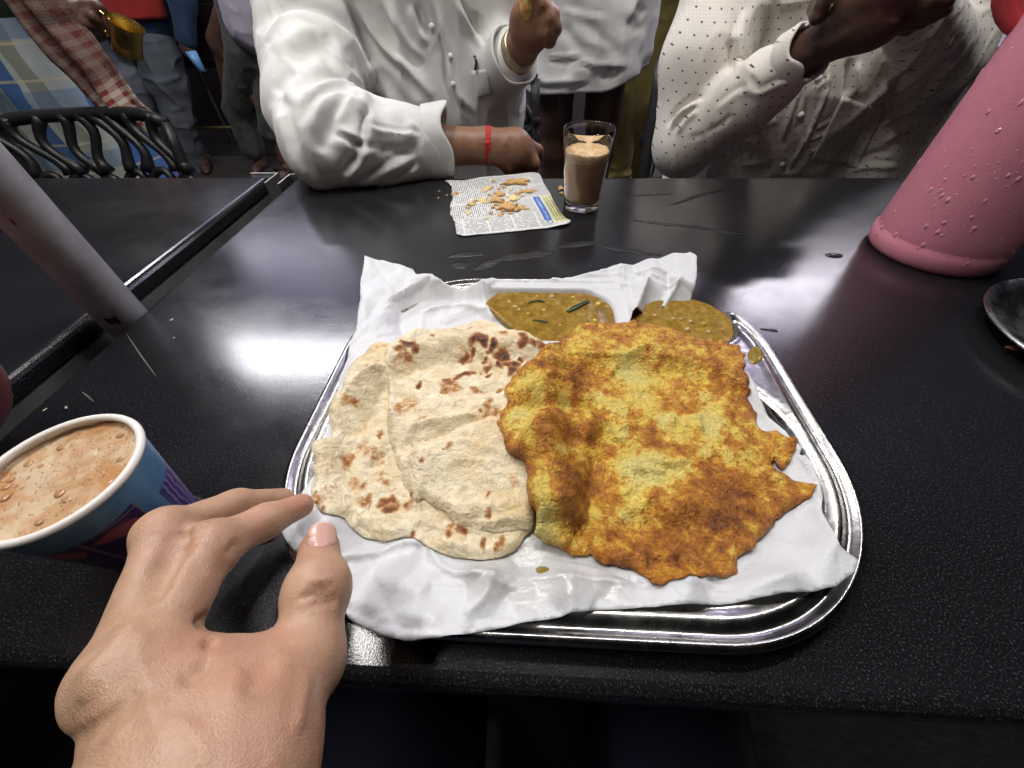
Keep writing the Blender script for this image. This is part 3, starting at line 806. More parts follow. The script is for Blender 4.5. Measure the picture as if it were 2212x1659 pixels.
S_B = [((-0.1403,0.1873,0.764), .010, .55), ((-0.1456,0.1924,0.764), .006, .35), ((-0.1121,0.1663,0.764), .006, .85), ((-0.1112,0.1691,0.764), .007, .5), ((-0.1372,0.2234,0.764), .008, .35), ((-0.1348,0.2509,0.764), .006, .45), ((-0.1273,0.2579,0.764), .006, .45), ((-0.1304,0.2306,0.764), .007, .32),
 ((-0.1296,0.145,0.762), .010, .62), ((-0.1266,0.138,0.762), .008, .5), ((-0.1237,0.1552,0.762), .013, .34), ((-0.1136,0.1505,0.762), .014, .32), ((-0.1055,0.1411,0.762), .010, .42), ((-0.1204,0.1256,0.762), .009, .42), ((-0.1133,0.1226,0.762), .009, .4), ((-0.1082,0.1112,0.762), .009, .7), ((-0.1023,0.1094,0.762), .006, .55),
 ((-0.0906,0.1129,0.762), .007, .9), ((-0.0868,0.1075,0.762), .007, 1.), ((-0.099,0.1253,0.762), .007, .5), ((-0.0995,0.1309,0.762), .005, .4), ((-0.0788,0.1123,0.762), .007, .55), ((-0.1377,0.1295,0.762), .009, .32), ((-0.1307,0.1177,0.762), .008, .4), ((-0.136,0.1081,0.762), .009, .5), ((-0.1282,0.1005,0.762), .008, .5),
 ((-0.068,0.0916,0.762), .005, .85), ((-0.0481,0.0924,0.762), .006, .75), ((-0.0555,0.0903,0.762), .005, .4), ((-0.0211,0.0935,0.762), .006, .85), ((-0.0283,0.0852,0.762), .005, .85), ((-0.0164,0.0853,0.762), .006, .85), ((-0.0392,0.0973,0.762), .008, .9), ((-0.1381,0.1134,0.762), .0022, 1.2)]
FB = [([(-0.1222,0.2265,0.764),(-0.1284,0.2237,0.764),(-0.1339,0.2209,0.764),(-0.1386,0.2157,0.764),(-0.1418,0.2082,0.764),(-0.1446,0.2001,0.764),(-0.1473,0.1938,0.764)], .014, .0040, 1), ([(-0.1214,0.2204,0.764),(-0.1198,0.204,0.764),(-0.1233,0.1931,0.764),(-0.1243,0.1827,0.764),(-0.1233,0.17,0.764)], .010, .0032, 1), ([(-0.0985,0.1548,0.762),(-0.1054,0.1521,0.762),(-0.111,0.1421,0.762),(-0.1134,0.1361,0.762),(-0.112,0.1282,0.762),(-0.1082,0.1207,0.762)], .010, .0028, -1), ([(-0.1384,0.1534,0.762),(-0.1312,0.1366,0.762),(-0.1221,0.1201,0.762),(-0.1184,0.1108,0.762),(-0.1144,0.0991,0.762)], .009, .0030, -1), ([(-0.1184,0.1688,0.764),(-0.126,0.1645,0.764),(-0.1331,0.159,0.764),(-0.1354,0.15,0.764),(-0.1339,0.1427,0.764)], .010, .0025, 1), ([(-0.1226,0.2256,0.764),(-0.1336,0.2201,0.764),(-0.141,0.2115,0.764),(-0.1446,0.2001,0.764)], .004, .003), ([(-0.1194,0.2138,0.764),(-0.1219,0.2008,0.764),(-0.1234,0.1856,0.764),(-0.1229,0.1687,0.764)], .0035, -.003), ([(-0.1336,0.2036,0.764),(-0.1269,0.1855,0.764),(-0.124,0.1686,0.764)], .004, -.002), ([(-0.1031,0.1598,0.762),(-0.1068,0.1495,0.762),(-0.1124,0.1396,0.762),(-0.1134,0.1326,0.762),(-0.1087,0.1206,0.762)], .003, -.003), ([(-0.1375,0.1509,0.762),(-0.1306,0.1343,0.762),(-0.1191,0.1129,0.762),(-0.1144,0.0991,0.762)], .004, -.003), ([(-0.116,0.1039,0.762),(-0.1091,0.0974,0.762),(-0.0976,0.0905,0.762)], .003, -.0035),
 ([(-0.0985,0.0997,0.762),(-0.086,0.0955,0.762),(-0.0766,0.0949,0.762),(-0.0674,0.0953,0.762)], .006, .002), ([(-0.0688,0.1107,0.762),(-0.0671,0.1048,0.762)], .003, -.002), ([(-0.1319,0.1103,0.762),(-0.1225,0.1087,0.762),(-0.1194,0.1108,0.762)], .003, -.002)]
V, F, at = bread(BLW, lambda P: paper_z(P) + .0004, lambda P: np.maximum(paper_z(P), .7545) + .0050, FB, S_B, seed=3)
low = tag(obj('flatbread', V, F, bread_m, attrs=at), 'lower layered flatbread peeking out left of and below the upper one', 'flatbread', 'layered flatbreads')
UPW = [(-0.0995,0.2776,0.768),(-0.0743,0.293,0.768),(-0.051,0.3061,0.768),(-0.0401,0.304,0.768),(-0.0268,0.2968,0.768),(-0.0152,0.2871,0.768),(-0.004,0.2778,0.768),(0.0042,0.2698,0.768),(0.0184,0.2554,0.768),(0.0216,0.231,0.768),(0.0184,0.1987,0.768),(0.0198,0.1705,0.768)] + [(0.009,0.1303,0.768),(0.0052,0.1146,0.768),(0.0037,0.0992,0.768),(-0.0045,0.0962,0.768),(-0.0124,0.0948,0.768),(-0.0266,0.0947,0.768),(-0.0321,0.096,0.768),(-0.0402,0.0964,0.768),(-0.0451,0.0987,0.768),(-0.0494,0.1028,0.768),(-0.0508,0.1056,0.768),(-0.0577,0.1083,0.768),(-0.0652,0.1129,0.768),(-0.0695,0.1152,0.768),(-0.0708,0.1122,0.768),(-0.0752,0.1128,0.768),(-0.0823,0.1206,0.768),(-0.0874,0.129,0.768),(-0.0922,0.1402,0.768)] + [(-0.0914,0.1371,0.768),(-0.0987,0.1511,0.768),(-0.105,0.1624,0.768),(-0.109,0.18,0.768),(-0.114,0.1961,0.768),(-0.1171,0.2102,0.768),(-0.1234,0.2234,0.768),(-0.1256,0.2357,0.768),(-0.1273,0.2468,0.768),(-0.1235,0.2575,0.768),(-0.1163,0.2667,0.768)]
S_U = [((-0.1064,0.249,0.77), .010, .92), ((-0.1115,0.2432,0.77), .008, .8), ((-0.1004,0.2453,0.77), .007, .85), ((-0.1039,0.2379,0.77), .011, .5), ((-0.1102,0.2323,0.77), .008, .3), ((-0.0595,0.289,0.77), .0045, .75), ((-0.066,0.276,0.77), .012, .45), ((-0.0583,0.2793,0.77), .008, .7), ((-0.0706,0.2748,0.77), .004, 1.), ((-0.032,0.2832,0.77), .0035, .85), ((-0.0871,0.2607,0.77), .004, .75),
 ((-0.0237,0.2688,0.77), .008, .5), ((-0.0119,0.2742,0.77), .007, .8), ((-0.0049,0.2603,0.77), .009, .85), ((0.0029,0.2576,0.77), .008, .8), ((0.0119,0.2559,0.77), .008, .75), ((-0.0478,0.2582,0.77), .010, .95), ((-0.0448,0.2544,0.77), .006, 1.05), ((-0.0578,0.2446,0.77), .010, .72), ((-0.0504,0.2467,0.77), .006, .8), ((-0.0342,0.2518,0.77), .009, 1.1), ((-0.0387,0.2451,0.77), .006, .8), ((-0.0223,0.2456,0.77), .011, .95), ((-0.0155,0.2367,0.77), .011, .95), ((-0.0254,0.2364,0.77), .007, 1.05), ((-0.0164,0.2297,0.77), .008, .95), ((-0.0106,0.2386,0.77), .006, .7), ((-0.0367,0.2361,0.77), .007, .85), ((-0.0362,0.2248,0.77), .006, 1.), ((-0.0436,0.2306,0.77), .005, .5),
 ((-0.054,0.2251,0.77), .008, .95), ((-0.0584,0.2216,0.77), .006, .8), ((-0.0691,0.2196,0.77), .009, .7), ((-0.0661,0.2083,0.77), .014, .52), ((-0.059,0.2085,0.77), .010, .5), ((-0.0623,0.2148,0.77), .008, .6), ((-0.0436,0.2089,0.77), .009, .5), ((-0.0214,0.2112,0.77), .009, .52), ((-0.0951,0.2074,0.77), .006, 1.02), ((-0.0957,0.1919,0.77), .015, .36), ((-0.1015,0.1873,0.77), .010, .38), ((-0.0914,0.1935,0.77), .008, .4), ((-0.0831,0.1764,0.77), .010, .3), ((-0.0305,0.1939,0.77), .008, .45), ((-0.0277,0.1867,0.77), .010, .5), ((-0.0386,0.1835,0.77), .005, .6), ((-0.0325,0.1788,0.77), .008, .4), ((-0.0045,0.2433,0.77), .005, .85),
 ((-0.0515,0.1496,0.77), .007, .5), ((-0.0716,0.1388,0.77), .005, .9), ((-0.1086,0.1798,0.77), .005, .3), ((-0.0242,0.114,0.77), .005, .6), ((-0.0583,0.135,0.77), .002, .9), ((-0.0775,0.1279,0.77), .002, 1.1), ((-0.0807,0.1175,0.77), .004, .7), ((-0.0262,0.1016,0.77), .004, .55), ((-0.0102,0.1242,0.77), .007, .35), ((-0.0583,0.1473,0.77), .002, .9)]
UF = [([(-0.0871,0.1483,0.772),(-0.0774,0.1514,0.772),(-0.0651,0.1583,0.772),(-0.0505,0.1665,0.772),(-0.0355,0.1771,0.772),(-0.0242,0.1866,0.772)], .030, .0050, -1), ([(-0.0908,0.1594,0.772),(-0.0821,0.1684,0.772),(-0.0677,0.1729,0.772),(-0.0508,0.1769,0.772),(-0.0393,0.1812,0.772)], .012, .0040, -1), ([(-0.1192,0.223,0.772),(-0.1159,0.2065,0.772),(-0.1098,0.1883,0.772),(-0.106,0.1714,0.772)], .010, .0028, 1), ([(-0.0488,0.104,0.77),(-0.0407,0.1017,0.77),(-0.0291,0.1034,0.77),(-0.0166,0.1052,0.77),(-0.0049,0.1093,0.77)], .012, .0030, 1), ([(-0.0448,0.0983,0.77),(-0.0339,0.0976,0.77),(-0.0197,0.0986,0.77),(0.0017,0.1001,0.77)], .008, .0028, 1), ([(-0.0549,0.2538,0.772),(-0.0384,0.243,0.772),(-0.0249,0.2291,0.772),(-0.0099,0.2211,0.772)], .008, .0018, 1), ([(-0.0926,0.1903,0.772),(-0.0781,0.1983,0.772),(-0.0612,0.1943,0.772),(-0.0481,0.1992,0.772),(-0.0285,0.2123,0.772)], .010, .0018, -1), ([(-0.0888,0.1601,0.772),(-0.0811,0.1688,0.772),(-0.0688,0.1726,0.772),(-0.0508,0.1766,0.772),(-0.0403,0.1804,0.772)], .0045, .0042), ([(-0.0883,0.1488,0.772),(-0.0775,0.1516,0.772),(-0.0642,0.159,0.772),(-0.0494,0.1666,0.772),(-0.0345,0.1778,0.772),(-0.0242,0.1866,0.772)], .0050, -.0045), ([(-0.0893,0.1575,0.772),(-0.0883,0.1488,0.772)], .004, -.003), ([(-0.0952,0.1731,0.772),(-0.0797,0.1834,0.772),(-0.0585,0.1914,0.772),(-0.0309,0.1997,0.772)], .010, .0022), ([(-0.119,0.2179,0.772),(-0.1122,0.1972,0.772),(-0.106,0.17,0.772)], .005, .0025), ([(-0.1184,0.2318,0.772),(-0.1086,0.2603,0.772),(-0.0911,0.273,0.772)], .008, .0025), ([(-0.0867,0.1465,0.772),(-0.0617,0.1449,0.772),(-0.0372,0.153,0.772),(-0.0172,0.1625,0.772)], .018, .0045), ([(-0.0474,0.1038,0.77),(-0.0363,0.1028,0.77),(-0.0202,0.1049,0.77),(-0.0058,0.1093,0.77)], .0035, -.003), ([(-0.0402,0.0976,0.77),(-0.0269,0.099,0.77),(-0.0125,0.0982,0.77),(0.0025,0.0997,0.77)], .003, -.0022), ([(-0.0556,0.1084,0.77),(-0.0414,0.1065,0.77),(-0.0279,0.1094,0.77)], .006, .002), ([(-0.0909,0.1367,0.77),(-0.0832,0.1259,0.77),(-0.0764,0.1176,0.77)], .004, -.002),
 ([(-0.0442,0.2503,0.772),(-0.028,0.2379,0.772),(-0.0125,0.2261,0.772)], .003, .002), ([(-0.0522,0.2319,0.772),(-0.0331,0.2255,0.772)], .003, -.0016), ([(-0.0533,0.1945,0.772),(-0.0349,0.2058,0.772),(-0.0192,0.2159,0.772)], .004, -.002)]
bz = lambda P: np.maximum(paper_z(P), .7555) + .0055
V, F, at = bread(UPW, lambda P: bz(P) - .003, lambda P: bz(P) + .0045, UF, S_U, seed=12, lump=.0025, edge=.0048)
tag(obj('flatbread', V, F, bread_m, attrs=at), 'upper layered flatbread with charred brown patches, partly under the omelette', 'flatbread', 'layered flatbreads')

# ---- omelette
M = Mat('omelette', rough=.3, spec=.5)
b = M.attr('brown'); pale = M.attr('pale')
nz = M.math('SUBTRACT', M.noise(165, 7, .78, dist=.8), .5)
nz2 = M.math('SUBTRACT', M.noise(520, 4, .7), .5)
bb = M.math('ADD', M.math('ADD', b, M.math('MULTIPLY', nz, 1.6)), M.math('MULTIPLY', nz2, .75))
egg = M.mix(M.noise(60, 4), (.78, .49, .04), (.84, .64, .13))
egg = M.mix(pale, egg, (.74, .64, .22))
col = M.mix(M.mapr(bb, .30, .46), egg, (.66, .33, .036))
col = M.mix(M.mapr(bb, .48, .80), col, (.44, .155, .016))
col = M.mix(M.mapr(bb, .86, 1.30), col, (.17, .048, .008))
M.set('Base Color', col)
M.set('Roughness', M.mapr(M.noise(110, 4, .6), .32, .68, .20, .46)); M.set('Coat Weight', .0)
M.set('Subsurface Weight', .08); M.set('Subsurface Radius', (.004, .0025, .0008)); M.set('Subsurface Scale', 1.)
M.bump(M.noise(190, 6, .7, dist=.5), .0042, 1.); M.bump(M.vor(480)[0], .0010, .9)
egg_m = M.m
OM = [(0.0172,0.2548,0.766),(0.0255,0.2676,0.766),(0.0413,0.2851,0.766),(0.0485,0.2936,0.766),(0.0644,0.2982,0.766),(0.082,0.2979,0.766),(0.0999,0.2998,0.766),(0.1127,0.2973,0.766),(0.1328,0.2901,0.766),(0.1483,0.2837,0.766),(0.1584,0.2748,0.766),(0.173,0.2689,0.766),(0.1832,0.2605,0.766),(0.1842,0.2476,0.766)] + [(0.1883,0.2578,0.764),(0.1827,0.244,0.764),(0.1796,0.2268,0.764),(0.176,0.2108,0.764),(0.1796,0.196,0.764),(0.1769,0.1854,0.764),(0.1824,0.1825,0.764),(0.1877,0.181,0.764),(0.1875,0.1773,0.764),(0.1887,0.1725,0.764),(0.1905,0.1662,0.764),(0.1899,0.1601,0.764),(0.1867,0.1547,0.764),(0.18,0.1497,0.764),(0.1782,0.153,0.764),(0.177,0.1566,0.764),(0.1751,0.1514,0.764),(0.1768,0.1443,0.764),(0.1804,0.1389,0.764),(0.1852,0.135,0.764),(0.1882,0.1316,0.764),(0.1877,0.1286,0.764),(0.1832,0.1233,0.764),(0.1749,0.1187,0.764),(0.1665,0.1147,0.764),(0.1595,0.1086,0.764)] + [(0.1371,0.0921,0.76),(0.1298,0.087,0.76),(0.1247,0.0823,0.76),(0.1207,0.0752,0.76),(0.1111,0.0746,0.76),(0.0972,0.0718,0.76),(0.0833,0.0681,0.76),(0.0732,0.0667,0.76),(0.0698,0.0724,0.76),(0.0647,0.078,0.76),(0.0546,0.0768,0.76),(0.044,0.0793,0.76),(0.0418,0.084,0.76),(0.0319,0.0817,0.76),(0.0252,0.0849,0.76),(0.0155,0.0867,0.76),(0.0084,0.0904,0.76),(0.0047,0.0925,0.76)] + [(0.0062,0.1009,0.768),(0.0017,0.113,0.768),(0.0006,0.1227,0.768),(0.001,0.1337,0.768),(-0.0036,0.1408,0.768),(-0.0129,0.1472,0.768),(-0.0162,0.1588,0.768),(-0.0234,0.1702,0.768),(-0.0198,0.1844,0.768),(-0.0154,0.1958,0.768),(-0.0188,0.2035,0.768),(-0.0164,0.2158,0.768),(-0.0099,0.2272,0.768),(-0.0015,0.2358,0.768),(0.0085,0.2476,0.768)]
O = resample(spline(OM, 4), .0014)
O3 = np.c_[O, O[:, :1] * 0]
O = O + .0013 * np.stack([noise(O3, 210, 21), noise(O3, 210, 22)], 1) + .0016 * np.stack([noise(O3, 60, 23), noise(O3, 60, 24)], 1)
UPL = [p[:2] for p in UPW]
def om_base(P):
    du = sdist(P, resample(A(UPL), .006))
    z = np.maximum(paper_z(P), .7555)
    z = z + .0125 * (1 - sst(-.006, .018, du))
    return np.maximum(np.where(P[:, 1] > .262, np.maximum(z, .764), z), tray_top(P, .006) + .002)
OF = [([(-0.0145,0.1847,0.78),(0.0028,0.1777,0.78),(0.0234,0.1841,0.78),(0.0417,0.191,0.78),(0.0584,0.187,0.78)], .012, .0055, -1), ([(0.0554,0.173,0.78),(0.0501,0.1491,0.78),(0.0451,0.1311,0.78),(0.0381,0.1116,0.78),(0.0295,0.0966,0.78),(0.0208,0.0828,0.78)], .016, .0075, -1), ([(0.0063,0.2005,0.775),(0.0284,0.2095,0.775),(0.0525,0.2133,0.775)], .008, .0030, -1), ([(-0.0035,0.1608,0.78),(0.0079,0.1514,0.78),(0.0186,0.1389,0.78),(0.0242,0.1172,0.78),(0.024,0.0964,0.78)], .017, .017), ([(0.0078,0.1332,0.78),(0.0135,0.1137,0.78),(0.016,0.0989,0.78)], .013, .005), ([(0.0063,0.1572,0.78),(0.0228,0.1699,0.78),(0.0397,0.1746,0.78),(0.0514,0.1667,0.78)], .012, .007),
 ([(0.0578,0.1748,0.775),(0.0538,0.1526,0.775),(0.0496,0.1377,0.775),(0.043,0.1174,0.775),(0.0351,0.1019,0.775),(0.024,0.0875,0.775)], .0085, -.011), ([(0.0486,0.1431,0.775),(0.0422,0.1238,0.775),(0.0319,0.1047,0.775)], .005, -.003),
 ([(-0.0079,0.1929,0.775),(0.0063,0.2054,0.775),(0.025,0.2161,0.775),(0.044,0.213,0.775)], .010, .009), ([(-0.0049,0.2126,0.775),(0.0101,0.229,0.775),(0.0297,0.2379,0.775),(0.0492,0.2384,0.775)], .010, .009), ([(0.0135,0.1973,0.775),(0.0354,0.2048,0.775),(0.0508,0.2067,0.775)], .003, .0022), ([(-0.0155,0.1871,0.775),(-0.0006,0.1839,0.775),(0.0168,0.1867,0.775),(0.0383,0.1953,0.775),(0.0555,0.1911,0.775)], .0038, -.0075), ([(0.0118,0.2091,0.775),(0.0362,0.218,0.775),(0.0521,0.2205,0.775)], .0028, -.0028), ([(0.0177,0.2238,0.775),(0.0371,0.2325,0.775)], .003, -.002),
 ([(0.0684,0.2337,0.772),(0.0754,0.2423,0.772),(0.0891,0.2544,0.772),(0.1043,0.2609,0.772)], .0035, .0035), ([(0.0784,0.2332,0.77),(0.089,0.2391,0.77),(0.0982,0.2365,0.77)], .011, -.0075), ([(0.0705,0.2203,0.772),(0.0887,0.2182,0.772),(0.1047,0.2239,0.772)], .004, .002),
 ([(0.0567,0.1857,0.775),(0.0607,0.1771,0.775),(0.0627,0.1667,0.775)], .0035, .004), ([(0.0672,0.1752,0.775),(0.069,0.1698,0.775)], .007, -.005), ([(0.077,0.1841,0.775),(0.0699,0.171,0.775),(0.0627,0.1667,0.775)], .0035, .0035),
 ([(0.1067,0.197,0.77),(0.1062,0.1869,0.77),(0.106,0.176,0.77)], .003, -.004), ([(0.1134,0.1925,0.77),(0.1081,0.1803,0.77)], .0035, .003), ([(0.1369,0.1924,0.77),(0.1387,0.1813,0.77),(0.1328,0.1727,0.77)], .0035, -.003), ([(0.1293,0.1899,0.77),(0.1307,0.1768,0.77)], .004, .003),
 ([(0.0784,0.1567,0.77),(0.0894,0.1476,0.77),(0.1008,0.1426,0.77)], .0028, -.0042), ([(0.0733,0.1452,0.77),(0.0852,0.142,0.77),(0.0976,0.1424,0.77)], .003, .003), ([(0.0838,0.1512,0.77),(0.0989,0.148,0.77),(0.1157,0.1523,0.77)], .004, .003), ([(0.0668,0.1241,0.77),(0.0711,0.1146,0.77)], .006, -.003), ([(0.0804,0.1181,0.77),(0.0803,0.1104,0.77)], .003, -.003),
 ([(0.0288,0.0944,0.772),(0.056,0.1131,0.772),(0.0826,0.1172,0.772),(0.1127,0.1122,0.772)], .013, .004), ([(0.1025,0.1277,0.772),(0.1251,0.1157,0.772),(0.1479,0.1166,0.772)], .012, .003), ([(0.0364,0.0845,0.77),(0.06,0.0992,0.77),(0.0963,0.1006,0.77),(0.1276,0.0962,0.77)], .008, -.0025), ([(0.0445,0.0848,0.77),(0.0719,0.0886,0.77),(0.0914,0.0815,0.77)], .008, .003), ([(0.1587,0.2308,0.772),(0.15,0.1823,0.772),(0.158,0.1506,0.772)], .014, .0025), ([(0.1092,0.2817,0.768),(0.1406,0.2727,0.768),(0.1778,0.2494,0.768)], .008, .003), ([(0.0308,0.0817,0.77),(0.0432,0.0986,0.77),(0.0567,0.1157,0.77)], .006, -.003), ([(0.1566,0.1445,0.77),(0.1634,0.1244,0.77),(0.1765,0.1217,0.77)], .006, .0025)]
PALE = [((0.0900, 0.2408), .018, 1.1), ((0.0991, 0.2311), .010, .6), ((-0.0028, 0.2062), .009, .6), ((-0.0117, 0.1786), .008, .5), ((-0.0054, 0.1681), .013, .8), ((0.0065, 0.1929), .009, .5), ((0.0318, 0.1960), .010, .5), ((0.0677, 0.1971), .010, .9), ((0.0694, 0.1726), .010, .9), ((0.0577, 0.2040), .007, .8), ((0.1079, 0.1869), .012, 1.), ((0.1377, 0.1835), .013, .9), ((0.1240, 0.1830), .009, .5), ((0.0820, 0.1419), .017, 1.0), ((0.0989, 0.1480), .012, .9), ((0.0727, 0.1243), .011, .8), ((0.0659, 0.1098), .008, .6), ((0.0914, 0.2100), .010, .6), ((0.0290, 0.1455), .010, .7), ((0.0081, 0.1123), .010, .8), ((0.0081, 0.0972), .010, .8), ((0.0122, 0.0917), .010, .6), ((0.1389, 0.2114), .011, .55), ((0.1504, 0.2021), .009, .4), ((0.1668, 0.2303), .009, .4), ((0.0569, 0.2714), .012, .35), ((0.1495, 0.1592), .009, .35), ((0.1628, 0.1448), .008, .4), ((0.0499, 0.1077), .007, .4), ((0.0314, 0.0897), .008, .4), ((0.1736, 0.1416), .007, .3), ((0.1388, 0.2377), .008, .3), ((0.1238, 0.0854), .009, .35), ((0.1139, 0.1700), .008, .4), ((0.1270, 0.1584), .010, .4)]
BRN = [((0.0257, 0.2262), .020, .5), ((0.0445, 0.2214), .012, .5), ((0.0168, 0.1709), .020, .5), ((0.0366, 0.1633), .016, .55), ((0.0130, 0.1450), .013, .35), ((0.0373, 0.1297), .016, .6), ((0.0256, 0.1098), .016, .7), ((0.0232, 0.1225), .012, .4), ((0.0861, 0.1629), .014, .5), ((0.0979, 0.1574), .012, .45), ((0.1183, 0.2011), .014, .4), ((0.1657, 0.2384), .018, .35), ((0.1318, 0.1437), .020, .4), ((0.1076, 0.1224), .024, .45), ((0.1370, 0.1234), .02, .4), ((0.0851, 0.1002), .02, .4), ((0.1185, 0.1015), .02, .4), ((0.0533, 0.0906), .016, .4), ((0.1578, 0.1179), .016, .35), ((0.0823, 0.0761), .018, .3), ((0.1683, 0.1934), .012, .35), ((0.0752, 0.1998), .008, -.3), ((0.0687, 0.2654), .02, .1), ((0.1395, 0.2550), .016, .3)]
def om_top(P, D):
    P3 = np.c_[P, P[:, :1] * 0]
    z = om_base(P) + .0034 + .0020 * fbm(P3, 38, 3, 41) + .0017 * fbm(P3, 120, 3, 44, .6)
    for f in OF: z = z + stroke(P, f[0], f[1], f[2] * 1.25, *f[3:])
    z = z + .0022 * noise(P3, 70, 46) * (1 - sst(0, .02, D))
    lo_ = om_base(P) + .0030
    z = lo_ + .0012 * np.logaddexp(0, (z - lo_) / .0012) + .0009 * fbm(P3, 90, 3, 47, .6) * (z < lo_ + .002)
    return np.maximum(z, lo_ - .0008) - .0020 * (1 - sst(0, .004, D)) ** 2
V, F, n, D = slab(O, .0014, om_top, lambda P, D: om_base(P) + .0006 + .0008 * (1 - sst(0, .004, D)), 9)
P3 = np.c_[V[:, :2], V[:, :1] * 0]
wob = V[:, :2] + .007 * np.stack([fbm(P3, 70, 3, 51), fbm(P3, 70, 3, 52)], 1)
br = .50 + .34 * fbm(P3, 48, 3, 55, .6) + .62 * fbm(P3, 135, 4, 56, .7)
pl = np.zeros(len(V))
for c, r, a in PALE:
    q = blob(wob, c, r * .95, a); br -= q * .62; pl = np.maximum(pl, q)
for c, r, a in BRN: br += blob(wob, c, r, a * .55)
DD = np.r_[D, D]
br += .24 * np.exp(-DD / .0025) + .08 * np.exp(-DD / .010)
pl = np.clip(pl * (.5 + .8 * sst(-.2, .4, fbm(P3, 50, 2, 57))), 0, .9)
tag(obj('omelette', V, F, egg_m, attrs={'brown': br, 'pale': pl}), 'folded browned egg omelette with ragged edges lying beside the flatbreads', 'omelette')

# ================================================================== THINGS ON THE TABLES
TZ = .75
# ---- newspaper with crumbs
NP = [(-0.1522,0.7017,0.7512),(-0.1449,0.7053,0.7512),(-0.1343,0.7068,0.7512),(-0.1181,0.7104,0.7512),(-0.0956,0.7197,0.7512),(-0.0686,0.7287,0.7512),(-0.0412,0.7356,0.7512),(-0.0113,0.7387,0.7512),(-0.0004,0.7375,0.7512),(0.0105,0.7256,0.7512),(0.018,0.6886,0.7512),(0.0267,0.6552,0.7512),(0.0329,0.6156,0.7512),(0.0403,0.5831,0.7512),(0.0491,0.5567,0.7512),(0.0552,0.5502,0.7512),(0.0518,0.5406,0.7512),(0.0464,0.5353,0.7512),(0.0163,0.5281,0.7512),(-0.0305,0.5176,0.7512),(-0.0735,0.5088,0.7512),(-0.0931,0.5037,0.7512),(-0.1054,0.5085,0.7512),(-0.1073,0.5185,0.7512),(-0.1123,0.5447,0.7512),(-0.1181,0.5612,0.7512),(-0.1244,0.5746,0.7512),(-0.1255,0.5904,0.7512),(-0.1301,0.6089,0.7512),(-0.1283,0.6282,0.7512),(-0.1337,0.6553,0.7512),(-0.1379,0.6791,0.7512)]
NPO = resample(A([p[:2] for p in NP]), .004)
NPO = NPO + .0006 * np.stack([noise(np.c_[NPO, NPO[:, :1] * 0], 170, 61), noise(np.c_[NPO, NPO[:, :1] * 0], 170, 62)], 1)
# frame of the print: origin at the near-left corner, u along the near edge, v along the columns
n0, nu, nv = A((-0.0931,0.5037,0.7512))[:2], A((0.0464,0.5353,0.7512))[:2], A((-0.1343,0.7068,0.7512))[:2]
u = (nu - n0) / np.linalg.norm(nu - n0); v = A([-u[1], u[0]])
V2, F2, B2 = tri2d(NPO, .004, 4)
def news_z(P):
    P3 = np.c_[P, P[:, :1] * 0]
    e = sdist(P, NPO)
    z = .7511 + .0012 * np.abs(noise(P3, 22, 63)) + .0022 * blob(P, nu, .02) + .004 * blob(P, NP[9], .025) + .002 * blob(P, NP[0], .02)
    return z + stroke(P, [(-0.1299,0.6576,0.7512),(-0.0744,0.6599,0.7512),(-0.0189,0.6552,0.7512),(0.0285,0.6552,0.7512)], .003, .0009)
M = Mat('newsprint', rough=.75)
loc = M.node('Attribute', attribute_name='pu').outputs['Fac']; loc2 = M.node('Attribute', attribute_name='pv').outputs['Fac']
pu, pv = loc, loc2                       # metres along and across the sheet
fr = lambda a: M.math('FRACT', a)
step = lambda a, e: M.math('GREATER_THAN', a, e)
lt = lambda a, e: M.math('LESS_THAN', a, e)
mul = lambda a, b: M.math('MULTIPLY', a, b)
rngm = lambda a, lo, hi: mul(step(a, lo), lt(a, hi))
def lines(a, b, pitch, word, duty, colw):
    """rows of broken word marks: rows across a, words along b, columns of width colw along b"""
    row = M.math('FLOOR', M.math('DIVIDE', a, pitch))
    on = lt(fr(M.math('DIVIDE', a, pitch)), duty)
    nv_ = M.node('CombineXYZ', {0: M.math('DIVIDE', b, word), 1: mul(row, 7.31), 2: 0.}).outputs[0]
    wn = M.node('TexNoise', {'Vector': nv_, 'Scale': 1.0, 'Detail': 2.0}).outputs[0]
    gut = step(fr(M.math('DIVIDE', b, colw)), .07)
    return mul(mul(on, step(wn, .43)), gut)
txt1 = mul(lines(pu, pv, .0030, .0042, .5, .052), rngm(pv, .004, .3))
txt2 = mul(lines(pv, pu, .0030, .0042, .5, .036), rngm(pv, -.01, .052))
isv = lt(pv, .055)
ink = M.math('ADD', mul(txt2, isv), mul(txt1, M.math('SUBTRACT', 1., isv)))
ink = mul(ink, mul(rngm(pv, .006, .5), rngm(pu, -.02, .148)))
rule = M.math('ADD', rngm(pv, .0535, .0545), rngm(pv, .1335, .1343))
paperc = M.mix(M.noise(300, 3), (.58, .585, .57), (.68, .68, .66))
col = M.mix(mul(ink, .78), paperc, (.05, .05, .055))
col = M.mix(mul(rule, .6), col, (.12, .12, .13))
adbox = mul(rngm(pu, .117, .175), rngm(pv, .010, .112))
ad = M.mix(adbox, col, (.60, .60, .50))
ad = M.mix(mul(rngm(pu, .119, .130), rngm(pv, .022, .110)), ad, (.035, .12, .42))
ad = M.mix(mul(mul(rngm(pu, .1225, .1265), rngm(pv, .026, .104)), step(M.noise(620, 2), .52)), ad, (.55, .60, .70))
ad = M.mix(mul(rngm(pu, .132, .150), rngm(pv, .012, .110)), ad, (.55, .54, .28))
ad = M.mix(mul(mul(rngm(pu, .134, .148), rngm(pv, .016, .104)), mul(lines(pu, pv, .0045, .004, .42, .2), .8)), ad, (.10, .10, .06))
ad = M.mix(mul(rngm(pu, .159, .169), rngm(pv, .010, .108)), ad, (.045, .045, .042))
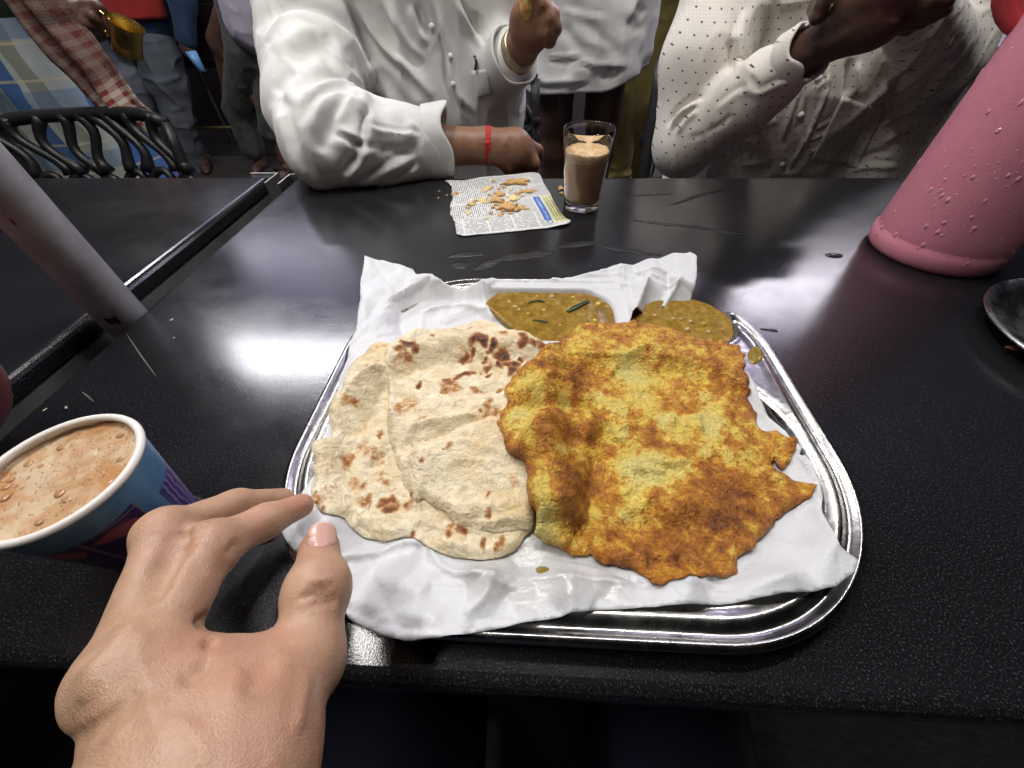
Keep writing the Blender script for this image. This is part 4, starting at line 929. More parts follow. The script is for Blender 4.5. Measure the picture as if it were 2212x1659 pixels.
ad = M.mix(mul(mul(rngm(pu, .1625, .1655), rngm(pv, .03, .075)), step(M.noise(700, 2), .5)), ad, (.5, .5, .48))
ring = M.math('ABSOLUTE', M.math('SUBTRACT', M.math('SQRT', M.math('ADD', M.math('POWER', M.math('SUBTRACT', pu, .1245), 2.), M.math('POWER', M.math('SUBTRACT', pv, .0155), 2.))), .0042))
ad = M.mix(lt(ring, .0009), ad, (.03, .07, .25))
M.set('Base Color', ad)
M.bump(M.noise(60, 3), .001)
W2 = V2 - n0
news = obj('newspaper_sheet', np.c_[V2, news_z(V2)], F2, M.m, attrs={'pu': W2 @ u, 'pv': W2 @ v})
tag(solidify(news, .00018), 'torn printed newspaper sheet with snack crumbs, lying beside the tea glass', 'newspaper')
M = Mat('fried_crumb', rough=.55)
M.set('Base Color', M.mix(M.noise(180, 4, .6), (.46, .22, .055), (.66, .42, .15))); M.bump(M.noise(240, 4), .001)
crumb_m = M.m
M = Mat('pale_crumb', rough=.6)
M.set('Base Color', M.mix(M.noise(180, 4, .6), (.62, .47, .17), (.74, .62, .30))); M.bump(M.noise(240, 4), .001)
pale_m = M.m
rc = np.random.default_rng(21)
def crumb(c, r, m, label, h=.0035, zf=None, asp=1.25, rot=None):
    asp = min(asp, 1.4); n = 14; th = np.arange(n) * 2 * math.pi / n
    ph = rc.uniform(0, 3.14) if rot is None else rot
    rad = r * 1.15 * (1 + .62 * rc.uniform(-1, 1, n))
    o = np.stack([rad * np.cos(th) * asp ** .5, rad * np.sin(th) / asp ** .5], 1) @ A([[math.cos(ph), math.sin(ph)], [-math.sin(ph), math.cos(ph)]]) + A(c)[:2]
    sd_ = int(rc.integers(1000))
    zb = float(zf(A([c[:2]]))[0]) if zf else .75
    V, F, nn, D = slab(o, max(r / 5, .0008), lambda P, D: zb + h * (.35 + .65 * sst(0, r * .5, D)) + .5 * h * noise(np.c_[P, P[:, :1] * 0], .35 / r, sd_) + .25 * h * noise(np.c_[P, P[:, :1] * 0], 1. / r, sd_ + 1), lambda P, D: zb + .0003 + .0008 * np.abs(noise(np.c_[P, P[:, :1] * 0], .5 / r, sd_ + 2)), sd_)
    return tag(obj('snack_crumb', V, F, m), label, 'crumb', 'fried snack crumbs on the newspaper')
nz = lambda P: news_z(P)
crumb((-0.0287,0.6962,0.753), .0125, crumb_m, 'largest orange crumb at the far end of the newspaper', .006, nz, 2.2, .1)
crumb((-0.0401,0.5924,0.753), .0115, crumb_m, 'big flaky crumb nearest the middle of the newspaper', .006, nz, 1.5, .5)
crumb((-0.0601,0.6194,0.753), .009, crumb_m, 'orange crumb flake touching the pale crumb in the heap', .005, nz, 1.6, -.2)
crumb((-0.0179,0.5925,0.753), .0078, crumb_m, 'pointed crumb lying beside the blue printed strip', .0045, nz, 1.3, .9)
crumb((-0.0532,0.6482,0.753), .009, crumb_m, 'crumb in the centre of the heap behind the flake', .005, nz, 1.7, .6)
crumb((-0.0803,0.6645,0.753), .0065, pale_m, 'yellowish crumb left of the largest orange crumb', .004, nz, 1.3)
crumb((-0.0789,0.6215,0.753), .0070, pale_m, 'palest yellow crumb at the left of the heap', .0035, nz, 1.8)
crumb((-0.0967,0.6066,0.753), .0058, pale_m, 'greenish yellow crumb left of the heap by itself', .0035, nz, 1.6)
crumb((-0.0316,0.6325,0.753), .0085, pale_m, 'yellow crumb right of the middle, above the blue strip', .004, nz, 1.5)
crumb((-0.0107,0.6574,0.753), .0090, crumb_m, 'long flat crumb pointing right above the blue strip', .004, nz, 2.6, .2)
crumb((-0.1267,0.6496,0.753), .0050, crumb_m, 'single orange crumb on the torn left edge of the newspaper', .0035, nz, 1.7)
CRL = ['small orange crumb behind the heap, close to the far fold', 'small crumb under the greenish yellow crumb', 'pale small crumb left of the big flaky crumb', 'tiny crumb alone nearest the left torn edge', 'small crumb between the largest crumb and the centre crumb',
 'pale small crumb touching the largest orange crumb', 'small crumb at the foot of the largest orange crumb', 'pale small crumb right of the flake', 'small crumb between the flake and the big flaky crumb', 'small crumb right of the big flaky crumb, behind it',
 'pale small crumb left of the centre crumb', 'small crumb beside the yellow crumb, behind the blue strip', 'small crumb under the long flat crumb', 'pale small crumb nearest the viewer in the heap', 'small crumb pressed to the big flaky crumb',
 'tiny crumb nearest the viewer on the lower text block', 'pale small crumb between the greenish and the palest crumb', 'small crumb in front of the flake', 'tiny crumb at the corner of the blue strip', 'pale small crumb beside the flake, behind it', 'small crumb right of and in front of the big flaky crumb', 'small crumb left of the largest orange crumb', 'pale tiny crumb between yellowish and centre crumb']
for i, p in enumerate([(-0.0684,0.7014,0.753),(-0.0984,0.5922,0.753),(-0.0626,0.5746,0.753),(-0.0962,0.5744,0.753),(-0.0584,0.6692,0.753),(-0.0493,0.674,0.753),(-0.0375,0.6621,0.753),(-0.0422,0.6152,0.753),(-0.0538,0.6046,0.753),(-0.0367,0.6089,0.753),(-0.0691,0.6414,0.753),(-0.0259,0.6459,0.753),(-0.0185,0.6414,0.753),(-0.0479,0.5689,0.753),(-0.0438,0.5825,0.753),(-0.0684,0.5556,0.753),(-0.0924,0.6151,0.753),(-0.0608,0.5944,0.753),(-0.0068,0.5885,0.753),(-0.0584,0.6325,0.753),(-0.0332,0.5747,0.753),(-0.0521,0.6887,0.753),(-0.07,0.6741,0.753)]):
    crumb(p, float(rc.uniform(.0022, .0042)), crumb_m if i % 3 else pale_m, CRL[i], .003, nz)
for p, r, lab in zip([(0.0453,0.6745,0.751),(0.0459,0.652,0.751)], (.005, .0025), ('orange crumb on the table just left of the tea glass', 'tiny crumb on the table below the one beside the glass')):
    c_ = crumb(p, r, crumb_m, lab, .0035); c_['group'] = 'crumbs on the bare table'
for p, lab in zip([(-0.1561,0.6629,0.751),(-0.1412,0.6466,0.751),(-0.1522,0.6353,0.751)], ('white fleck on the table under the sleeve, farthest of three', 'white fleck on the table nearest to the newspaper edge', 'white fleck on the table under the sleeve, lowest of three')):
    c_ = crumb(p, .0013, pale_m, lab, .001); c_['group'] = 'crumbs on the bare table'

# ---- glass of milky tea
gc = A((0.0733,0.6039,0.75))
M = Mat('clear_glass', (1, 1, 1), .015); M.set('Transmission Weight', 1.); M.set('IOR', 1.45); glass_m = M.m
gl = thing('tea_glass', (gc[0], gc[1], .75), 'clear tapered glass of milky tea standing behind the newspaper', 'glass')
R0, R1, HG = .0262, .0348, .104
ro = lambda z: R0 + (R1 - R0) * z / HG
prof = [(.0001, .0005), (R0 - .002, .0005), (R0, .002)] + [(ro(z), z) for z in np.linspace(.004, HG - .001, 14)] + [(R1 - .0004, HG), (R1 - .0012, HG - .0004)] + [(ro(z) - .0018, z) for z in np.linspace(HG - .002, .0125, 14)] + [(R0 - .0055, .0102), (.0001, .0095)]
V, F = lathe(prof, 64, (gc[0], gc[1], .75)); obj('tumbler', V, F, glass_m, gl)
M = Mat('milk_tea', rough=.35)
M.set('Base Color', M.mix(M.mapr(M.noise(60, 4), .3, .7), (.54, .32, .165), (.62, .39, .21))); tea_m = M.m
lv = .0775
prof = [(.0001, .0100), (R0 - .006, .0106), (ro(.0125) - .0021, .0130)] + [(ro(z) - .0021, z) for z in np.linspace(.014, lv - .010, 8)]
V, F = lathe(prof, 48, (gc[0], gc[1], .75)); obj('tea', V, F, tea_m, gl)
M = Mat('tea_froth', rough=.4)
M.set('Base Color', M.mix(M.mapr(M.noise(120, 5, .65), .35, .68), (.60, .33, .11), (.82, .64, .40))); M.bump(M.vor(420)[0], .0012); froth_m = M.m
prof = [(ro(lv - .010) - .0021, lv - .010), (ro(lv) - .0021, lv)] + [(r, lv + .003 * (1 - (r / R1) ** 2)) for r in np.linspace(ro(lv) - .003, .0001, 12)]
V, F = lathe(prof, 48, (gc[0], gc[1], .75)); V[:, 2] += .0008 * noise(V, 140, 5) * (V[:, 2] > .75 + lv - .002); obj('froth', V, F, froth_m, gl)

# ---- paper cup of coffee
rimc = A((-0.2428,0.0878,0.822))
cc = (-.249, .092)
H0, CR0, CR1 = .072, .0270, .0380
cup = thing('paper_cup', (cc[0], cc[1], .75), 'blue and purple printed paper cup full of frothy coffee, left of the hand', 'cup')
cr_of = lambda z: CR0 + (CR1 - CR0) * z / H0
prof = [(.0001, .006), (CR0 - .0015, .006), (CR0 - .001, .0), (CR0, .0)] + [(cr_of(z), z) for z in np.linspace(.002, H0, 20)]
V, F = lathe(prof, 96, (cc[0], cc[1], .75))
M = Mat('cup_print', rough=.36)
P = M.xyz()
ang = M.math('ARCTAN2', P[1], P[0]); zz = P[2]
s_ = mul(ang, .0325)                    # metres round the cup
pt = lambda f, a, b: M.mix(f, a, b)
blue = M.ramp(M.mapr(zz, .0, .072), (0., (.05, .10, .28)), (.5, (.055, .16, .36)), (1., (.12, .28, .46)))
blue = pt(M.mapr(M.noise(140, 4), .4, .75, 0, .35), blue, (.03, .08, .22))
sx, sz = M.math('DIVIDE', M.math('ADD', s_, .0585), .026), M.math('DIVIDE', zz, .0265)
fx, fz = fr(sx), fr(sz)
half = lt(M.math('ADD', fx, fz), 1.02)
quad = pt(half, (.035, .022, .10), (.028, .018, .085))
quad = pt(mul(lt(M.math('ADD', M.math('POWER', M.math('DIVIDE', M.math('SUBTRACT', fx, .45), .42), 2.), M.math('POWER', M.math('DIVIDE', M.math('SUBTRACT', fz, .62), .26), 2.)), 1.), step(sz, 1.)), quad, (.30, .075, .115))
quad = pt(mul(mul(lt(fz, M.math('SUBTRACT', .75, mul(fx, .5))), 1.), 1.), quad, (.032, .020, .095))
lines_ = M.math('MAXIMUM', M.math('MAXIMUM', lt(fx, .035), lt(fz, .035)), mul(step(fx, .965), 1.))
quad = pt(mul(lines_, .55), quad, (.33, .26, .30))
dome_ = lt(zz, M.math('ADD', .058, mul(M.math('SINE', mul(s_, 30.)), .006)))
side = mul(rngm(s_, -.0585, -.0065), dome_)
base = pt(side, blue, quad)
swirl = M.node('TexWave', {'Vector': M.node('CombineXYZ', {0: s_, 1: zz, 2: 0.}).outputs[0], 'Scale': 60., 'Distortion': 6., 'Detail': 2., 'Detail Scale': 1.5}).outputs['Fac']
base = pt(mul(mul(rngm(s_, .006, .05), lt(zz, .045)), 1.), base, M.mix(M.mapr(swirl, .55, .75), (.055, .028, .16), (.22, .16, .36)))
base = pt(mul(mul(rngm(s_, .004, .0075), lt(zz, .045)), 1.), base, (.03, .03, .16))
M.set('Base Color', base)
obj('cup_wall', V, F, M.m, cup)
rim_m = simple('cup_rim', (.78, .75, .70), .45, 0, .05)
V, F = lathe([(cr_of(z) - .0006, z) for z in np.linspace(H0, .008, 12)] + [(.0001, .0075)], 96, (cc[0], cc[1], .75)); obj('cup_lining', V, F, rim_m, cup)
th = np.linspace(0, 2 * math.pi, 13)
prof = [(CR1 - .0004 + .0021 * math.cos(a), H0 + .0005 + .0021 * math.sin(a)) for a in th]
V, F = lathe(prof, 96, (cc[0], cc[1], .75)); obj('rolled_rim', V, F, rim_m, cup)
M = Mat('coffee_froth', rough=.22)
n = M.noise(42, 5, .6, dist=.6)
col = M.mix(M.mapr(n, .40, .60), (.60, .46, .30), (.46, .235, .10))
vd = M.vor(150)[0]; vb = M.vor(330)[0]
col = M.mix(M.mapr(vb, .12, .26, .5, 0), col, (.34, .17, .07))
col = M.mix(M.math('MULTIPLY', M.mapr(vd, .08, .20, .55, 0), M.mapr(M.noise(30, 2), .45, .6)), col, (.17, .085, .04))
M.set('Base Color', col); M.bump(M.math('ADD', M.mapr(vb, .0, .3), M.math('MULTIPLY', M.mapr(vd, .0, .25), .8)), .0007, .8)
cof = M.m
zl = H0 - .0040
nr, na = 26, 90
V = [(cc[0], cc[1], .75 + zl)]; rl = cr_of(zl) - .0009
for i in range(1, nr + 1):
    r = rl * i / nr
    for j in range(na):
        a = 2 * math.pi * j / na; V.append((cc[0] + r * math.cos(a), cc[1] + r * math.sin(a), .75 + zl + .0012 * (i == nr)))
V = A(V); V[:, 2] += .0007 * noise(V, 110, 71) + .0005 * noise(V, 260, 72)
F = [(0, 1 + j, 1 + (j + 1) % na) for j in range(na)]
for i in range(nr - 1):
    for j in range(na):
        k = (j + 1) % na; F.append((1 + i * na + j, 1 + (i + 1) * na + j, 1 + (i + 1) * na + k, 1 + i * na + k))
obj('coffee', V, F, cof, cup)
film = Mat('froth_bubble', (.40, .22, .10), .05, 0, .6).m
for p, r in zip([(-0.2676,0.1109,0.818),(-0.2604,0.1134,0.818),(-0.2393,0.1199,0.818),(-0.2438,0.1166,0.818),(-0.249,0.118,0.818),(-0.2467,0.1131,0.818),(-0.2534,0.1155,0.818),(-0.2511,0.1227,0.818),(-0.2357,0.1094,0.818),(-0.2268,0.1042,0.818),(-0.2765,0.0996,0.818),(-0.2677,0.0982,0.818),(-0.2598,0.1006,0.818),(-0.2437,0.0832,0.818),(-0.237,0.0798,0.818),(-0.2327,0.0862,0.818),(-0.2362,0.0932,0.818),(-0.2275,0.0873,0.818),(-0.2779,0.0924,0.818),(-0.2778,0.0897,0.818),(-0.2374,0.0873,0.818),(-0.2759,0.0858,0.818),(-0.2693,0.0848,0.818),(-0.271,0.0797,0.818),(-0.255,0.0816,0.818),(-0.2603,0.082,0.818),(-0.2355,0.0774,0.818),(-0.2384,0.072,0.818),(-0.2549,0.0731,0.818),(-0.2562,0.069,0.818),(-0.2605,0.0686,0.818),(-0.2411,0.0679,0.818),(-0.2655,0.1011,0.818),(-0.2578,0.1233,0.818),(-0.2615,0.1107,0.818),(-0.258,0.1162,0.818)], (.0030, .0018, .0028, .0022, .0018, .0014, .0013, .0015, .0016, .0026, .0032, .0026, .0015, .0035, .0025, .0018, .0015, .0018, .0022, .0024, .002, .003, .002, .003, .0018, .0016, .0022, .0016, .0018, .0016, .0014, .0026, .0012, .001, .0012, .001)):
    q = A(p)[:2] - A(cc)
    if np.linalg.norm(q) > rl - r: continue
    if r < .0024: continue
    V, F = dome((p[0], p[1], .75 + zl), r * .75, r * .26, 16, 6); obj('bubble', V, F, film, cup)

# ---- pink water jug with condensation
ja = A((0.4343,0.4992,0.75)); jb = A((0.5492,0.4377,0.75))
jc = A([.497, .474, .75])
M = Mat('pink_plastic', rough=.42)
M.set('Base Color', M.mix(M.noise(90, 4), (.68, .24, .33), (.76, .29, .385)))
M.set('Subsurface Weight', .12); M.set('Subsurface Radius', (.01, .004, .005)); M.set('Subsurface Scale', 1.)
M.set('Roughness', M.mapr(M.noise(400, 3), .3, .7, .34, .5)); M.bump(M.noise(900, 2), .0003, .6)
pink = M.m
JR, JT, JH = .0660, .0625, .262
jug = thing('water_jug', tuple(jc), 'tall pink plastic water jug beaded with water drops at the right', 'jug')
jr = lambda z: JR + (JT - JR) * z / JH
prof = [(.0001, .002), (JR - .008, .002), (JR - .004, .0), (JR - .001, .003), (JR + .001, .008), (JR + .0012, .021), (JR - .0006, .0235), (JR - .0006, .026)] + [(jr(z), z) for z in np.linspace(.028, JH - .03, 16)] + [(jr(z) - .0015 * math.sin((z - JH + .03) * 100), z) for z in np.linspace(JH - .028, JH, 6)] + [(JT - .003, JH), (JT - .004, .02), (.0001, .018)]
V, F = lathe(prof, 96, jc); obj('body', V, F, pink, jug)
red_pl = simple('red_plastic', (.50, .055, .07), .35, 0, .1)
# lid with a pouring lip and a looped handle on the far-left side
prof = [(JT + .001, JH - .012), (JT + .0035, JH - .010), (JT + .0035, JH + .004), (JT - .004, JH + .010), (.03, JH + .016), (.0001, JH + .018)]
V, F = lathe(prof, 64, jc); obj('lid', V, F, red_pl, jug)
hd = A([-.80, .60, 0]); hd /= np.linalg.norm(hd)
hp = A((0.4086,0.5,0.9578)); dirh = A([hp[0] - jc[0], hp[1] - jc[1], 0]); dirh /= np.linalg.norm(dirh)
pth = [jc + hd * (jr(z) + o) + A([0, 0, z]) for z, o in ((.205, -.004), (.208, .002), (.214, .010), (.224, .019), (.236, .023), (.248, .020), (.256, .010), (.260, -.002))]
P_ = A([list(q) for q in pth]); t_ = np.linspace(0, 1, len(P_)); tt = np.linspace(0, 1, 30)
P_ = np.stack([np.interp(tt, t_, P_[:, k]) for k in range(3)], 1); P_ = relax(P_, np.stack([np.arange(28), np.arange(1, 29), np.arange(2, 30)], 1), 0)
V, F = tube(P_, .0080 + .003 * np.linspace(0, 1, len(P_)), 12); obj('handle', V, F, red_pl, jug)
drop_m = Mat('water_drop', (1, 1, 1), .02); drop_m.set('Transmission Weight', 1.); drop_m.set('IOR', 1.33); water_m = drop_m.m
rj = np.random.default_rng(31)
DV, DF, o_ = [], [], 0
view_a = math.atan2(-jc[1], -jc[0])
for i in range(420):
    a = view_a + rj.normal(0, .75); z = rj.uniform(.01, .24) if i < 300 else rj.uniform(.02, .11)
    big = rj.random() < .16
    r = rj.uniform(.0012, .0024) if big else rj.uniform(.0004, .0010)
    n_ = A([math.cos(a), math.sin(a), 0]); tx = A([-math.sin(a), math.cos(a), 0]); tz = A([0, 0, 1.])
    el = rj.uniform(1.2, 1.9) if big else 1.1
    V, F = dome((0, 0, 0), 1, .55, 8, 4)
    rz = jr(z) if z > .026 else JR + .0011
    W_ = jc + n_ * (rz - .0001) + tz * z + r * (V[:, :1] * tx + V[:, 1:2] * el * tz + V[:, 2:3] * n_)
    DV.append(W_); DF.append(F + o_); o_ += len(V)
dm = Mat('condensation', (.76, .34, .43), .02, 0, 1.).m
tag(obj('condensation', np.vstack(DV), np.vstack(DF), dm, jug), kind='stuff')

# ---- steel plate on the right
pc = A((0.4582,0.3313,0.752)); PR = .105
pcx, pcy = pc[0] + PR * .94 - .020, pc[1] - .050
prof = [(.0001, .0015), (.070, .0015), (.078, .003), (.088, .013), (.092, .0155), (.0985, .0165), (.1035, .0170), (.105, .0160), (.1045, .0145), (.0985, .0150), (.0925, .0140), (.087, .0110), (.078, .0008), (.0001, .0006)]
V, F = lathe(prof[::-1], 96, (pcx, pcy, .75))
M = Mat('old_stainless', rough=.3, metal=1.)
M.set('Base Color', M.mix(M.noise(30, 5, .65), (.34, .35, .33), (.52, .53, .50))); M.set('Roughness', M.mapr(M.noise(50, 5, .7), .3, .7, .2, .42)); M.bump(M.noise(200, 3), .0003)
pl_ = thing('steel_plate', (pcx, pcy, .75), 'round dull steel plate on the table at the right below the pink jug', 'plate')
obj('dish', V, F, M.m, pl_)
q = A((0.4432,0.2823,0.757)); V, F, n, D = slab(spline([(q[0] + .008 * math.cos(a) * (1 + .3 * math.sin(3 * a)), q[1] + .004 * math.sin(a)) for a in np.linspace(0, 6.28, 12)[:-1]], 3), .0015, lambda P, D: .7572 + .0006 * sst(0, .002, D), lambda P, D: np.full(len(P), .7560))
obj('food_scrap', V, F, simple('scrap', (.12, .05, .02), .5), pl_)

# ---- water on the stone: smears and drops
M = Mat('wet_film', (.004, .004, .005), .04, 0, .5); M.bump(M.noise(260, 4, .6), .0022); wet_m = M.m
M = Mat('water_bead', (.02, .02, .022), .02, 0, .6); bead_m = M.m
rw = np.random.default_rng(41)
def puddle(line, w0, label, ragged=.5, h=.0011, seed=1, name='water_smear'):
    L = spline(line, 8, False); m = len(L)
    T = np.gradient(L, axis=0); T /= np.linalg.norm(T, axis=1)[:, None]; Nn = np.stack([-T[:, 1], T[:, 0]], 1)
    t = np.linspace(0, 1, m)
    wd = w0 * np.sin(np.pi * np.clip(t * .94 + .03, 0, 1)) ** .6
    wd = wd[:, None] * (1 + ragged * np.stack([noise(np.c_[L, L[:, :1] * 0 + 1], 110, seed), noise(np.c_[L, L[:, :1] * 0 + 3], 110, seed + 1)], 1))
    O = np.vstack([L + Nn * wd[:, :1], (L - Nn * wd[:, 1:])[::-1]])
    O = resample(O, .0018)
    V, F, n, D = slab(O, .0022, lambda P, D: .7503 + .4 * h * sst(0, .006, D) * (.75 + .35 * noise(np.c_[P, P[:, :1] * 0], 170, seed)), lambda P, D: np.full(len(P), .7501), seed)
    return tag(obj(name, V, F, wet_m), label, 'water', 'water spilled on the long stone table')
puddle([(0.1385,0.5615,0.75),(0.165,0.5512,0.75),(0.1956,0.5427,0.75),(0.2285,0.5344,0.75),(0.2598,0.5236,0.75),(0.2926,0.5118,0.75)], .0038, 'thin wet streak on the table far right of the tea glass', .35, .0009, 2)
puddle([(0.0852,0.483,0.75),(0.1006,0.4772,0.75),(0.1145,0.473,0.75),(0.1308,0.4674,0.75),(0.1443,0.4632,0.75),(0.1643,0.4579,0.75)], .0055, 'sparkling wet streak just behind the right paper corner', .6, .0012, 4)
puddle([(0.0321,0.4794,0.75),(0.0455,0.4819,0.75),(0.0604,0.4858,0.75),(0.0754,0.4875,0.75),(0.0848,0.486,0.75)], .0085, 'dark wet patch in front of the tea glass', .3, .0007, 6)
puddle([(-0.0675,0.4182,0.75),(-0.061,0.4287,0.75),(-0.0517,0.4342,0.75),(-0.0438,0.4424,0.75)], .0085, 'wet blot nearest the back rim of the tray, left part', .5, .001, 8)
puddle([(-0.0437,0.4411,0.75),(-0.03,0.4495,0.75),(-0.013,0.452,0.75),(0.0013,0.4556,0.75),(0.0157,0.4601,0.75),(0.0272,0.4628,0.75)], .0095, 'long pointed wet blot behind the tray', .5, .001, 10)
puddle([(-0.1062,0.4485,0.75),(-0.0926,0.4543,0.75),(-0.078,0.4545,0.75),(-0.0611,0.459,0.75)], .0085, 'wet blot under the near edge of the newspaper', .6, .001, 12)
puddle([(-0.0982,0.4335,0.75),(-0.0893,0.4309,0.75),(-0.0798,0.4337,0.75)], .0070, 'smaller wet blot left of the long pointed one', .6, .001, 14)
puddle([(0.2087,0.6112,0.75),(0.2317,0.6247,0.75),(0.2591,0.6442,0.75),(0.2858,0.6586,0.75),(0.3133,0.6735,0.75)], .0045, 'faint wiped streak far behind the wet streaks', .3, .0005, 16)
puddle([(0.1598,0.6459,0.75),(0.1811,0.6499,0.75),(0.2048,0.654,0.75),(0.228,0.6557,0.75)], .0045, 'faint wiped streak right of the tea glass rim', .3, .0005, 18)
puddle([(0.2301,0.3131,0.75),(0.2387,0.3116,0.75),(0.2467,0.3098,0.75)], .0016, 'tiny row of wet dots right of the tray', .9, .0007, 20)
p = (0.376,0.4601,0.75); V, F = dome((p[0], p[1], .75), 1, 1, 20, 6); V = A([p[0], p[1], .75]) + (V - A([p[0], p[1], .75])) * A([.0105, .0055, .0022])
tag(obj('water_drop', V, F, bead_m), 'single round water drop on the table left of the pink jug', 'water', 'water spilled on the long stone table')
fleck_m = simple('pale_fleck', (.55, .52, .36), .6)
for p, r, lab in zip(list([(-0.3849,0.3132,0.75),(-0.3621,0.2838,0.75),(-0.3969,0.191,0.75)]) + [(-0.4138,0.1884,0.7502)], (.0013, .0009, .0010, .0012), ('pale fleck on the table nearest the foot of the white pole', 'faint fleck below the pole foot', 'bright fleck behind the paper cup', 'ring-shaped fleck behind the paper cup at left')):
    c_ = crumb(p, r, fleck_m, lab, .0008, None, 1.8); c_['group'] = 'flecks on the stone'
scr = Mat('scratch', (.10, .095, .085), .4).m
for L, lab in (([(-0.4174,0.2892,0.7502),(-0.3809,0.2594,0.7502),(-0.3443,0.2306,0.7502)], 'long pale scratch running from the foot of the white pole'), ([(-0.3989,0.2098,0.7502),(-0.3889,0.2045,0.7502),(-0.3773,0.1981,0.7502)], 'short pale scratch behind the paper cup')):
    L = spline(L, 6, False); t = np.linspace(0, 1, len(L)); w_ = .0007 * np.sin(np.pi * (.05 + .9 * t))
    T = np.gradient(L, axis=0); T /= np.linalg.norm(T, axis=1)[:, None]; Nn = np.stack([-T[:, 1], T[:, 0]], 1)
    V = np.vstack([np.c_[L + Nn * w_[:, None], np.full(len(L), .75035)], np.c_[L - Nn * w_[:, None], np.full(len(L), .75035)]]); m_ = len(L)
    tag(obj('scratch', V, [(i, i + m_, i + m_ + 1, i + 1) for i in range(m_ - 1)], scr), lab, 'scratch', 'flecks on the stone')

# ================================================================== PHOTOGRAPHER'S LEFT HAND
def skin(name, lo, hi, red, sss=.15):
    M = Mat(name, rough=.42, spec=.45)
    c = M.mix(M.mapr(M.noise(38, 5, .65), .3, .7), lo, hi)
    c = M.mix(M.attr('flush'), c, red)
    c = M.mix(M.mapr(M.noise(420, 2), .62, .75, 0, .25), c, tuple(x * .8 for x in lo))
    M.set('Base Color', c)
    M.set('Subsurface Weight', sss); M.set('Subsurface Radius', (.006, .0025, .0015)); M.set('Subsurface Scale', 1.)
    M.set('Roughness', M.mapr(M.noise(150, 3), .3, .7, .34, .5))
    M.bump(M.node('TexNoise', {'Vector': M.scale((1, 1, 1)), 'Scale': 75., 'Detail': 5., 'Roughness': .6, 'Distortion': 1.5}).outputs[0], .0006, .6); M.bump(M.vor(1300)[0], .00022, .6); M.bump(M.noise(330, 4, .6), .00035, .5)
    return M.m
skin_l = skin('skin_light', (.37, .215, .135), (.50, .315, .21), (.50, .185, .13))
HI = [(-0.1281,0.011,0.8436), (-0.1398,0.0556,0.8283), (-0.1311,0.0749,0.8128), (-0.124,0.089,0.8009)]
HM = [(-0.1367,0.0088,0.8421), (-0.1598,0.0601,0.8308), (-0.154,0.0842,0.8092), (-0.1419,0.096,0.7921)]
HR = [(-0.1455,0.0014,0.8167), (-0.1839,0.0559,0.7971), (-0.1699,0.0767,0.7814), (-0.1562,0.0841,0.7711)]
HP = [(-0.1527,-0.0033,0.7951), (-0.2008,0.036,0.773), (-0.2005,0.0536,0.7592), (-0.1935,0.0644,0.7551)]
TH_ = [(-0.0836,-0.0071,0.8378), (-0.0829,0.0179,0.8199), (-0.0903,0.0442,0.8174), (-0.0976,0.062,0.8152)]
WR = [(-0.1018,-0.0163,0.844), (-0.0797,-0.0168,0.8422)]
pr = []
pr += chain(HI, [.0125, .0103, .0080, .0067], .005)
pr += chain(HM, [.0095, .0098, .0080, .0066], .004)
pr += chain(HR, [.0085, .0092, .0078, .0064], .004)
pr += chain(HP, [.0080, .0082, .0070, .0060], .004)
pr += chain(TH_, [.0150, .0122, .0108, .0090], .008)
W0 = (A(WR[0]) + A(WR[1])) / 2
back = A([-.012, -.055, -.012])
for Mc, r0 in ((HI[0], .0120), (HM[0], .0100), (HR[0], .0090), (HP[0], .0085)):
    pr.append(cap(A(WR[0]) * .55 + A(WR[1]) * .45, Mc, .0100, r0 - .001, .008))
pr.append(cap(WR[1], TH_[0], .014, .0145, .012))
pr.append(cap(A(HI[0]) * .6 + A(TH_[0]) * .4, A(TH_[1]) * .55 + A(HI[0]) * .45, .010, .006, .018))      # web
pr.append(cap((-0.1065,0.0023,0.837), (-0.0904,0.003,0.8367), .013, .011, .02))
pr.append(cap(WR[0], A(WR[0]) + back * 4, .014, .024, .02)); pr.append(cap(WR[1], A(WR[1]) + back * 4, .014, .024, .02))
pr.append(cap(W0, W0 + back * 4, .018, .028, .02))
pr.append(ball((-0.0882,0.0431,0.8218), .0118, .008)); pr.append(ball((-0.1372,0.0543,0.8309), .0108, .006)); pr.append(ball((-0.1601,0.0595,0.8331), .0106, .006))
pr.append(ball((-0.1335,0.0053,0.8441), .0075, .010)); pr.append(ball((-0.1247,0.0099,0.8492), .0085, .010))
V, F = implicit(pr, .0016)
V = relax(V, F, 2)
N = vnormals(V, F)
view = A((-0.8499,0.1684,-0.1551)) - A([0, 0, 1.0])
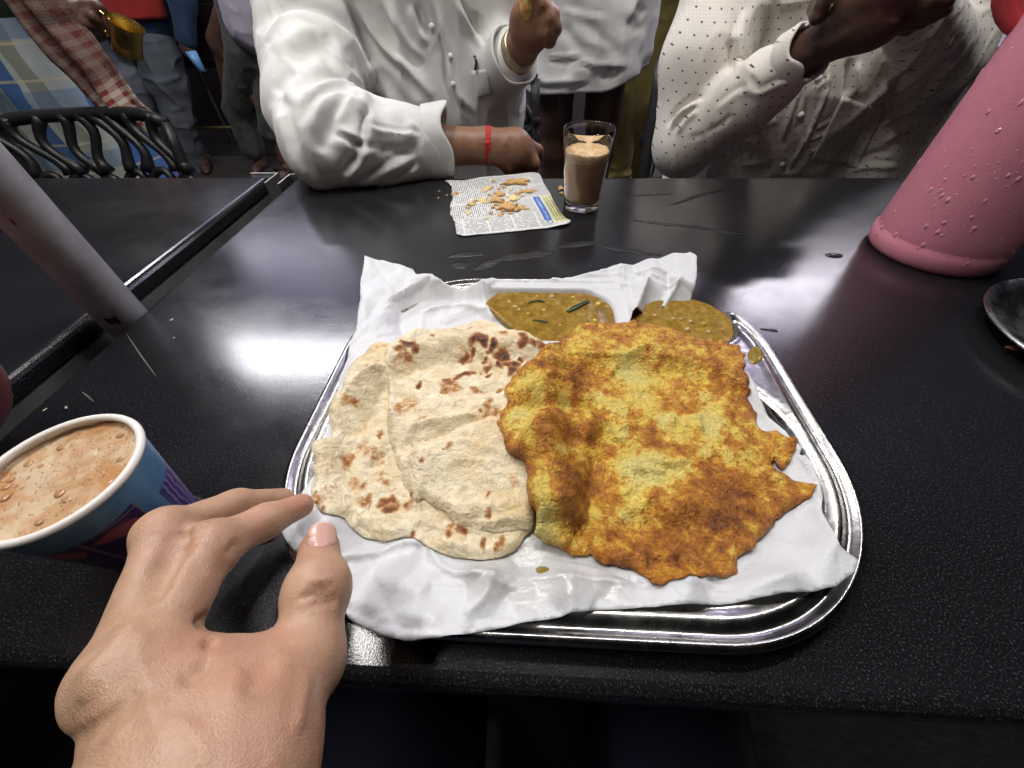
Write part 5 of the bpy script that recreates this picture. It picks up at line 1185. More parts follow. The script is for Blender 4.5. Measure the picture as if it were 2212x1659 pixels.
ST = [
 ([(-0.1459,0.059,0.8385),(-0.1423,0.0482,0.842),(-0.1366,0.0368,0.8475),(-0.1335,0.0282,0.8503)], .0034, -.0050),
 ([(-0.148,0.0593,0.8389),(-0.1462,0.0582,0.8378),(-0.1443,0.0575,0.8371)], .0022, -.0030),
 ([(-0.1285,0.0272,0.8558),(-0.1286,0.02,0.856),(-0.1273,0.0136,0.8596),(-0.1254,0.0092,0.8622),(-0.1234,0.0047,0.862)], .0022, .0014), ([(-0.1201,0.0204,0.8599),(-0.1203,0.0148,0.8576),(-0.1174,0.0102,0.8558)], .0022, .0009),
 ([(-0.1279,0.0105,0.8649),(-0.1239,0.0055,0.8655),(-0.1227,0.0015,0.8617)], .0026, .0012), ([(-0.1168,0.0008,0.8607),(-0.1125,-0.0031,0.8596)], .010, -.0018),
 ([(-0.1099,0.0278,0.8444),(-0.1113,0.0266,0.8461),(-0.114,0.0245,0.8484)], .0018, -.0038), ([(-0.1078,0.0205,0.8416),(-0.1096,0.0184,0.8452)], .0014, -.0022), ([(-0.1051,0.0157,0.8438),(-0.1077,0.0121,0.8448),(-0.1107,0.0097,0.8454)], .0018, -.0022), ([(-0.1079,0.0243,0.8451),(-0.1096,0.0219,0.8457)], .001, -.0008),
 ([(-0.1292,0.0591,0.8281),(-0.1285,0.0546,0.8294),(-0.1296,0.0527,0.8304)], .0012, -.0020),
 ([(-0.0891,0.0172,0.8347),(-0.0894,0.0137,0.841),(-0.0899,0.01,0.8445),(-0.0881,0.0067,0.8481)], .0030, -.0014), ([(-0.0864,0.0119,0.8528),(-0.0879,0.0082,0.8522),(-0.087,0.0036,0.852)], .004, .0016),
] + [([(-0.0913,0.0431,0.8301),(-0.0847,0.0438,0.8318),(-0.0797,0.044,0.8302)], .0012, .0009), ([(-0.0936,0.0375,0.8265),(-0.0855,0.0385,0.8296),(-0.075,0.0388,0.8279)], .0011, -.0018), ([(-0.09,0.0358,0.8247),(-0.0824,0.0364,0.8275),(-0.0745,0.0374,0.8266)], .0010, -.0015), ([(-0.0881,0.0408,0.8305),(-0.0831,0.0414,0.8308),(-0.0771,0.0417,0.8307)], .0010, -.0012), ([(-0.0856,0.0398,0.8295),(-0.0831,0.0401,0.8296),(-0.0801,0.04,0.8293)], .0008, -.0007)]
ST += [([(-0.098,-0.0055,0.8538),(-0.1061,0.0004,0.8543),(-0.114,0.0064,0.8534),(-0.1179,0.0121,0.8549)], .0022, .0009), ([(-0.089,-0.0071,0.8518),(-0.0937,-0.0022,0.8525),(-0.1037,0.0017,0.8526)], .0018, .0007), ([(-0.071,-0.001,0.8427),(-0.073,0.0061,0.8398),(-0.0765,0.015,0.8346)], .0020, .0008), ([(-0.1111,-0.0061,0.8568),(-0.114,-0.0005,0.8566),(-0.1179,0.0054,0.8555)], .0024, .0008)]
ST += [([A((-0.1396,0.0573,0.8407)) + A([0, .003, 0]) * i, A((-0.1334,0.0587,0.8416)) + A([.0003, .003, 0]) * i], .0008, -.0010) for i in range(-3, 4)]
V = carve(V, N, view, ST)
V = V + N * (.00035 * fbm(V, 140, 2, 3))[:, None]
fl = np.zeros(len(V))
for c, r, a in (((-0.0859,0.0114,0.8455), .018, .55), ((-0.1062,0.0169,0.8477), .014, .4), ((-0.0937,0.0625,0.825), .010, .6), ((-0.1207,0.0872,0.8085), .012, .6), ((-0.1507,0.0811,0.7775), .016, .8), ((-0.1306,0.0528,0.8387), .012, .35), ((-0.1512,0.0579,0.8446), .012, .3), ((-0.0717,-0.0038,0.8511), .02, .35), ((-0.0836,0.0413,0.8294), .010, .25), ((-0.1336,0.0723,0.8228), .012, .4)):
    d = V - A(c); fl = np.maximum(fl, a * np.exp(-(d * d).sum(1) / r ** 2))
ph = thing('person', tuple(W0 + back * 3), 'photographer reaching in at lower left, bare left hand pinching towards the tray', 'person')
obj('hand', V, F, skin_l, ph, attrs={'flush': fl * (.6 + .5 * fbm(V, 70, 2, 8))})
# thumbnail
ax_ = A(TH_[3]) - A(TH_[2]); ax_ /= np.linalg.norm(ax_)
nn = -(A(TH_[3]) - A([0, 0, 1.0])); nn /= np.linalg.norm(nn); nn = nn + A([.25, .0, .1]); nn -= ax_ * (nn @ ax_); nn /= np.linalg.norm(nn); sd_ = np.cross(nn, ax_)
rows_, cols_ = 12, 11; NV = []
tipc = A(TH_[3])
for i in range(rows_):
    t = i / (rows_ - 1); yy = -.0060 + .0145 * t
    hw = .0062 * (1 - .45 * max(0, (.18 - t) / .18) ** 2) * (1 - .16 * max(0, (t - .72) / .28) ** 2)
    for j in range(cols_):
        s = (j / (cols_ - 1) - .5) * 2; a = s * .80
        R_ = .0093 - .0016 * t
        NV.append(tipc + ax_ * (yy - .0012 * (s * s) * (1 if t > .5 else -1)) + nn * (R_ * math.cos(a) + .0006) + sd_ * (hw / .717 * math.sin(a)))
NF = [(i * cols_ + j, i * cols_ + j + 1, (i + 1) * cols_ + j + 1, (i + 1) * cols_ + j) for i in range(rows_ - 1) for j in range(cols_ - 1)]
M = Mat('nail', (.60, .34, .27), .22); M.set('Base Color', M.mix(M.attr('tip'), (.64, .36, .29), (.78, .64, .55))); M.set('Subsurface Weight', .1)
tipa = [(1. if i > rows_ - 2 else 0.) for i in range(rows_) for j in range(cols_)]
o = obj('thumbnail', NV, NF, M.m, ph, attrs={'tip': tipa}); solidify(o, .0004, 0)

# ================================================================== PEOPLE
from mathutils.bvhtree import BVHTree
GZ = -.10
skin_m = skin('skin_brown', (.20, .095, .055), (.29, .15, .09), (.24, .105, .07), .1)
skin_d = skin('skin_dark', (.060, .030, .022), (.105, .055, .038), (.10, .05, .04), .08)
hair_m = simple('hair_black', (.010, .009, .009), .45)
def cloth(name, col, rough=.8, var=.10, weave=900, fuzz=.0):
    M = Mat(name, rough=rough, spec=.25)
    n = M.noise(14, 4)
    c = M.mix(M.mapr(n, .3, .7), tuple(v * (1 - var) for v in col), tuple(min(1, v * (1 + var)) for v in col))
    M.set('Base Color', c)
    M.set('Sheen Weight', .08)
    M.bump(M.noise(weave, 2), .0004, .6); M.bump(M.noise(60, 4), .0012, .6)
    return M, c
def head(c, face, r=1.):
    """skull, jaw, nose, ears and neck as blended shapes; returns (skin shapes, hair shapes)"""
    c = A(c, float); f = A(face, float); f = f / np.linalg.norm(f); s = np.cross(f, A([0, 0, 1.])); z = A([0, 0, 1.])
    P = [ball(c, (.076 * r, .092 * r, .105 * r), .02), ball(c + f * .035 * r - z * .075 * r, (.052 * r, .055 * r, .055 * r), .03),
         cap(c - z * .08 * r - f * .02, c - z * .22 * r - f * .03, .055 * r, .062 * r, .03), cap(c + f * .088 * r + z * .01, c + f * .108 * r - z * .028, .008, .013, .012),
         cap(c + f * .080 * r + s * .024 - z * .07, c + f * .080 * r - s * .024 - z * .07, .009, .009, .008)]
    for q in (-1, 1):
        P += [ball(c + s * .078 * r * q - z * .01, (.012, .02, .032), .008), ball(c + f * .078 * r + s * .033 * r * q + z * .012, .013, .008)]
    H = [ball(c + z * .018 - f * .014, (.084 * r, .098 * r, .108 * r), .01), ball(c + f * .085 - z * .055, (.075, .075, .115), .02, '-')]
    return P, H
def build_hair(H, parent):
    V, F = implicit(H, .007); obj('hair', V, F, hair_m, parent)
def folds3(V, N, amp, sc, seed, stretch=(1, 1, 1)):
    """crisp wrinkles: thin crests with broad hollows between, running mostly one way"""
    q = V * A(stretch)
    q = q + .03 * np.stack([noise(q, 8, seed), noise(q, 8, seed + 1), noise(q, 8, seed + 2)], 1)
    r = np.clip(1 - 1.5 * np.abs(noise(q, sc, seed + 3)), 0, 1) ** 2.2
    m = sst(-.35, .45, noise(q, sc * .55, seed + 9))
    r2 = np.clip(1 - 1.6 * np.abs(noise(q + .01, sc * 2.4, seed + 5)), 0, 1) ** 2
    return V + N * (amp * (1.5 * r * m + .45 * r2 * (1 - m) - .3))[:, None]
def stick(P, V, F, off, view=None):
    """lay points onto the surface V,F along their line of sight, then lift them by off"""
    T = BVHTree.FromPolygons([tuple(v) for v in V], [tuple(map(int, f)) for f in F])
    out = []
    for p in P:
        p = Vector(p); d = (Vector(view) if view is not None else Vector((0, 1, 0))).normalized()
        h = T.ray_cast(p - d * .35, d)
        out.append(np.array(h[0] - d * off) if h[0] is not None else np.array(p))
    return A(out)
def patch(quad, nu, nv):
    """grid over four corner points (a,b along u; d,c)"""
    a, b, c, d = (A(q, float) for q in quad); V = []
    for i in range(nv + 1):
        for j in range(nu + 1):
            s, t = j / nu, i / nv; V.append((a * (1 - s) + b * s) * (1 - t) + (d * (1 - s) + c * s) * t)
    F = [(i * (nu + 1) + j, i * (nu + 1) + j + 1, (i + 1) * (nu + 1) + j + 1, (i + 1) * (nu + 1) + j) for i in range(nv) for j in range(nu)]
    return V, F
def foot(ankle, d, s=1.):
    a = A(ankle, float); d = A(d, float) / np.linalg.norm(d)
    return [cap(a, (a[0] - d[0] * .03, a[1] - d[1] * .03, GZ + .035), .034 * s, .032 * s, .02), cap((a[0] - d[0] * .02, a[1] - d[1] * .02, GZ + .035), (a[0] + d[0] * .12, a[1] + d[1] * .12, GZ + .03), .032 * s, .026 * s, .02), cap((a[0] + d[0] * .11, a[1] + d[1] * .11, GZ + .026), (a[0] + d[0] * .16, a[1] + d[1] * .16, GZ + .02), .034 * s, .020 * s, .02, '+', (1, 1, 1.3))]

# ---- man in the white shirt, his right elbow on the table
m1 = thing('person', (-.23, 1.08, GZ), 'seated man in a loose white shirt, elbow on the table, red thread at his wrist', 'person')
SH = (-0.4322,1.02,1.0263); UM = (-0.421,0.93,0.885); EL = (-0.3477,0.722,0.8065); FM = (-0.2595,0.745,0.7943); CF = (-0.1755,0.765,0.7872)
WRm = (-0.0889,0.775,0.7851); KN = (-0.035,0.785,0.7798); TP = (-0.0058,0.785,0.7535)
L2e = (-0.0924,1.03,0.8371); L2c = (-0.0433,0.95,0.8843); L2w = (-0.0235,0.925,0.9072); FI = (-0.0105,0.89,0.9346)
bp = chain([SH, UM, EL, FM, CF], [.06, .055, .045, .042, .036], .02) + chain([CF, WRm], [.0335, .0275], .01) + [cap(WRm, KN, .0275, .0305, .012, '+', (1, 1, 1.0)), cap(KN, TP, .026, .018, .012)]
kz = A([0, 0, 1.])
for i, o in enumerate((-.028, -.009, .010, .027)):      # fingers of the drooping hand, folded down and back
    k0 = A(KN) + A([.012, .012 + o * .35, .004 + o * -.25]); k1 = k0 + A([.030, .02, -.022]); k2 = k1 + A([-.006, .016, -.026]); k3 = k2 + A([-.018, .004, -.012])
    bp += chain([k0, k1, k2, k3], [.0105, .0092, .0082, .007], .006)
bp += chain([A(WRm) + A([.02, -.012, -.012]), A(KN) + A([-.01, -.015, -.030]), A(KN) + A([.02, -.004, -.048])], [.013, .011, .008], .008)
bp += chain([L2e, L2c, L2w], [.04, .032, .028], .015) + [cap(L2w, FI, .028, .034, .015), ball(FI, (.034, .028, .040), .012)]
view1 = A(FI) - A([0, 0, 1.])
FK = [(0.022,0.875,0.9163),(0.0304,0.875,0.9307),(0.0251,0.875,0.9473),(0.0114,0.875,0.961)]; FP = [(0.0163,0.862,0.9284),(0.018,0.862,0.9431),(0.0068,0.862,0.9584),(-0.0051,0.862,0.9716)]; FT = [(-0.0051,0.868,0.9219),(-0.0031,0.868,0.937),(-0.0105,0.868,0.9517),(-0.0153,0.868,0.965)]
for a, b, c in zip(FK, FP, FT): bp += chain([FI, a, b, c], [.016, .0115, .0100, .0085], .005)
bp += chain([(-0.03,0.885,0.9244), (-0.0294,0.872,0.9466), (-0.0211,0.868,0.9619)], [.015, .0115, .009], .008)
bp += [cap((-.21, 1.09, .50), (-.22, 1.06, .98), .105, .105, .05, '+', (.7, 1, 1)), cap(SH, (-.02, 1.06, 1.14), .06, .06, .05), cap((-.02, 1.06, 1.12), L2e, .05, .045, .03)]
hs, hh = head((-.21, 1.02, 1.38), (.15, -1, -.1), 1.15); bp += hs + [cap((-.22, 1.05, 1.1), (-.21, 1.04, 1.32), .07, .055, .04)]
V, F = implicit(bp, .004); V = relax(V, F, 1)
N = vnormals(V, F)
V = carve(V, N, A(KN) - A([0, 0, 1.]), [([(-0.0507,0.755,0.8079),(-0.0336,0.755,0.7926),(-0.0186,0.755,0.7791)], .006, -.0015), ([(-0.0432,0.755,0.8142),(-0.0512,0.755,0.7927),(-0.0593,0.755,0.7793)], .005, .0015), ([(-0.0236,0.755,0.7948),(-0.0058,0.755,0.7722)], .004, .001), ([(0.0093,0.86,0.9242),(0.0183,0.86,0.9364)], .003, -.002), ([(0.0015,0.86,0.9452),(0.0127,0.86,0.9551)], .003, -.002)])
obj('body', V, F, skin_m, m1, attrs={'flush': .5 * sst(-.1, .5, fbm(V, 25, 2, 4))})
build_hair(hh, m1)
Mw, c_ = cloth('white_cotton', (.61, .608, .592), .75, .04)
white_m = Mw.m
sp_ = [cap((-.215, 1.10, .50), (-.22, 1.075, .80), .128, .130, .05, '+', (.72, 1, 1)), cap((-.22, 1.075, .80), (-.235, 1.06, 1.06), .130, .126, .05, '+', (.72, 1, 1)),
       cap(SH, (-.05, 1.06, 1.15), .085, .075, .06)]
sp_ += chain([SH, UM], [.092, .089], .035) + chain([UM, (-0.3866,0.81,0.834), EL], [.089, .080, .066], .03) + chain([EL, FM, CF], [.066, .061, .059], .035)
sp_ += chain([(-.05, 1.06, 1.12), L2e, (-0.0554,0.965,0.8739)], [.07, .056, .05], .03)
sp_ += [cap(CF, (-0.1217,0.77,0.7889), .052, .057, .004, '-')]
V, F = implicit(sp_, .0042); V = relax(V, F, 2); N = vnormals(V, F)
SF = 1
V = folds3(V, N, .0055, 13, 3, (1, 1, .5))
N = vnormals(V, F)
viewm = A(EL) - A([0, 0, 1.])
viewt = A([-.2, .97, .92]) - A([0, 0, 1.])
V = carve(V, N, viewm, [
 ([(-0.4523,0.84,0.9214),(-0.4264,0.84,0.939),(-0.3974,0.84,0.949),(-0.3671,0.84,0.9523),(-0.3359,0.84,0.9464),(-0.3108,0.84,0.9356),(-0.2966,0.84,0.9194),(-0.2904,0.84,0.895)], .020, .013, SF),
 ([(-0.4268,0.82,0.8973),(-0.4068,0.82,0.9138),(-0.3791,0.82,0.9269),(-0.3526,0.82,0.9327),(-0.3345,0.82,0.9237),(-0.3234,0.82,0.9073),(-0.3069,0.82,0.8978)], .018, .011, -SF),
 ([(-0.399,0.735,0.8575),(-0.3787,0.735,0.8761),(-0.3586,0.735,0.8904)], .016, .006, SF),
 ([(-0.3591,0.705,0.8594),(-0.3275,0.705,0.8808),(-0.2927,0.705,0.8909),(-0.2638,0.705,0.8854),(-0.2475,0.705,0.8658)], .015, .011, SF),
 ([(-0.3607,0.695,0.829),(-0.3336,0.695,0.8557),(-0.3034,0.695,0.8697),(-0.2783,0.695,0.8716),(-0.2572,0.695,0.8606)], .012, .009, SF),
 ([(-0.3075,0.68,0.8372),(-0.2842,0.68,0.8585),(-0.2659,0.68,0.8673),(-0.2545,0.68,0.8686)], .009, .007, SF), ([(-0.3086,0.68,0.8373),(-0.2919,0.68,0.8294),(-0.2671,0.68,0.8204)], .006, .006, -SF),
 ([(-0.2372,0.68,0.8644),(-0.2499,0.68,0.8435),(-0.263,0.68,0.8184),(-0.2868,0.68,0.7874),(-0.3293,0.68,0.7562)], .011, .010, -SF),
 ([(-0.3404,0.68,0.8024),(-0.3252,0.68,0.8267),(-0.297,0.68,0.8476)], .012, -.009), ([(-0.2682,0.68,0.8602),(-0.2533,0.68,0.8582),(-0.2443,0.68,0.8627)], .008, -.006),
 ([(-0.2539,0.675,0.8362),(-0.2184,0.675,0.8341),(-0.1657,0.675,0.828)], .005, .004, SF), ([(-0.2536,0.675,0.8056),(-0.2181,0.675,0.8075),(-0.1796,0.675,0.8032)], .012, -.007), ([(-0.311,0.675,0.7533),(-0.2451,0.675,0.7758),(-0.1829,0.675,0.7981)], .010, .006, SF), ([(-0.2499,0.675,0.7579),(-0.2158,0.675,0.7669),(-0.1761,0.675,0.7843)], .009, .005, SF),
 ([(-0.397,0.705,0.8671),(-0.4009,0.705,0.8288),(-0.4002,0.705,0.7866),(-0.3924,0.705,0.7568)], .012, .006, SF), ([(-0.3852,0.695,0.8109),(-0.3874,0.695,0.783),(-0.3741,0.695,0.7603),(-0.3521,0.695,0.7436)], .010, .005, SF), ([(-0.3023,0.68,0.8126),(-0.272,0.68,0.8042),(-0.2479,0.68,0.8062)], .008, .004, SF), ([(-0.1744,0.68,0.8467),(-0.186,0.68,0.8336),(-0.1877,0.68,0.814)], .008, .004)])
N = vnormals(V, F)
V = carve(V, N, viewt, [([(-0.3227,0.94,0.9634),(-0.3042,0.94,0.9293),(-0.2843,0.94,0.903),(-0.2497,0.94,0.873),(-0.2043,0.94,0.8248)], .012, .010, -1), ([(-0.2675,0.94,0.9661),(-0.2551,0.94,0.9325),(-0.2345,0.94,0.9044),(-0.2111,0.94,0.8833)], .012, .007, -1), ([(-0.3236,0.94,0.8825),(-0.3177,0.94,0.8538),(-0.321,0.94,0.821)], .012, .006), ([(-0.223,0.94,0.9582),(-0.2161,0.94,0.9281),(-0.2011,0.94,0.9081)], .010, .006, 1), ([(-0.1826,0.95,0.9644),(-0.1735,0.95,0.9227),(-0.1673,0.95,0.89),(-0.17,0.95,0.8506),(-0.1548,0.95,0.8078),(-0.1422,0.95,0.7851)], .006, .006, -1), ([(-0.1415,0.95,0.9637),(-0.1285,0.95,0.9414),(-0.1146,0.95,0.9219),(-0.1002,0.95,0.8996)], .006, .006, 1), ([(-0.3041,0.94,0.8715),(-0.2788,0.94,0.8349),(-0.2496,0.94,0.8057)], .014, -.006), ([(-0.164,0.94,0.8828),(-0.1562,0.94,0.8337),(-0.1189,0.94,0.7947)], .01, .004, -1), ([(-0.1045,0.95,0.9467),(-0.1083,0.95,0.9335),(-0.0965,0.95,0.9137)], .010, -.006)])
shirt1 = obj('shirt', V, F, white_m, m1)
SV1, SF1 = V, F
# rolled cuffs: flared bands round the sleeve ends
def cuff(c, d, r0, r1, L, m, parent, wob=.05, seed=1, thick=.0035, up=(0, 0, 1), name='rolled_cuff', sq=1.):
    u_, v_, w_ = frame(d, up); n = 48; prof = [(r0, 0), (r0 * .62 + r1 * .38, L * .35), (r1, L * .8), (r1 + .001, L), (r1 - thick * .6, L + .002), (r1 - thick * 1.6, L), (r1 - thick * 2, L * .6), (r0 - thick, 0.002)]
    V = []
    for r, z in prof:
        for j in range(n):
            a = 2 * math.pi * j / n; e = 1 + wob * noise(A([[math.cos(a) * 1.3, math.sin(a) * 1.3, seed + z * 9]]), 1., seed)[0]
            dz = .012 * noise(A([[math.cos(a), math.sin(a), seed]]), 1.3, seed + 3)[0] * (z / L)
            V.append(A(c) + r * e * (math.cos(a) * u_ + math.sin(a) * v_ * sq) + (z + dz) * w_)
    m_ = len(prof); F = [(i * n + j, i * n + (j + 1) % n, (i + 1) * n + (j + 1) % n, (i + 1) * n + j) for i in range(m_ - 1) for j in range(n)]
    return subsurf(obj(name, V, F, m, parent))
cuff((-0.1906,0.763,0.7878), A((-0.1429,0.772,0.7874)) - A((-0.1906,0.763,0.7878)), .0595, .063, .038, white_m, m1, .07, 2)
cuff((-0.0595,0.962,0.8722), A((-0.0289,0.93,0.9008)) - A((-0.0595,0.962,0.8722)), .049, .052, .034, white_m, m1, .06, 5)
# pocket with spectacles clipped in it, placket, buttons
def panel(name, c, quad, nu, nv, off, m, parent, SV, SF, th, view):
    Vq, Fq = patch(quad, nu, nv); Vq = stick(Vq, SV, SF, off, view)
    return solidify(obj(name, Vq, Fq, m, parent), th, 1)
vB = tuple(viewt)
panel('pocket', 0, [(-0.1308,0.97,0.863),(-0.1017,0.97,0.8672),(-0.091,0.97,0.8278),(-0.1202,0.97,0.8183)], 8, 8, .0015, white_m, m1, SV1, SF1, .0012, vB)
glassf = simple('dark_clip', (.02, .025, .025), .25)
gq = stick([(-0.1194,0.96,0.8872),(-0.1169,0.96,0.8775),(-0.1201,0.96,0.8666)], SV1, SF1, .006, vB)
V, F = tube(gq, .0026, 8); obj('pocket_clip', V, F, glassf, m1)
btn = simple('shirt_button', (.62, .62, .60), .3)
for q in [(-0.1924,0.95,0.9298),(-0.1648,0.95,0.846),(-0.1634,0.95,0.8879)]: 
    q = stick([q], SV1, SF1, .002, vB)[0]; V, F = dome((0, 0, 0), .0052, .0022, 14, 4)
    u_, v_, w_ = frame(-A(viewt)); V = q + V[:, :1] * u_ + V[:, 1:2] * v_ + V[:, 2:3] * w_; obj('button', V, F, btn, m1)
# red thread and metal watch
red_thread = simple('red_thread', (.50, .012, .018), .7, 0, .2, 300, .0006, 900)
def band(c, d, r, tr, m, name, parent, sq=1., tilt=0, beads=0, up=(0, 0, 1)):
    u_, v_, w_ = frame(d, up); L = []
    for j in range(41):
        a = 2 * math.pi * j / 40; L.append(A(c) + r * (math.cos(a) * u_ + sq * math.sin(a) * v_) + w_ * tilt * math.sin(a))
    V, F = tube(L, tr, 8, False); return obj(name, V, F, m, parent)
bd = A(WRm) - A(CF)
for o, tl in ((0, .004), (.003, .006), (-.002, .002)): band(A(WRm) + bd * (.04 + o * 8), bd, .0292, .0017, red_thread, 'wrist_thread', m1, 1., tl)
p = A(WRm) + bd * .05 + A([.004, -.0285, .012]); V, F = implicit([ball(p, .0042, .002), ball(p + A([.002, -.001, -.006]), .0035, .002)], .0012); obj('thread_knot', V, F, red_thread, m1)
gold = simple('watch_steel', (.50, .44, .30), .3, .9)
wd_ = A(L2w) - A(L2c)
for k in range(6): band(A(L2c) + wd_ * (.42 + .07 * k), wd_, .0325, .0022, gold, 'watch_link_row', m1, 1., 0)
M = Mat('fried_bite', rough=.55); M.set('Base Color', M.mix(M.mapr(M.noise(90, 4), .4, .6), (.60, .44, .15), (.42, .19, .04))); M.bump(M.noise(200, 4), .002)
q = A((-0.0163,0.862,0.9563)); V, F = implicit([ball(q, (.012, .010, .020), .006), ball(q + A([.006, 0, .014]), (.012, .010, .014), .006)], .002); V = V + vnormals(V, F) * (.002 * noise(V, 110, 3))[:, None]
tag(obj('fried_snack', V, F, M.m), 'piece of fried snack pinched in the raised fist of the white-shirted man', 'snack')
pants1 = cloth('grey_trousers', (.10, .10, .11))[0].m
V, F = implicit(chain([(-.30, 1.08, .46), (-.33, .70, .44), (-.34, .66, .0)], [.10, .075, .055], .03) + chain([(-.14, 1.08, .46), (-.11, .70, .44), (-.10, .66, .0)], [.10, .075, .055], .03), .012); obj('trousers', V, F, pants1, m1)

# ---- man in the dotted beige shirt
m2 = thing('person', (.57, 1.14, GZ), 'seated man in a beige shirt with small dark dots, dark hands raised before him', 'person')
M, c = cloth('dotted_cotton', (.72, .68, .62), .8, .05)
P = M.xyz()
gx, gz = M.math('DIVIDE', P[0], .0185), M.math('DIVIDE', P[2], .0170)
gx = M.math('ADD', gx, M.math('MULTIPLY', M.math('SUBTRACT', M.noise(12, 1), .5), .5)); gz = M.math('ADD', gz, M.math('MULTIPLY', M.math('SUBTRACT', M.noise(13, 1), .5), .5))
row = M.math('MODULO', M.math('ABSOLUTE', M.math('FLOOR', gz)), 2.)
gx = M.math('ADD', gx, M.math('MULTIPLY', row, .5))
dx_ = M.math('MULTIPLY', M.math('SUBTRACT', M.math('FRACT', gx), .5), .0185); dz_ = M.math('MULTIPLY', M.math('SUBTRACT', M.math('FRACT', gz), .5), .0170)
rr_ = M.math('ADD', M.math('POWER', M.math('POWER', M.math('ABSOLUTE', dx_), 2.), .5), M.math('ABSOLUTE', dz_))
dot_ = M.mapr(M.math('ADD', rr_, M.math('MULTIPLY', M.noise(500, 1), .0006)), .0018, .0027, 1., 0.)
chk = M.math('MAXIMUM', M.math('LESS_THAN', M.math('FRACT', M.math('DIVIDE', P[0], .0048)), .16), M.math('LESS_THAN', M.math('FRACT', M.math('DIVIDE', P[2], .0048)), .16))
c = M.mix(M.math('MULTIPLY', chk, .16), c, (.32, .25, .20))
M.set('Base Color', M.mix(dot_, c, (.085, .055, .05))); dot_m = M.m
S2 = (.385, 1.12, 1.035); E2 = (0.3356,0.985,0.7317); C2 = (0.4295,0.83,0.8977); W2_ = (0.4411,0.79,0.9244); H2 = (0.4659,0.76,0.9461)
bp = chain([S2, E2, C2, W2_], [.05, .034, .026, .028], .015) + [cap(W2_, H2, .0300, .0360, .015), ball(H2, (.045, .03, .036), .02)]
for a, b, c3, r in (((0.4827,0.74,0.9596), (0.5089,0.735,0.9594), (0.5354,0.735,0.9603), .0125), ((0.5033,0.755,0.9487), (0.5285,0.75,0.9486), (0.5527,0.755,0.9508), .0125), ((0.517,0.775,0.9385), (0.5508,0.785,0.9388), (0.5782,0.8,0.942), .0115), ((0.5211,0.79,0.9312), (0.5518,0.805,0.9296), (0.5755,0.82,0.9329), .0105)):
    bp += chain([H2, a, b, c3], [.019, r, r * .9, r * .78], .006)
bp += chain([(0.4294,0.765,0.9565), (0.4403,0.745,0.9669), (0.4574,0.735,0.9709)], [.018, .014, .011], .012)
E2b = (.80, 1.02, .86); W2b = (0.5102,0.84,0.9669)
bp += chain([(.78, 1.12, 1.03), E2b, W2b], [.05, .038, .03], .02) + [ball(A(W2b) + A([-.05, -.02, .01]), (.045, .028, .035), .02)]
for i in range(4): bp += chain([A(W2b) + A([-.06, -.02, .02 - .014 * i]), A(W2b) + A([-.11, -.05, .03 - .014 * i]), A(W2b) + A([-.12, -.08, .02 - .014 * i])], [.012, .011, .009], .006)
hs, hh = head((.57, 1.08, 1.29), (-.2, -1, -.1), 1.15)
bp += hs + [cap((.57, 1.13, .5), (.57, 1.11, .96), .105, .105, .05, '+', (.65, 1, 1)), cap(S2, (.76, 1.13, 1.035), .055, .055, .05), cap((.575, 1.12, 1.0), (.57, 1.10, 1.22), .07, .055, .04)]
V, F = implicit(bp, .0042); V = relax(V, F, 1); N = vnormals(V, F)
V = carve(V, N, A(H2) - A([0, 0, 1.]), [([(0.4578,0.73,0.9495),(0.4849,0.73,0.9477),(0.5128,0.73,0.9473)], .004, -.003), ([(0.4467,0.73,0.9552),(0.4795,0.73,0.9554),(0.5067,0.73,0.9556)], .004, -.003), ([(0.3904,0.75,0.9147),(0.4181,0.75,0.919),(0.4448,0.75,0.9339)], .010, .002, 1)])
obj('body', V, F, skin_d, m2, attrs={'flush': .4 * sst(0, .5, fbm(V, 25, 2, 9))}); build_hair(hh, m2)
sp_ = [cap((.58, 1.16, .48), (.575, 1.13, .82), .135, .132, .05, '+', (.60, 1, 1)), cap((.575, 1.13, .82), (.57, 1.12, .99), .132, .125, .05, '+', (.60, 1, 1)), cap(S2, (.76, 1.13, 1.035), .074, .074, .06), cap((.80, 1.10, 1.0), (.85, 1.08, .58), .080, .095, .05)]
sp_ += chain([S2, (0.3404,1.03,0.8653), E2], [.085, .082, .062], .03) + chain([E2, (0.3949,0.92,0.814), C2], [.062, .0575, .038], .02)
sp_ += chain([(.78, 1.12, 1.04), (.80, 1.06, .96), E2b, (0.5586,0.86,0.9625)], [.074, .070, .060, .042], .03)
sp_ += [cap(C2, (0.4358,0.79,0.9229), .034, .036, .004, '-')]
V, F = implicit(sp_, .0044); V = relax(V, F, 2); N = vnormals(V, F)
V = folds3(V, N, .0055, 14, 23, (1, 1, .5)); N = vnormals(V, F)
v2_ = A([.52, 1.0, .82]) - A([0, 0, 1.]); va = A((0.3676,0.9,0.8113)) - A([0, 0, 1.])
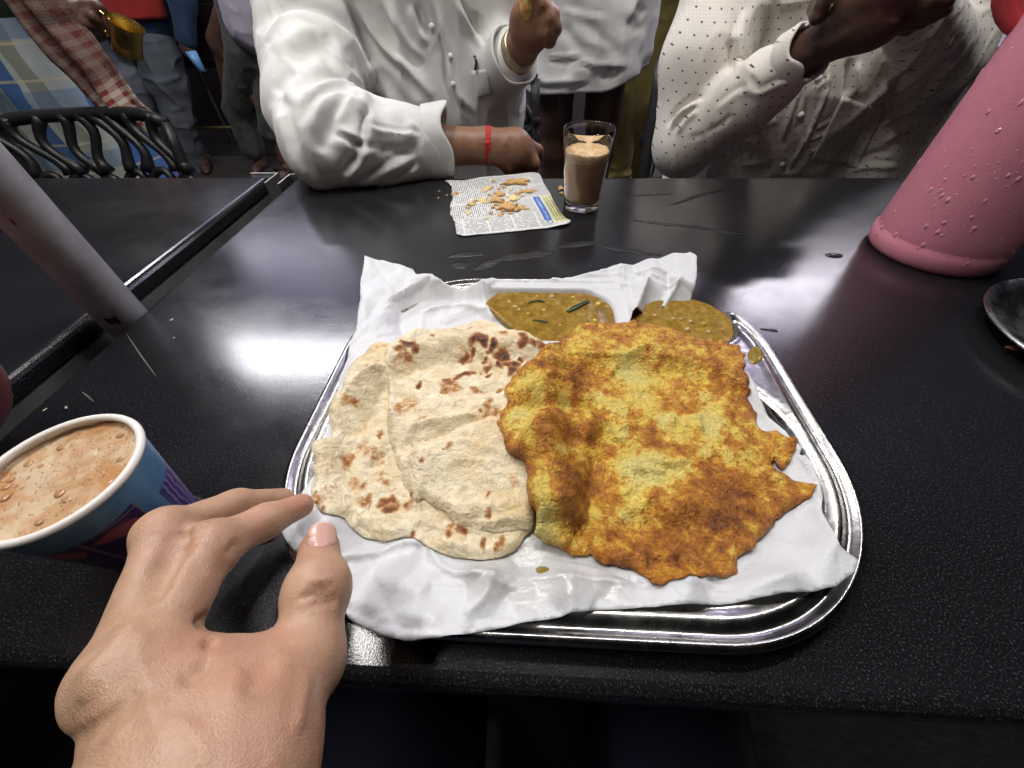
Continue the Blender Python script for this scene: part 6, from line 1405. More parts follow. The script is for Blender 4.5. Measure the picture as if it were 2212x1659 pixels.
V = carve(V, N, va, [([(0.2633,0.9,0.7765),(0.2732,0.9,0.8005),(0.2909,0.9,0.8143),(0.315,0.9,0.8231)], .009, .009, 1), ([(0.2796,0.9,0.7689),(0.292,0.9,0.7933),(0.3142,0.9,0.8095)], .007, .006, 1), ([(0.3731,0.88,0.8581),(0.3869,0.88,0.8435),(0.4024,0.88,0.837)], .006, .004, 1), ([(0.422,0.86,0.8588),(0.4338,0.86,0.8744),(0.4395,0.86,0.8819)], .005, .004, -1), ([(0.3982,0.88,0.8349),(0.4232,0.88,0.8473),(0.4444,0.88,0.8554)], .006, .004, 1), ([(0.3382,0.9,0.7711),(0.3656,0.9,0.788),(0.3757,0.9,0.8044)], .004, -.004), ([(0.3075,0.9,0.7612),(0.3363,0.9,0.7686)], .004, -.003), ([(0.3391,0.88,0.8135),(0.3664,0.88,0.8373),(0.3861,0.88,0.8393)], .008, .003, 1)])
N = vnormals(V, F)
V = carve(V, N, v2_, [([(0.3866,1.02,0.8923),(0.4028,1.02,0.8659),(0.4091,1.02,0.8429)], .007, -.008), ([(0.3917,1.02,0.9331),(0.4033,1.02,0.8921),(0.4189,1.02,0.8474)], .008, .006, -1), ([(0.5694,1,0.8664),(0.5924,1,0.8207),(0.597,1,0.7812),(0.5986,1,0.7333),(0.5935,1,0.6687)], .005, .007, 1), ([(0.5632,1,0.8113),(0.5729,1,0.7763),(0.5654,1,0.7499)], .006, -.004), ([(0.5379,1,0.8212),(0.5434,1,0.7816),(0.5482,1,0.7223)], .006, .004, 1), ([(0.6079,1,0.8703),(0.624,1,0.8344),(0.6353,1,0.8107)], .006, -.007), ([(0.6255,1,0.8636),(0.6409,1,0.8342),(0.6498,1,0.8057)], .006, .006), ([(0.7054,1,0.9063),(0.7077,1,0.8582),(0.7095,1,0.8148),(0.7058,1,0.7854)], .008, .009, 1), ([(0.7488,1,0.8895),(0.7452,1,0.8512),(0.736,1,0.8049)], .008, .007, 1), ([(0.7788,1,0.8639),(0.7874,1,0.8234),(0.7932,1,0.7847)], .01, .006, -1), ([(0.7422,1,0.7568),(0.7677,1,0.7799),(0.7895,1,0.7897)], .009, .008, 1), ([(0.7719,1,0.7212),(0.7892,1,0.7404),(0.8097,1,0.7537)], .008, .007, -1), ([(0.7245,1,0.6776),(0.7621,1,0.6983),(0.7981,1,0.7097)], .008, -.008), ([(0.7351,1,0.6653),(0.7756,1,0.6774),(0.8265,1,0.6773)], .008, .007, 1), ([(0.596,1,0.7497),(0.6175,1,0.7603),(0.6325,1,0.7758)], .004, .004, 1), ([(0.6016,1,0.7277),(0.6218,1,0.7359),(0.6341,1,0.7468)], .004, .004, -1), ([(0.6105,1,0.7047),(0.6342,1,0.7133)], .004, .004, 1), ([(0.5668,1,0.6901),(0.584,1,0.6749),(0.5835,1,0.6625)], .005, -.004), ([(0.4893,1,0.7558),(0.5215,1,0.7715)], .008, .003), ([(0.5638,1,0.8209),(0.5773,1,0.8326),(0.5821,1,0.844)], .005, .003, 1)])
obj('shirt', V, F, dot_m, m2); SV2, SF2 = V, F
vJ = tuple(v2_)
panel('pocket', 0, [(0.6303,1,0.8095),(0.696,1,0.7918),(0.7231,1,0.6745),(0.6327,1,0.6899)], 12, 14, .0035, dot_m, m2, SV2, SF2, .0022, vJ)
panel('pocket_flap', 0, [(0.696,1,0.7918),(0.7333,1,0.7877),(0.7475,1,0.6714),(0.724,1,0.673)], 8, 14, .0045, dot_m, m2, SV2, SF2, .0022, vJ)
for q in [(0.5626,1,0.7789),(0.5712,1,0.6811),(0.5649,1,0.8396)]:
    q = stick([q], SV2, SF2, .002, vJ)[0]; V, F = dome((0, 0, 0), .0055, .0022, 14, 4); u_, v_, w_ = frame(-A(vJ)); V = q + V[:, :1] * u_ + V[:, 1:2] * v_ + V[:, 2:3] * w_; obj('button', V, F, btn, m2)
panel('upper_pocket_flap', 0, [(0.4385,1,0.945),(0.4904,1,0.9479),(0.4743,1,0.9735),(0.4187,1,0.9709)], 8, 6, .006, dot_m, m2, SV2, SF2, .003, vJ)
cuff((0.4229,0.845,0.8878), A(W2_) - A((0.4229,0.845,0.8878)), .0425, .0415, .034, dot_m, m2, .05, 8, name='cuff')
V, F = implicit(chain([(.50, 1.14, .46), (.46, .76, .44), (.46, .72, 0)], [.10, .075, .055], .03) + chain([(.66, 1.14, .46), (.70, .76, .44), (.70, .72, 0)], [.10, .075, .055], .03), .012); obj('trousers', V, F, pants1, m2)

# ---- standing men behind
def loft(rings, m, name, parent, th=.002):
    n = len(rings[0]); V = np.vstack(rings); F = [(i * n + j, i * n + (j + 1) % n, (i + 1) * n + (j + 1) % n, (i + 1) * n + j) for i in range(len(rings) - 1) for j in range(n)]
    return V, F
m3 = thing('person', (.165, 1.78, GZ), 'standing man in a white dhoti folded above bare brown knees', 'person')
hs, hh = head((.17, 1.80, 1.63), (0, 1, 0), 1.12)
bp = hs + chain([(.085, 1.78, .95), (.072, 1.76, .60), (.078, 1.76, .50), (.080, 1.80, .27), (.082, 1.82, .02)], [.09, .064, .056, .055, .036], .03) + foot((.082, 1.82, .0), (.0, -1, 0)) \
    + chain([(.245, 1.80, .95), (.262, 1.78, .60), (.264, 1.78, .50), (.262, 1.82, .27), (.262, 1.84, .02)], [.09, .066, .058, .057, .036], .03) + foot((.262, 1.84, 0), (.1, -1, 0)) + [cap((.165, 1.80, .9), (.165, 1.80, 1.35), .12, .12, .05, '+', (.7, 1, 1)), cap((.0, 1.8, 1.4), (.33, 1.8, 1.4), .06, .06, .04)] + chain([(.0, 1.8, 1.38), (-.04, 1.84, 1.12), (.02, 1.95, .95)], [.05, .042, .03], .02) + chain([(.33, 1.8, 1.38), (.38, 1.84, 1.12), (.33, 1.98, .98)], [.05, .042, .03], .02)
V, F = implicit(bp, .008); V = relax(V, F, 1); obj('body', V, F, skin_d, m3, attrs={'flush': .5 * sst(-.2, .5, fbm(V, 12, 2, 7))}); build_hair(hh, m3)
rings = []
for i in range(64):
    t = i / 63; n = 128; a = np.arange(n) * 2 * math.pi / n
    x, y = np.cos(a), np.sin(a)
    hem = .705 + .058 * sst(.2, 1., x) * (y < .6) + .006 * np.sin(3 * a)
    z = 1.22 * (1 - t) + hem * t
    rx = .185 + .035 * sst(.25, .75, t) - .012 * sst(.9, 1, t); ry = .125 + .03 * sst(.2, .8, t)
    Q = np.stack([.17 + .004 * t + rx * x, 1.76 + ry * y, z], 1)
    nr_ = np.stack([x, y, 0 * x], 1)
    Q = Q + nr_ * (.010 * (1 - np.abs(noise(Q * A([1, 1, .55]), 13, 81)) * 1.8) + .004 * noise(Q, 24, 82))[:, None]
    rings.append(Q)
for k in (.004, .010):
    Q = rings[63].copy(); c0 = A([.17, 1.76]); d = c0 - Q[:, :2]; Q[:, :2] += d / np.linalg.norm(d, axis=1)[:, None] * k; Q[:, 2] += .010 * (k > .005) - .001; rings.append(Q)
V, F = loft(rings, None, None, None); V = A(V); F = A(F); N = vnormals(V, F)
if (N[:, 0] * (V[:, 0] - .17) + N[:, 1] * (V[:, 1] - 1.76)).mean() < 0: F = F[:, ::-1]; N = -N
vd = A([.17, 1.6, .85]) - A([0, 0, 1.])
V = carve(V, N, vd, [([(0.0391,1.6,0.8069),(0.0852,1.6,0.8023),(0.1407,1.6,0.8084)], .008, .009, -1), ([(0.1384,1.6,0.7976),(0.186,1.6,0.7833),(0.2395,1.6,0.7799),(0.2969,1.6,0.7751)], .008, .012, -1), ([(0.0789,1.6,0.8814),(0.1089,1.6,0.8482),(0.1547,1.6,0.8082)], .014, -.008), ([(0.1046,1.6,0.8932),(0.1673,1.6,0.8702),(0.2313,1.6,0.8285),(0.2822,1.6,0.7958)], .014, -.009), ([(0.1434,1.6,0.8452),(0.1962,1.6,0.8341),(0.2435,1.6,0.8178)], .008, .005), ([(-0.0346,1.6,0.7488),(0.0464,1.6,0.7363),(0.1046,1.6,0.7415),(0.177,1.6,0.7437)], .010, .008, -1), ([(0.2092,1.6,0.7462),(0.2424,1.6,0.763),(0.2805,1.6,0.7682)], .012, -.010), ([(0.2626,1.6,0.8957),(0.3002,1.6,0.8733),(0.3102,1.6,0.8582)], .014, -.012), ([(0.2861,1.6,0.9237),(0.3124,1.6,0.9069),(0.3211,1.6,0.8972)], .012, -.010), ([(0.2942,1.6,0.9304),(0.2801,1.6,0.8906),(0.3051,1.6,0.8507)], .008, .010), ([(0.0627,1.6,0.9201),(0.1367,1.6,0.9024),(0.2207,1.6,0.8915)], .010, .004, 1)])
obj('dhoti', V, F, white_m, m3)
V, F = implicit([cap((.165, 1.80, 1.15), (.165, 1.80, 1.40), .135, .125, .05, '+', (.68, 1, 1)), cap((-.02, 1.8, 1.40), (.35, 1.8, 1.40), .068, .068, .05)], .01); obj('vest', V, F, white_m, m3)

m4 = thing('person', (.43, 2.1, GZ), 'standing man in olive khaki trousers with bunched cuffs, behind the white dhoti', 'person')
khaki = cloth('khaki_cotton', (.21, .165, .05), .85, .2)[0].m
kp = chain([(.46, 2.10, .98), (.445, 2.06, .62), (.46, 2.06, .40), (.475, 2.05, .18)], [.115, .092, .082, .070], .03) + chain([(.30, 2.12, .98), (.345, 1.99, .60), (.37, 1.97, .42), (.385, 1.95, .30)], [.11, .080, .068, .066], .03)
kp += [ball((.392, 1.95, .285 + .022 * k), (.076 - .004 * k, .07, .016), .008) for k in range(4)] + [ball((.475, 2.05, .16 + .025 * k), (.082, .08, .016), .008) for k in range(3)]
V, F = implicit(kp, .007); V = relax(V, F, 1); V = folds3(V, vnormals(V, F), .005, 12, 33, (1, 1, 1.6)); obj('trousers', V, F, khaki, m4)
hs, hh = head((.42, 2.14, 1.63), (0, 1, 0), 1.12)
bp = hs + chain([(.475, 2.05, .2), (.475, 2.06, .0)], [.04, .034], .02) + foot((.475, 2.06, 0), (.1, -1, 0)) + chain([(.385, 1.95, .3), (.385, 1.97, .0)], [.04, .034], .02) + foot((.385, 1.97, 0), (-.1, -1, 0)) + chain([(.22, 2.12, 1.36), (.20, 2.16, 1.1), (.24, 2.3, .95)], [.05, .042, .03], .02) + chain([(.62, 2.12, 1.36), (.66, 2.16, 1.1), (.62, 2.3, .95)], [.05, .042, .03], .02) + [cap((.42, 2.13, 1.1), (.42, 2.13, 1.4), .1, .1, .04)]
V, F = implicit(bp, .009); obj('body', V, F, skin_d, m4, attrs={'flush': np.zeros(len(V))}); build_hair(hh, m4)
V, F = implicit([cap((.42, 2.12, .96), (.42, 2.12, 1.36), .125, .125, .05, '+', (.68, 1, 1)), cap((.24, 2.12, 1.38), (.60, 2.12, 1.38), .068, .068, .05)], .01); V = folds3(V, vnormals(V, F), .006, 9, 35); obj('shirt', V, F, cloth('dim_green_cotton', (.06, .065, .03))[0].m, m4)

# ---- man in the plaid lungi holding the brass cup, checked towel over his arm
m5 = thing('person', (-1.62, 1.50, GZ), 'standing man in a blue and white plaid lungi, arm stretched out over the chair', 'person')
M, c = cloth('plaid_cotton', (.45, .50, .48), .8, .08)
P = M.xyz(); wx = M.math('ADD', P[0], M.math('MULTIPLY', M.noise(6, 2), .05))
def stripes(v, pitch, ph, lo, hi): 
    f = M.math('FRACT', M.math('ADD', M.math('DIVIDE', v, pitch), ph)); return M.math('MULTIPLY', M.math('GREATER_THAN', f, lo), M.math('LESS_THAN', f, hi))
c = M.mix(M.math('MULTIPLY', stripes(wx, .165, .1, .25, .55), .92), c, (.035, .115, .33))
c = M.mix(M.math('MULTIPLY', stripes(wx, .165, .1, .66, .92), .8), c, (.22, .24, .19))
c = M.mix(M.math('MULTIPLY', stripes(P[2], .17, .2, .0, .30), .45), c, (.05, .16, .40))
c = M.mix(M.math('MULTIPLY', stripes(P[2], .085, .0, .46, .54), .6), c, (.62, .55, .38))
M.set('Base Color', c); plaid = M.m
rings = []
for i in range(44):
    t = i / 43; n = 96; a = np.arange(n) * 2 * math.pi / n
    z = .93 * (1 - t) + .12 * t; Q = np.stack([-1.64 + (.20 + .02 * t) * np.cos(a), 1.55 + (.15 + .03 * t) * np.sin(a), np.full(n, z)], 1)
    nr_ = np.stack([np.cos(a), np.sin(a), 0 * a], 1); Q = Q + nr_ * (.014 * (1 - 1.8 * np.abs(noise(Q * A([1, 1, .35]), 10, 91))))[:, None]; rings.append(Q)
V, F = loft(rings, None, None, None); obj('lungi', V, F, plaid, m5)
shirt5 = cloth('dark_green_cotton', (.02, .035, .02))[0].m
V, F = implicit([cap((-1.64, 1.55, .93), (-1.64, 1.56, 1.34), .14, .135, .05, '+', (.72, 1, 1)), cap((-1.82, 1.56, 1.38), (-1.46, 1.54, 1.38), .07, .07, .05)] + chain([(-1.46, 1.54, 1.37), (-1.36, 1.45, 1.22)], [.07, .062], .03), .009); V = folds3(V, vnormals(V, F), .006, 9, 37); obj('shirt', V, F, shirt5, m5)
HB = (-1.1265,1.26,0.9364)
hs, hh = head((-1.62, 1.52, 1.63), (.6, -.8, 0), 1.12)
bp = hs + chain([(-1.46, 1.54, 1.37), (-1.4008,1.42,1.0081), (-1.2469,1.33,0.9685), HB], [.055, .046, .036, .034], .02) + [ball((-1.1095,1.25,0.9291), (.045, .03, .04), .02)]
for a, b, c3 in (((-1.1019,1.235,0.9402), (-1.0555,1.215,0.9408), (-1.0503,1.22,0.9303)), ((-1.1196,1.23,0.928), (-1.0773,1.21,0.9276), (-1.0662,1.22,0.9203)), ((-1.1373,1.23,0.9166), (-1.0979,1.215,0.9173), (-1.0845,1.225,0.9123)), ((-1.0766,1.24,0.9571), (-1.0352,1.225,0.9571), (-1.0334,1.23,0.947))): bp += chain([HB, a, b, c3], [.016, .0125, .0115, .0095], .006)
bp += chain([(-1.82, 1.56, 1.37), (-1.90, 1.60, 1.12), (-1.86, 1.50, .9)], [.055, .044, .03], .02) + chain([(-1.70, 1.55, .6), (-1.70, 1.56, .25), (-1.70, 1.58, 0)], [.08, .055, .036], .03) + foot((-1.70, 1.58, 0), (.2, -1, 0)) + chain([(-1.56, 1.55, .6), (-1.56, 1.56, .25), (-1.55, 1.58, 0)], [.08, .055, .036], .03) + foot((-1.55, 1.58, 0), (.2, -1, 0))
V, F = implicit(bp, .007); V = relax(V, F, 1); obj('body', V, F, skin_d, m5, attrs={'flush': .6 * sst(-.2, .5, fbm(V, 16, 2, 5))}); build_hair(hh, m5)
brass = Mat('brass', rough=.28, metal=1.); brass.set('Base Color', brass.mix(brass.noise(60, 5, .6), (.42, .29, .07), (.72, .56, .20))); brass.bump(brass.vor(260)[0], .0006)
ct, cb_ = A((-0.981,1.21,0.9262)), A((-1.0171,1.21,0.874)); u_, v_, w_ = frame(cb_ - ct, (0, 1, 0)); cl_ = np.linalg.norm(cb_ - ct)
V, F = lathe([(.0355, -.002), (.034, .002), (.0295, .015), (.0285, .035), (.0290, cl_), (.0001, cl_ + .001), (.0001, cl_ - .003), (.0275, cl_ - .003), (.027, .035), (.028, .015), (.0335, .0)], 40)
bc = thing('brass_cup', tuple(cb_), 'yellow brass cup held out by the man in the plaid lungi', 'cup'); V = ct + V[:, :1] * u_ + V[:, 1:2] * v_ + V[:, 2:3] * w_; obj('cup_body', V, F, brass.m, bc)
V, F = tube([(-1.0229,1.205,0.9482),(-1.0134,1.205,0.9383),(-1.0089,1.205,0.9307),(-1.0354,1.205,0.9029),(-1.0393,1.205,0.916)], .0035, 8); obj('cup_handle', V, F, brass.m, bc)
M = Mat('checked_towel', rough=.9, spec=.1); pa, pb = M.attr('pu'), M.attr('pv')
def band_(v, n, lo): return M.math('LESS_THAN', M.math('FRACT', M.math('MULTIPLY', v, n)), lo)
r1, r2 = band_(pa, 5., .5), band_(pb, 15., .5)
c = M.mix(M.math('MULTIPLY', M.math('ADD', r1, r2), .5), (.50, .44, .36), (.18, .028, .03))
c = M.mix(M.mapr(pb, .45, .62, .8, .0), c, (.075, .032, .030)); c = M.mix(M.mapr(pb, .88, .93, 0, 1), c, (.52, .47, .38))
M.set('Base Color', M.mix(M.mapr(M.noise(90, 3), .4, .8, 0, .3), c, (.25, .18, .14))); M.bump(M.noise(300, 3), .002)
eL = A([(-1.2165,1.2,0.9754),(-1.2052,1.2,0.9187),(-1.1965,1.2,0.8565),(-1.1828,1.2,0.8154),(-1.1668,1.2,0.7589),(-1.1303,1.2,0.7218),(-1.1127,1.2,0.7008),(-1.0933,1.2,0.6811)]); eR = A([(-1.0809,1.19,0.9828),(-1.0845,1.19,0.9329),(-1.0608,1.19,0.9021),(-1.0374,1.19,0.8587),(-1.0309,1.19,0.8185),(-1.0257,1.19,0.7789),(-1.0222,1.19,0.7566),(-1.0229,1.19,0.7302)])
t0, t1 = np.linspace(0, 1, 8), np.linspace(0, 1, 60)
eL = np.stack([np.interp(t1, t0, eL[:, k]) for k in range(3)], 1); eR = np.stack([np.interp(t1, t0, eR[:, k]) for k in range(3)], 1)
V = []; pu_, pv_ = [], []
for i in range(60):
    for j in range(25):
        s = j / 24; q = eL[i] * (1 - s) + eR[i] * s + A([0, 1, 0]) * (.012 * math.sin(s * 15 + i * .05) + .010 * noise(A([[s * 3, i * .08, 0]]), 1., 3)[0] - .05 * math.sin(math.pi * s)) + A([.4, 0, -.9]) * .004 * noise(A([[s * 6, i * .2, 5]]), 1., 4)[0]
        V.append(q); pu_.append(s); pv_.append(i / 59)
F = [(i * 25 + j, i * 25 + j + 1, (i + 1) * 25 + j + 1, (i + 1) * 25 + j) for i in range(59) for j in range(24)]
tag(solidify(obj('towel', V, F, M.m, attrs={'pu': pu_, 'pv': pv_}), .002), 'maroon and white checked towel hanging from the forearm above the black chair', 'towel')

# ---- man in jeans farther back
K = 1.0
m6 = thing('person', (-2.62, 3.45, GZ), 'standing man in faded grey jeans and navy jacket, red shirt front, at far left', 'person')
jean = Mat('grey_denim', rough=.85, spec=.2); jean.set('Base Color', jean.mix(jean.mapr(jean.noise(5, 3, .5), .35, .68), (.075, .082, .095), (.15, .165, .19))); jean.bump(jean.noise(500, 2), .0008)
jp = chain([(-2.6312,3.4,0.6698), (-2.6873,3.4,0.4871), (-2.7281,3.38,0.2795), (-2.7711,3.38,0.0746), (-2.8155,3.4,-0.1481)], [.13, .125, .10, .088, .082], .03) + chain([(-2.9441,3.5,0.6631), (-2.9711,3.45,0.4821), (-3.0403,3.42,0.2254), (-3.101,3.42,0.0441), (-3.2138,3.42,-0.2007)], [.13, .12, .098, .09, .08], .02)
V, F = implicit(jp, .011); V = relax(V, F, 1); V = folds3(V, vnormals(V, F), .010, 7, 43, (1, 1, 1.5)); obj('jeans', V, F, jean.m, m6)
navy = cloth('navy_cotton', (.018, .042, .085), .85, .2)[0].m
V, F = implicit([cap((-2.7225,3.45,0.7631), (-2.5144,3.45,1.1085), .17, .19, .05, '+', (.8, 1, 1))] + chain([(-2.3032,3.45,1.1046), (-2.3033,3.42,0.9112), (-2.3656,3.38,0.7204)], [.09, .075, .062], .03) + chain([(-2.7453,3.45,1.1128), (-2.8368,3.42,0.9198), (-2.8009,3.3,0.7762)], [.09, .075, .062], .03), .012); V = folds3(V, vnormals(V, F), .010, 7, 45); obj('jacket', V, F, navy, m6); JV, JF = V, F
redc = cloth('red_cotton', (.42, .035, .03), .8, .15)[0].m
Vq, Fq = patch([(-2.7928,3.2,0.8177),(-2.2936,3.2,0.8236),(-2.2481,3.2,1.0026),(-2.7084,3.2,1.0106)], 12, 10); Vq = stick(Vq, JV, JF, .02, tuple(A((-2.4816,3.2,0.9097)) - A([0, 0, 1.]))); solidify(obj('red_shirt_front', Vq, Fq, redc, m6), .01, 1)
hs, hh = head(A((-2.406,3.45,1.2695)), (.3, -1, 0))
bp = hs + [ball((-2.3803,3.36,0.6634), (.05, .04, .06), .02)] + chain([(-2.3853,3.36,0.6559), (-2.3549,3.34,0.6199), (-2.3625,3.33,0.5904)], [.02, .017, .014], .01) + [cap(A((-2.406,3.45,1.2695)) + A([0, 0, -.2]), (-2.5144,3.45,1.1085), .07, .07, .03)]
f0 = A((-2.7421,3.4,-0.0919)); f1 = A((-3.1384,3.42,-0.1313)); pv6 = A((-2.8044,3.46,0.6656))
bp += [cap(A((-2.5144,3.45,1.1085)), pv6, .08, .08, .03), cap(A((-2.3032,3.45,1.1046)), (-2.3754,3.36,0.6708), .035, .03, .02), cap(A((-2.3032,3.45,1.1046)), (-2.5144,3.45,1.1085), .04, .04, .02)] + chain([pv6, (-2.7362,3.39,0.2774), (f0[0], f0[1], .05)], [.06, .05, .045], .02) + chain([pv6, (-3.0491,3.43,0.2231), (f1[0], f1[1], .05)], [.06, .05, .045], .02)
for q, d in ((f0, (.5, -.8)), (f1, (.3, -.9))): bp += [cap((q[0], q[1], .05), (q[0], q[1], GZ + .05), .05, .045, .02)] + foot((q[0], q[1], GZ + .1), (*d, 0), 1.15)
V, F = implicit(bp, .010); obj('body', V, F, skin_d, m6, attrs={'flush': np.zeros(len(V))}); build_hair(hh, m6)
q = A((-2.2834,3.25,0.6114)); V, F = lathe([(.030, .05), (.026, .0), (.022, -.05), (.0001, -.05)], 20); V = q + V[:, :1] * A([1, 0, 0]) + V[:, 1:2] * A([0, 1, 0]) + V[:, 2:3] * A([-.25, 0, 1.]); V = V + .004 * noise(V, 30, 4)[:, None]
tag(solidify(obj('plastic_cup', V, F, simple('sky_plastic', (.16, .34, .62), .3)), .002), 'crumpled light blue plastic cup in the hand of the man in jeans', 'cup')

# ---- man in the lilac shirt half hidden by the white sleeve
m7 = thing('person', (-1.85, 3.3, GZ), 'barefoot man in a lilac shirt and dull green trousers, half behind the white sleeve', 'person')
lil = cloth('lilac_cotton', (.36, .33, .39), .8, .1)[0].m; dgreen = cloth('dull_green_cloth', (.05, .058, .05), .9, .45, 300)[0].m
V, F = implicit([cap((-1.7311,3.2,0.8), (-1.6059,3.2,1.1159), .17, .20, .05, '+', (.85, 1, 1)), cap((-1.7781,3.15,0.8723), (-1.7277,3.15,1.0338), .09, .10, .04)], .012); V = folds3(V, vnormals(V, F), .012, 7, 47, (1, 1, .5)); obj('shirt', V, F, lil, m7)
ft = A((-1.9883,3.3,-0.003))
V, F = implicit(chain([(-1.8487,3.25,0.8684), (-1.8867,3.25,0.6929), (ft[0] - .26, ft[1] + .1, .30), (ft[0] - .27, ft[1] + .1, .06)], [.13, .125, .10, .085], .03) + chain([(-1.8259,3.35,0.7643), (-1.8214,3.3,0.5726), (ft[0], ft[1], .20)], [.14, .12, .085], .03), .012); V = folds3(V, vnormals(V, F), .012, 7, 49, (1, 1, .6)); obj('trousers', V, F, dgreen, m7)
ft = A((-1.9883,3.3,-0.003)); hs, hh = head(A((-1.4777,3.2,1.3571)), (0, -1, 0))
V, F = implicit(hs + [cap(A((-1.6059,3.2,1.1159)), (ft[0] - .12, ft[1] + .03, .7), .08, .08, .03), cap((ft[0] - .12, ft[1] + .03, .7), (ft[0], ft[1], .38), .06, .05, .03), cap((ft[0] - .12, ft[1] + .03, .7), (ft[0] - .27, ft[1] + .1, .38), .06, .05, .03)] + [cap((ft[0], ft[1], .4), (ft[0], ft[1], 0), .055, .038, .02)] + foot((ft[0], ft[1], 0), (.1, -1, 0), 1.2) + [cap((ft[0] - .27, ft[1] + .1, .4), (ft[0] - .27, ft[1] + .1, 0), .055, .038, .02)] + foot((ft[0] - .27, ft[1] + .1, 0), (.1, -1, 0), 1.2) + [cap(A((-1.4777,3.2,1.3571)) - A([0, 0, .15]), (-1.6059,3.2,1.1159), .06, .09, .03)], .01); obj('body', V, F, skin_d, m7, attrs={'flush': np.zeros(len(V))}); build_hair(hh, m7)
V, F = tube([(ft[0] - .05, ft[1] - .1, GZ + .06), (ft[0], ft[1] - .13, GZ + .075), (ft[0] + .05, ft[1] - .1, GZ + .06)], .010, 8); obj('sandal_strap', V, F, rust, m7)
V, F = box((ft[0] - .055, ft[1] - .22, GZ + .001), (ft[0] + .055, ft[1] + .07, GZ + .012)); bevel(obj('sandal_sole', V, F, rust, m7), .006)

# ---- neighbour at the left edge, only a dark red sleeve shows; photographer's lap
m8 = thing('person', (-.85, -.12, GZ), 'neighbour at the left edge, only a dark red sleeve over the table corner showing', 'person')
rs = cloth('dark_red_cotton', (.13, .012, .016), .7, .15)[0].m
e8 = A((-0.3929,0.1337,0.83)); sh8 = A([-.70, -.16, 1.12])
V, F = implicit(chain([sh8, e8], [.075, .045], .03) + chain([e8, e8 + A([-.22, .06, -.01])], [.045, .042], .02) + [cap((-.85, -.16, .55), (-.85, -.14, 1.08), .13, .125, .05, '+', (.7, 1, 1)), cap((-1.02, -.15, 1.12), sh8, .07, .07, .05)], .008); V = relax(V, F, 1); V = folds3(V, vnormals(V, F), .003, 14, 53); obj('shirt', V, F, rs, m8)
hs, hh = head((-.85, -.12, 1.42), (.1, 1, 0)); V, F = implicit(hs + chain([e8 + A([-.20, .055, -.01]), e8 + A([-.30, .08, -.01])], [.03, .026], .01) + [ball(e8 + A([-.33, .09, -.012]), (.045, .035, .025), .02), cap((-.85, -.14, 1.0), (-.85, -.13, 1.3), .07, .055, .04)], .008); obj('body', V, F, skin_m, m8, attrs={'flush': np.zeros(len(V))}); build_hair(hh, m8)
V, F = implicit(chain([(-.95, -.14, .46), (-.95, .22, .45), (-.95, .26, 0)], [.10, .075, .055], .03) + chain([(-.76, -.14, .46), (-.74, .22, .45), (-.74, .26, 0)], [.10, .075, .055], .03), .012); obj('trousers', V, F, pants1, m8)
lap = cloth('navy_trousers', (.006, .008, .020), .85, .3)[0].m
V, F = implicit(chain([(-.10, -.45, .47), (-.12, .06, .48), (-.12, .10, .0)], [.10, .08, .06], .03) + chain([(.12, -.45, .47), (.14, .06, .48), (.14, .10, .0)], [.10, .08, .06], .03) + [cap((0, -.48, .48), (0, -.50, .70), .14, .15, .06)], .012); V = folds3(V, vnormals(V, F), .005, 10, 57); obj('trousers', V, F, lap, ph)

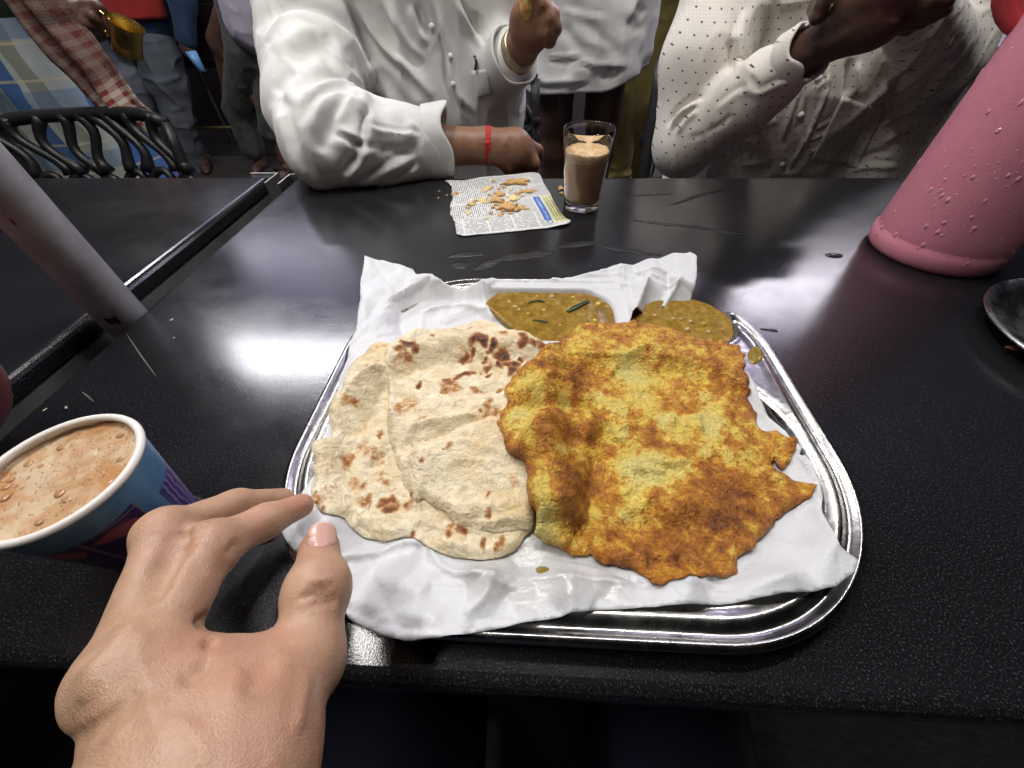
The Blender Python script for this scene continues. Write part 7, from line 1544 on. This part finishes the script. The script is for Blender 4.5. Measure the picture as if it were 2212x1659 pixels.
# ================================================================== CHAIRS AND BACKGROUND FURNITURE
black_pl = simple('black_plastic', (.011, .011, .012), .45, 0, .15, 40, .0004, 300)
def chair(loc, rz, label, slots, wd=.42, top=.82):
    """moulded plastic chair facing -y when rz = 0; pierced back either as a lattice or with round-ended slots"""
    t = thing('plastic_chair', loc, label, 'chair', 'black plastic chairs')
    c, s = math.cos(rz), math.sin(rz); R = lambda V: A(V) @ A([[c, s, 0], [-s, c, 0], [0, 0, 1]]) + A(loc)
    h = wd / 2; g = -loc[2]
    zt, zb = top - GZ, .50
    by = lambda z: .20 + .10 * (z - zb) / (zt - zb)              # the back leans away
    pt = lambda x, z: (x, by(z) + .03 * (1 - (x / h) ** 2), z)
    # seat
    V, F = patch([(-h, -.22, .44), (h, -.22, .44), (h, .20, .43), (-h, .20, .43)], 12, 12); V = A(V); V[:, 2] -= .018 * np.exp(-((V[:, 0] / .15) ** 2 + (V[:, 1] / .15) ** 2))
    bevel(solidify(obj('seat', R(V), F, black_pl, t), .018), .005)
    # back frame
    V, F = tube([pt(x, zt - .02 * (abs(x) / h) ** 6) for x in np.linspace(-h, h, 15)], .015, 10); V = A(V); obj('top_rail', R(V), F, black_pl, t)
    for sx in (-1, 1):
        V, F = tube([pt(sx * h, z) for z in np.linspace(zt - .018, zb - .07, 9)], .014, 10); obj('back_post', R(V), F, black_pl, t)
    V, F = tube([pt(x, zb + .02) for x in np.linspace(-h, h, 11)], .012, 8); obj('lower_rail', R(V), F, black_pl, t)
    if not slots:
        zm = zt - .125
        for i in range(9):                                           # leaning flat ribs under the top rail
            x0 = -h + wd * (i + .5) / 9; L = [pt(x0 + .045 * (1 - q) ** 1.3 * (1 if i % 2 else .6) - .012 + .02 * math.sin(q * 5 + i), zm + (zt - zm) * q) for q in np.linspace(0, 1, 9)]
            V, F = tube(L, [.017, .0145, .0125, .0115, .0115, .0115, .0125, .014, .017], 8); obj('back_rib', R(V), F, black_pl, t)
        for r in range(2):                                           # two rows of linked rings
            for i in range(6):
                x0 = -h + wd * (i + (.5 if r == 0 else .0)) / 6 + .02; z0 = zm - .045 - .085 * r
                if abs(x0) > h - .01: continue
                rx_, rz_ = .030 + .006 * math.sin(i * 2.1 + r), .040 + .008 * math.cos(i * 1.7)
                L = [pt(x0 + rx_ * math.cos(a) + .35 * rz_ * math.sin(a), z0 + rz_ * math.sin(a)) for a in np.linspace(0, 2 * math.pi, 19)]
                V, F = tube(L, .0105, 8, False); obj('back_ring', R(V), F, black_pl, t)
    else:
        nx, ny = 22, 26; zs = np.linspace(zb + .02, zt, ny + 1); xs = np.linspace(-h, h, nx + 1); V = [pt(x, z) for z in zs for x in xs]; F = []
        for i in range(ny):
            for j in range(nx):
                xc = (xs[j] + xs[j + 1]) / 2; zc = (zs[i] + zs[i + 1]) / 2
                fx = ((xc + h) / wd * 5) % 1; fz = ((zc - zb) / .115) % 1
                if .32 < fx < .72 and .2 < fz < .85 and zc < zt - .02: continue
                F.append((i * (nx + 1) + j, i * (nx + 1) + j + 1, (i + 1) * (nx + 1) + j + 1, (i + 1) * (nx + 1) + j))
        solidify(obj('back_panel', R(V), F, black_pl, t), .008, 0)
    for sx, sy in ((-1, -1), (1, -1), (-1, 1), (1, 1)):
        V, F = tube([(sx * (h - .03), sy * .19, .43), (sx * (h + .01), sy * .24, 0)], [.022, .016], 10); obj('leg', R(V), F, black_pl, t)
    return t
def place(x, y): return (x, y, GZ)
chair(place(-1.13, .80), .12, 'black plastic chair with a lattice back behind the neighbouring table at far left', False, .44, .765)
chair(place(-.23, 1.10), .0, 'black plastic chair with a lattice back under the white-shirted man', False, .46, .80)
chair(place(.60, 1.12), .0, 'black plastic chair with round-ended slots behind the dotted-shirt man', True, .50, .835)

# dark blue water can on a stool
canm = Mat('navy_can', (.012, .022, .075), .12, 0, .6); canm.bump(canm.noise(8, 2), .004)
t = thing('water_can', (.56, 1.72, .55), 'dark blue twenty litre water can standing behind the slotted chair', 'water can')
V, F = lathe([(.0001, 0), (.118, 0), (.125, .01), (.125, .10), (.121, .11), (.125, .12), (.125, .20), (.121, .21), (.125, .22), (.122, .27), (.10, .315), (.055, .345), (.032, .36), (.030, .40), (.0001, .402)], 48, (.56, 1.72, .55)); obj('can_body', V, F, canm.m, t)
V, F = lathe([(.033, .372), (.035, .375), (.035, .405), (.0001, .407)], 24, (.56, 1.72, .55)); obj('can_cap', V, F, simple('cap_blue', (.05, .12, .35), .4), t)
t = thing('stool', (.56, 1.72, GZ), 'low dark stool carrying the blue water can', 'stool')
V, F = lathe([(.0001, .62), (.15, .62), (.155, .635), (.15, .649), (.0001, .649)], 32, (.56, 1.72, GZ)); obj('seat', V, F, dark_steel, t)
for a in (.6, 2.17, 3.74, 5.31):
    V, F = tube([(.56 + .12 * math.cos(a), 1.72 + .12 * math.sin(a), GZ + .62), (.56 + .17 * math.cos(a), 1.72 + .17 * math.sin(a), GZ)], .012, 8); obj('leg', V, F, dark_steel, t)

# blue tarpaulin hanging behind the jug
tarp = Mat('blue_tarpaulin', rough=.35); tarp.set('Base Color', tarp.mix(tarp.noise(8, 4), (.012, .035, .13), (.05, .13, .36)))
V, F = patch([(1.35, 2.35, .78), (2.35, 2.25, .80), (2.35, 2.35, 1.75), (1.35, 2.45, 1.75)], 30, 24); V = A(V); V[:, 1] += .05 * np.sin(V[:, 0] * 22 + 2 * noise(V, 3, 5)) * .8 + .02 * noise(V, 9, 6)
tag(solidify(obj('tarpaulin', V, F, tarp.m), .003), 'blue tarpaulin hanging in the gap between dotted shirt and pink jug', 'tarpaulin')
greyc = simple('grey_counter', (.10, .095, .10), .6)
t = thing('counter', (1.75, 2.5, GZ), 'low grey serving counter under the blue tarpaulin', 'counter')
V, F = box((1.1, 2.3, GZ), (2.6, 2.75, .70)); bevel(obj('counter_body', V, F, greyc, t, False), .01)
V, F = box((1.08, 2.27, .702), (2.62, 2.78, .735)); bevel(obj('counter_top', V, F, alu, t, False), .006)

# dark cabinet on a steel stand, at the back left
cab = Mat('dark_cabinet', rough=.4); cab.set('Base Color', cab.mix(cab.noise(5, 5, .6), (.008, .006, .006), (.035, .022, .018)))
cx0, cx1 = -2.95, -2.12
t = thing('cabinet', (-2.5, 3.85, GZ), 'dark brown cabinet on a thin steel stand behind the man in jeans', 'cabinet')
V, F = box((cx0, 3.70, .52), (cx1, 4.15, 1.25)); bevel(obj('cabinet_body', V, F, cab.m, t, False), .01)
for i in range(2):
    V, F = box((cx0 + .02 + i * .41, 3.685, .90), (cx0 + .40 + i * .41, 3.698, 1.22)); bevel(obj('door', V, F, cab.m, t, False), .006)
    V, F = box((cx0 + .02 + i * .41, 3.685, .55), (cx0 + .40 + i * .41, 3.698, .87)); bevel(obj('drawer_front', V, F, cab.m, t, False), .006)
for x, y in ((cx0 + .02, 3.72), (cx1 - .02, 3.72), (cx0 + .02, 4.13), (cx1 - .02, 4.13)):
    V, F = tube([(x, y, GZ), (x, y, .52)], .014, 8); obj('leg', V, F, alu, t)
    V, F = lathe([(.0001, .0), (.035, .0), (.03, .012), (.014, .02)], 16, (x, y, GZ)); obj('foot_plate', V, F, dark_steel, t)
V, F = tube([(cx0 + .02, 3.72, .12), (cx1 - .02, 3.72, .12)], .012, 8); obj('stretcher', V, F, simple('yellowed_bar', (.22, .18, .07), .5), t)
V, F = tube([(cx1 - .02, 3.72, .12), (cx1 - .02, 4.13, .2)], .010, 8); obj('stretcher', V, F, alu, t)
t = thing('bench', (-1.75, 4.1, GZ), 'low dark bench in the shade beside the cabinet', 'bench')
V, F = box((-2.05, 3.95, .26), (-1.3, 4.3, .30)); bevel(obj('seat', V, F, cab.m, t, False), .008)
for x in (-2.0, -1.35):
    for y in (3.99, 4.26):
        V, F = tube([(x, y, GZ), (x, y, .26)], .016, 8); obj('leg', V, F, dark_steel, t)
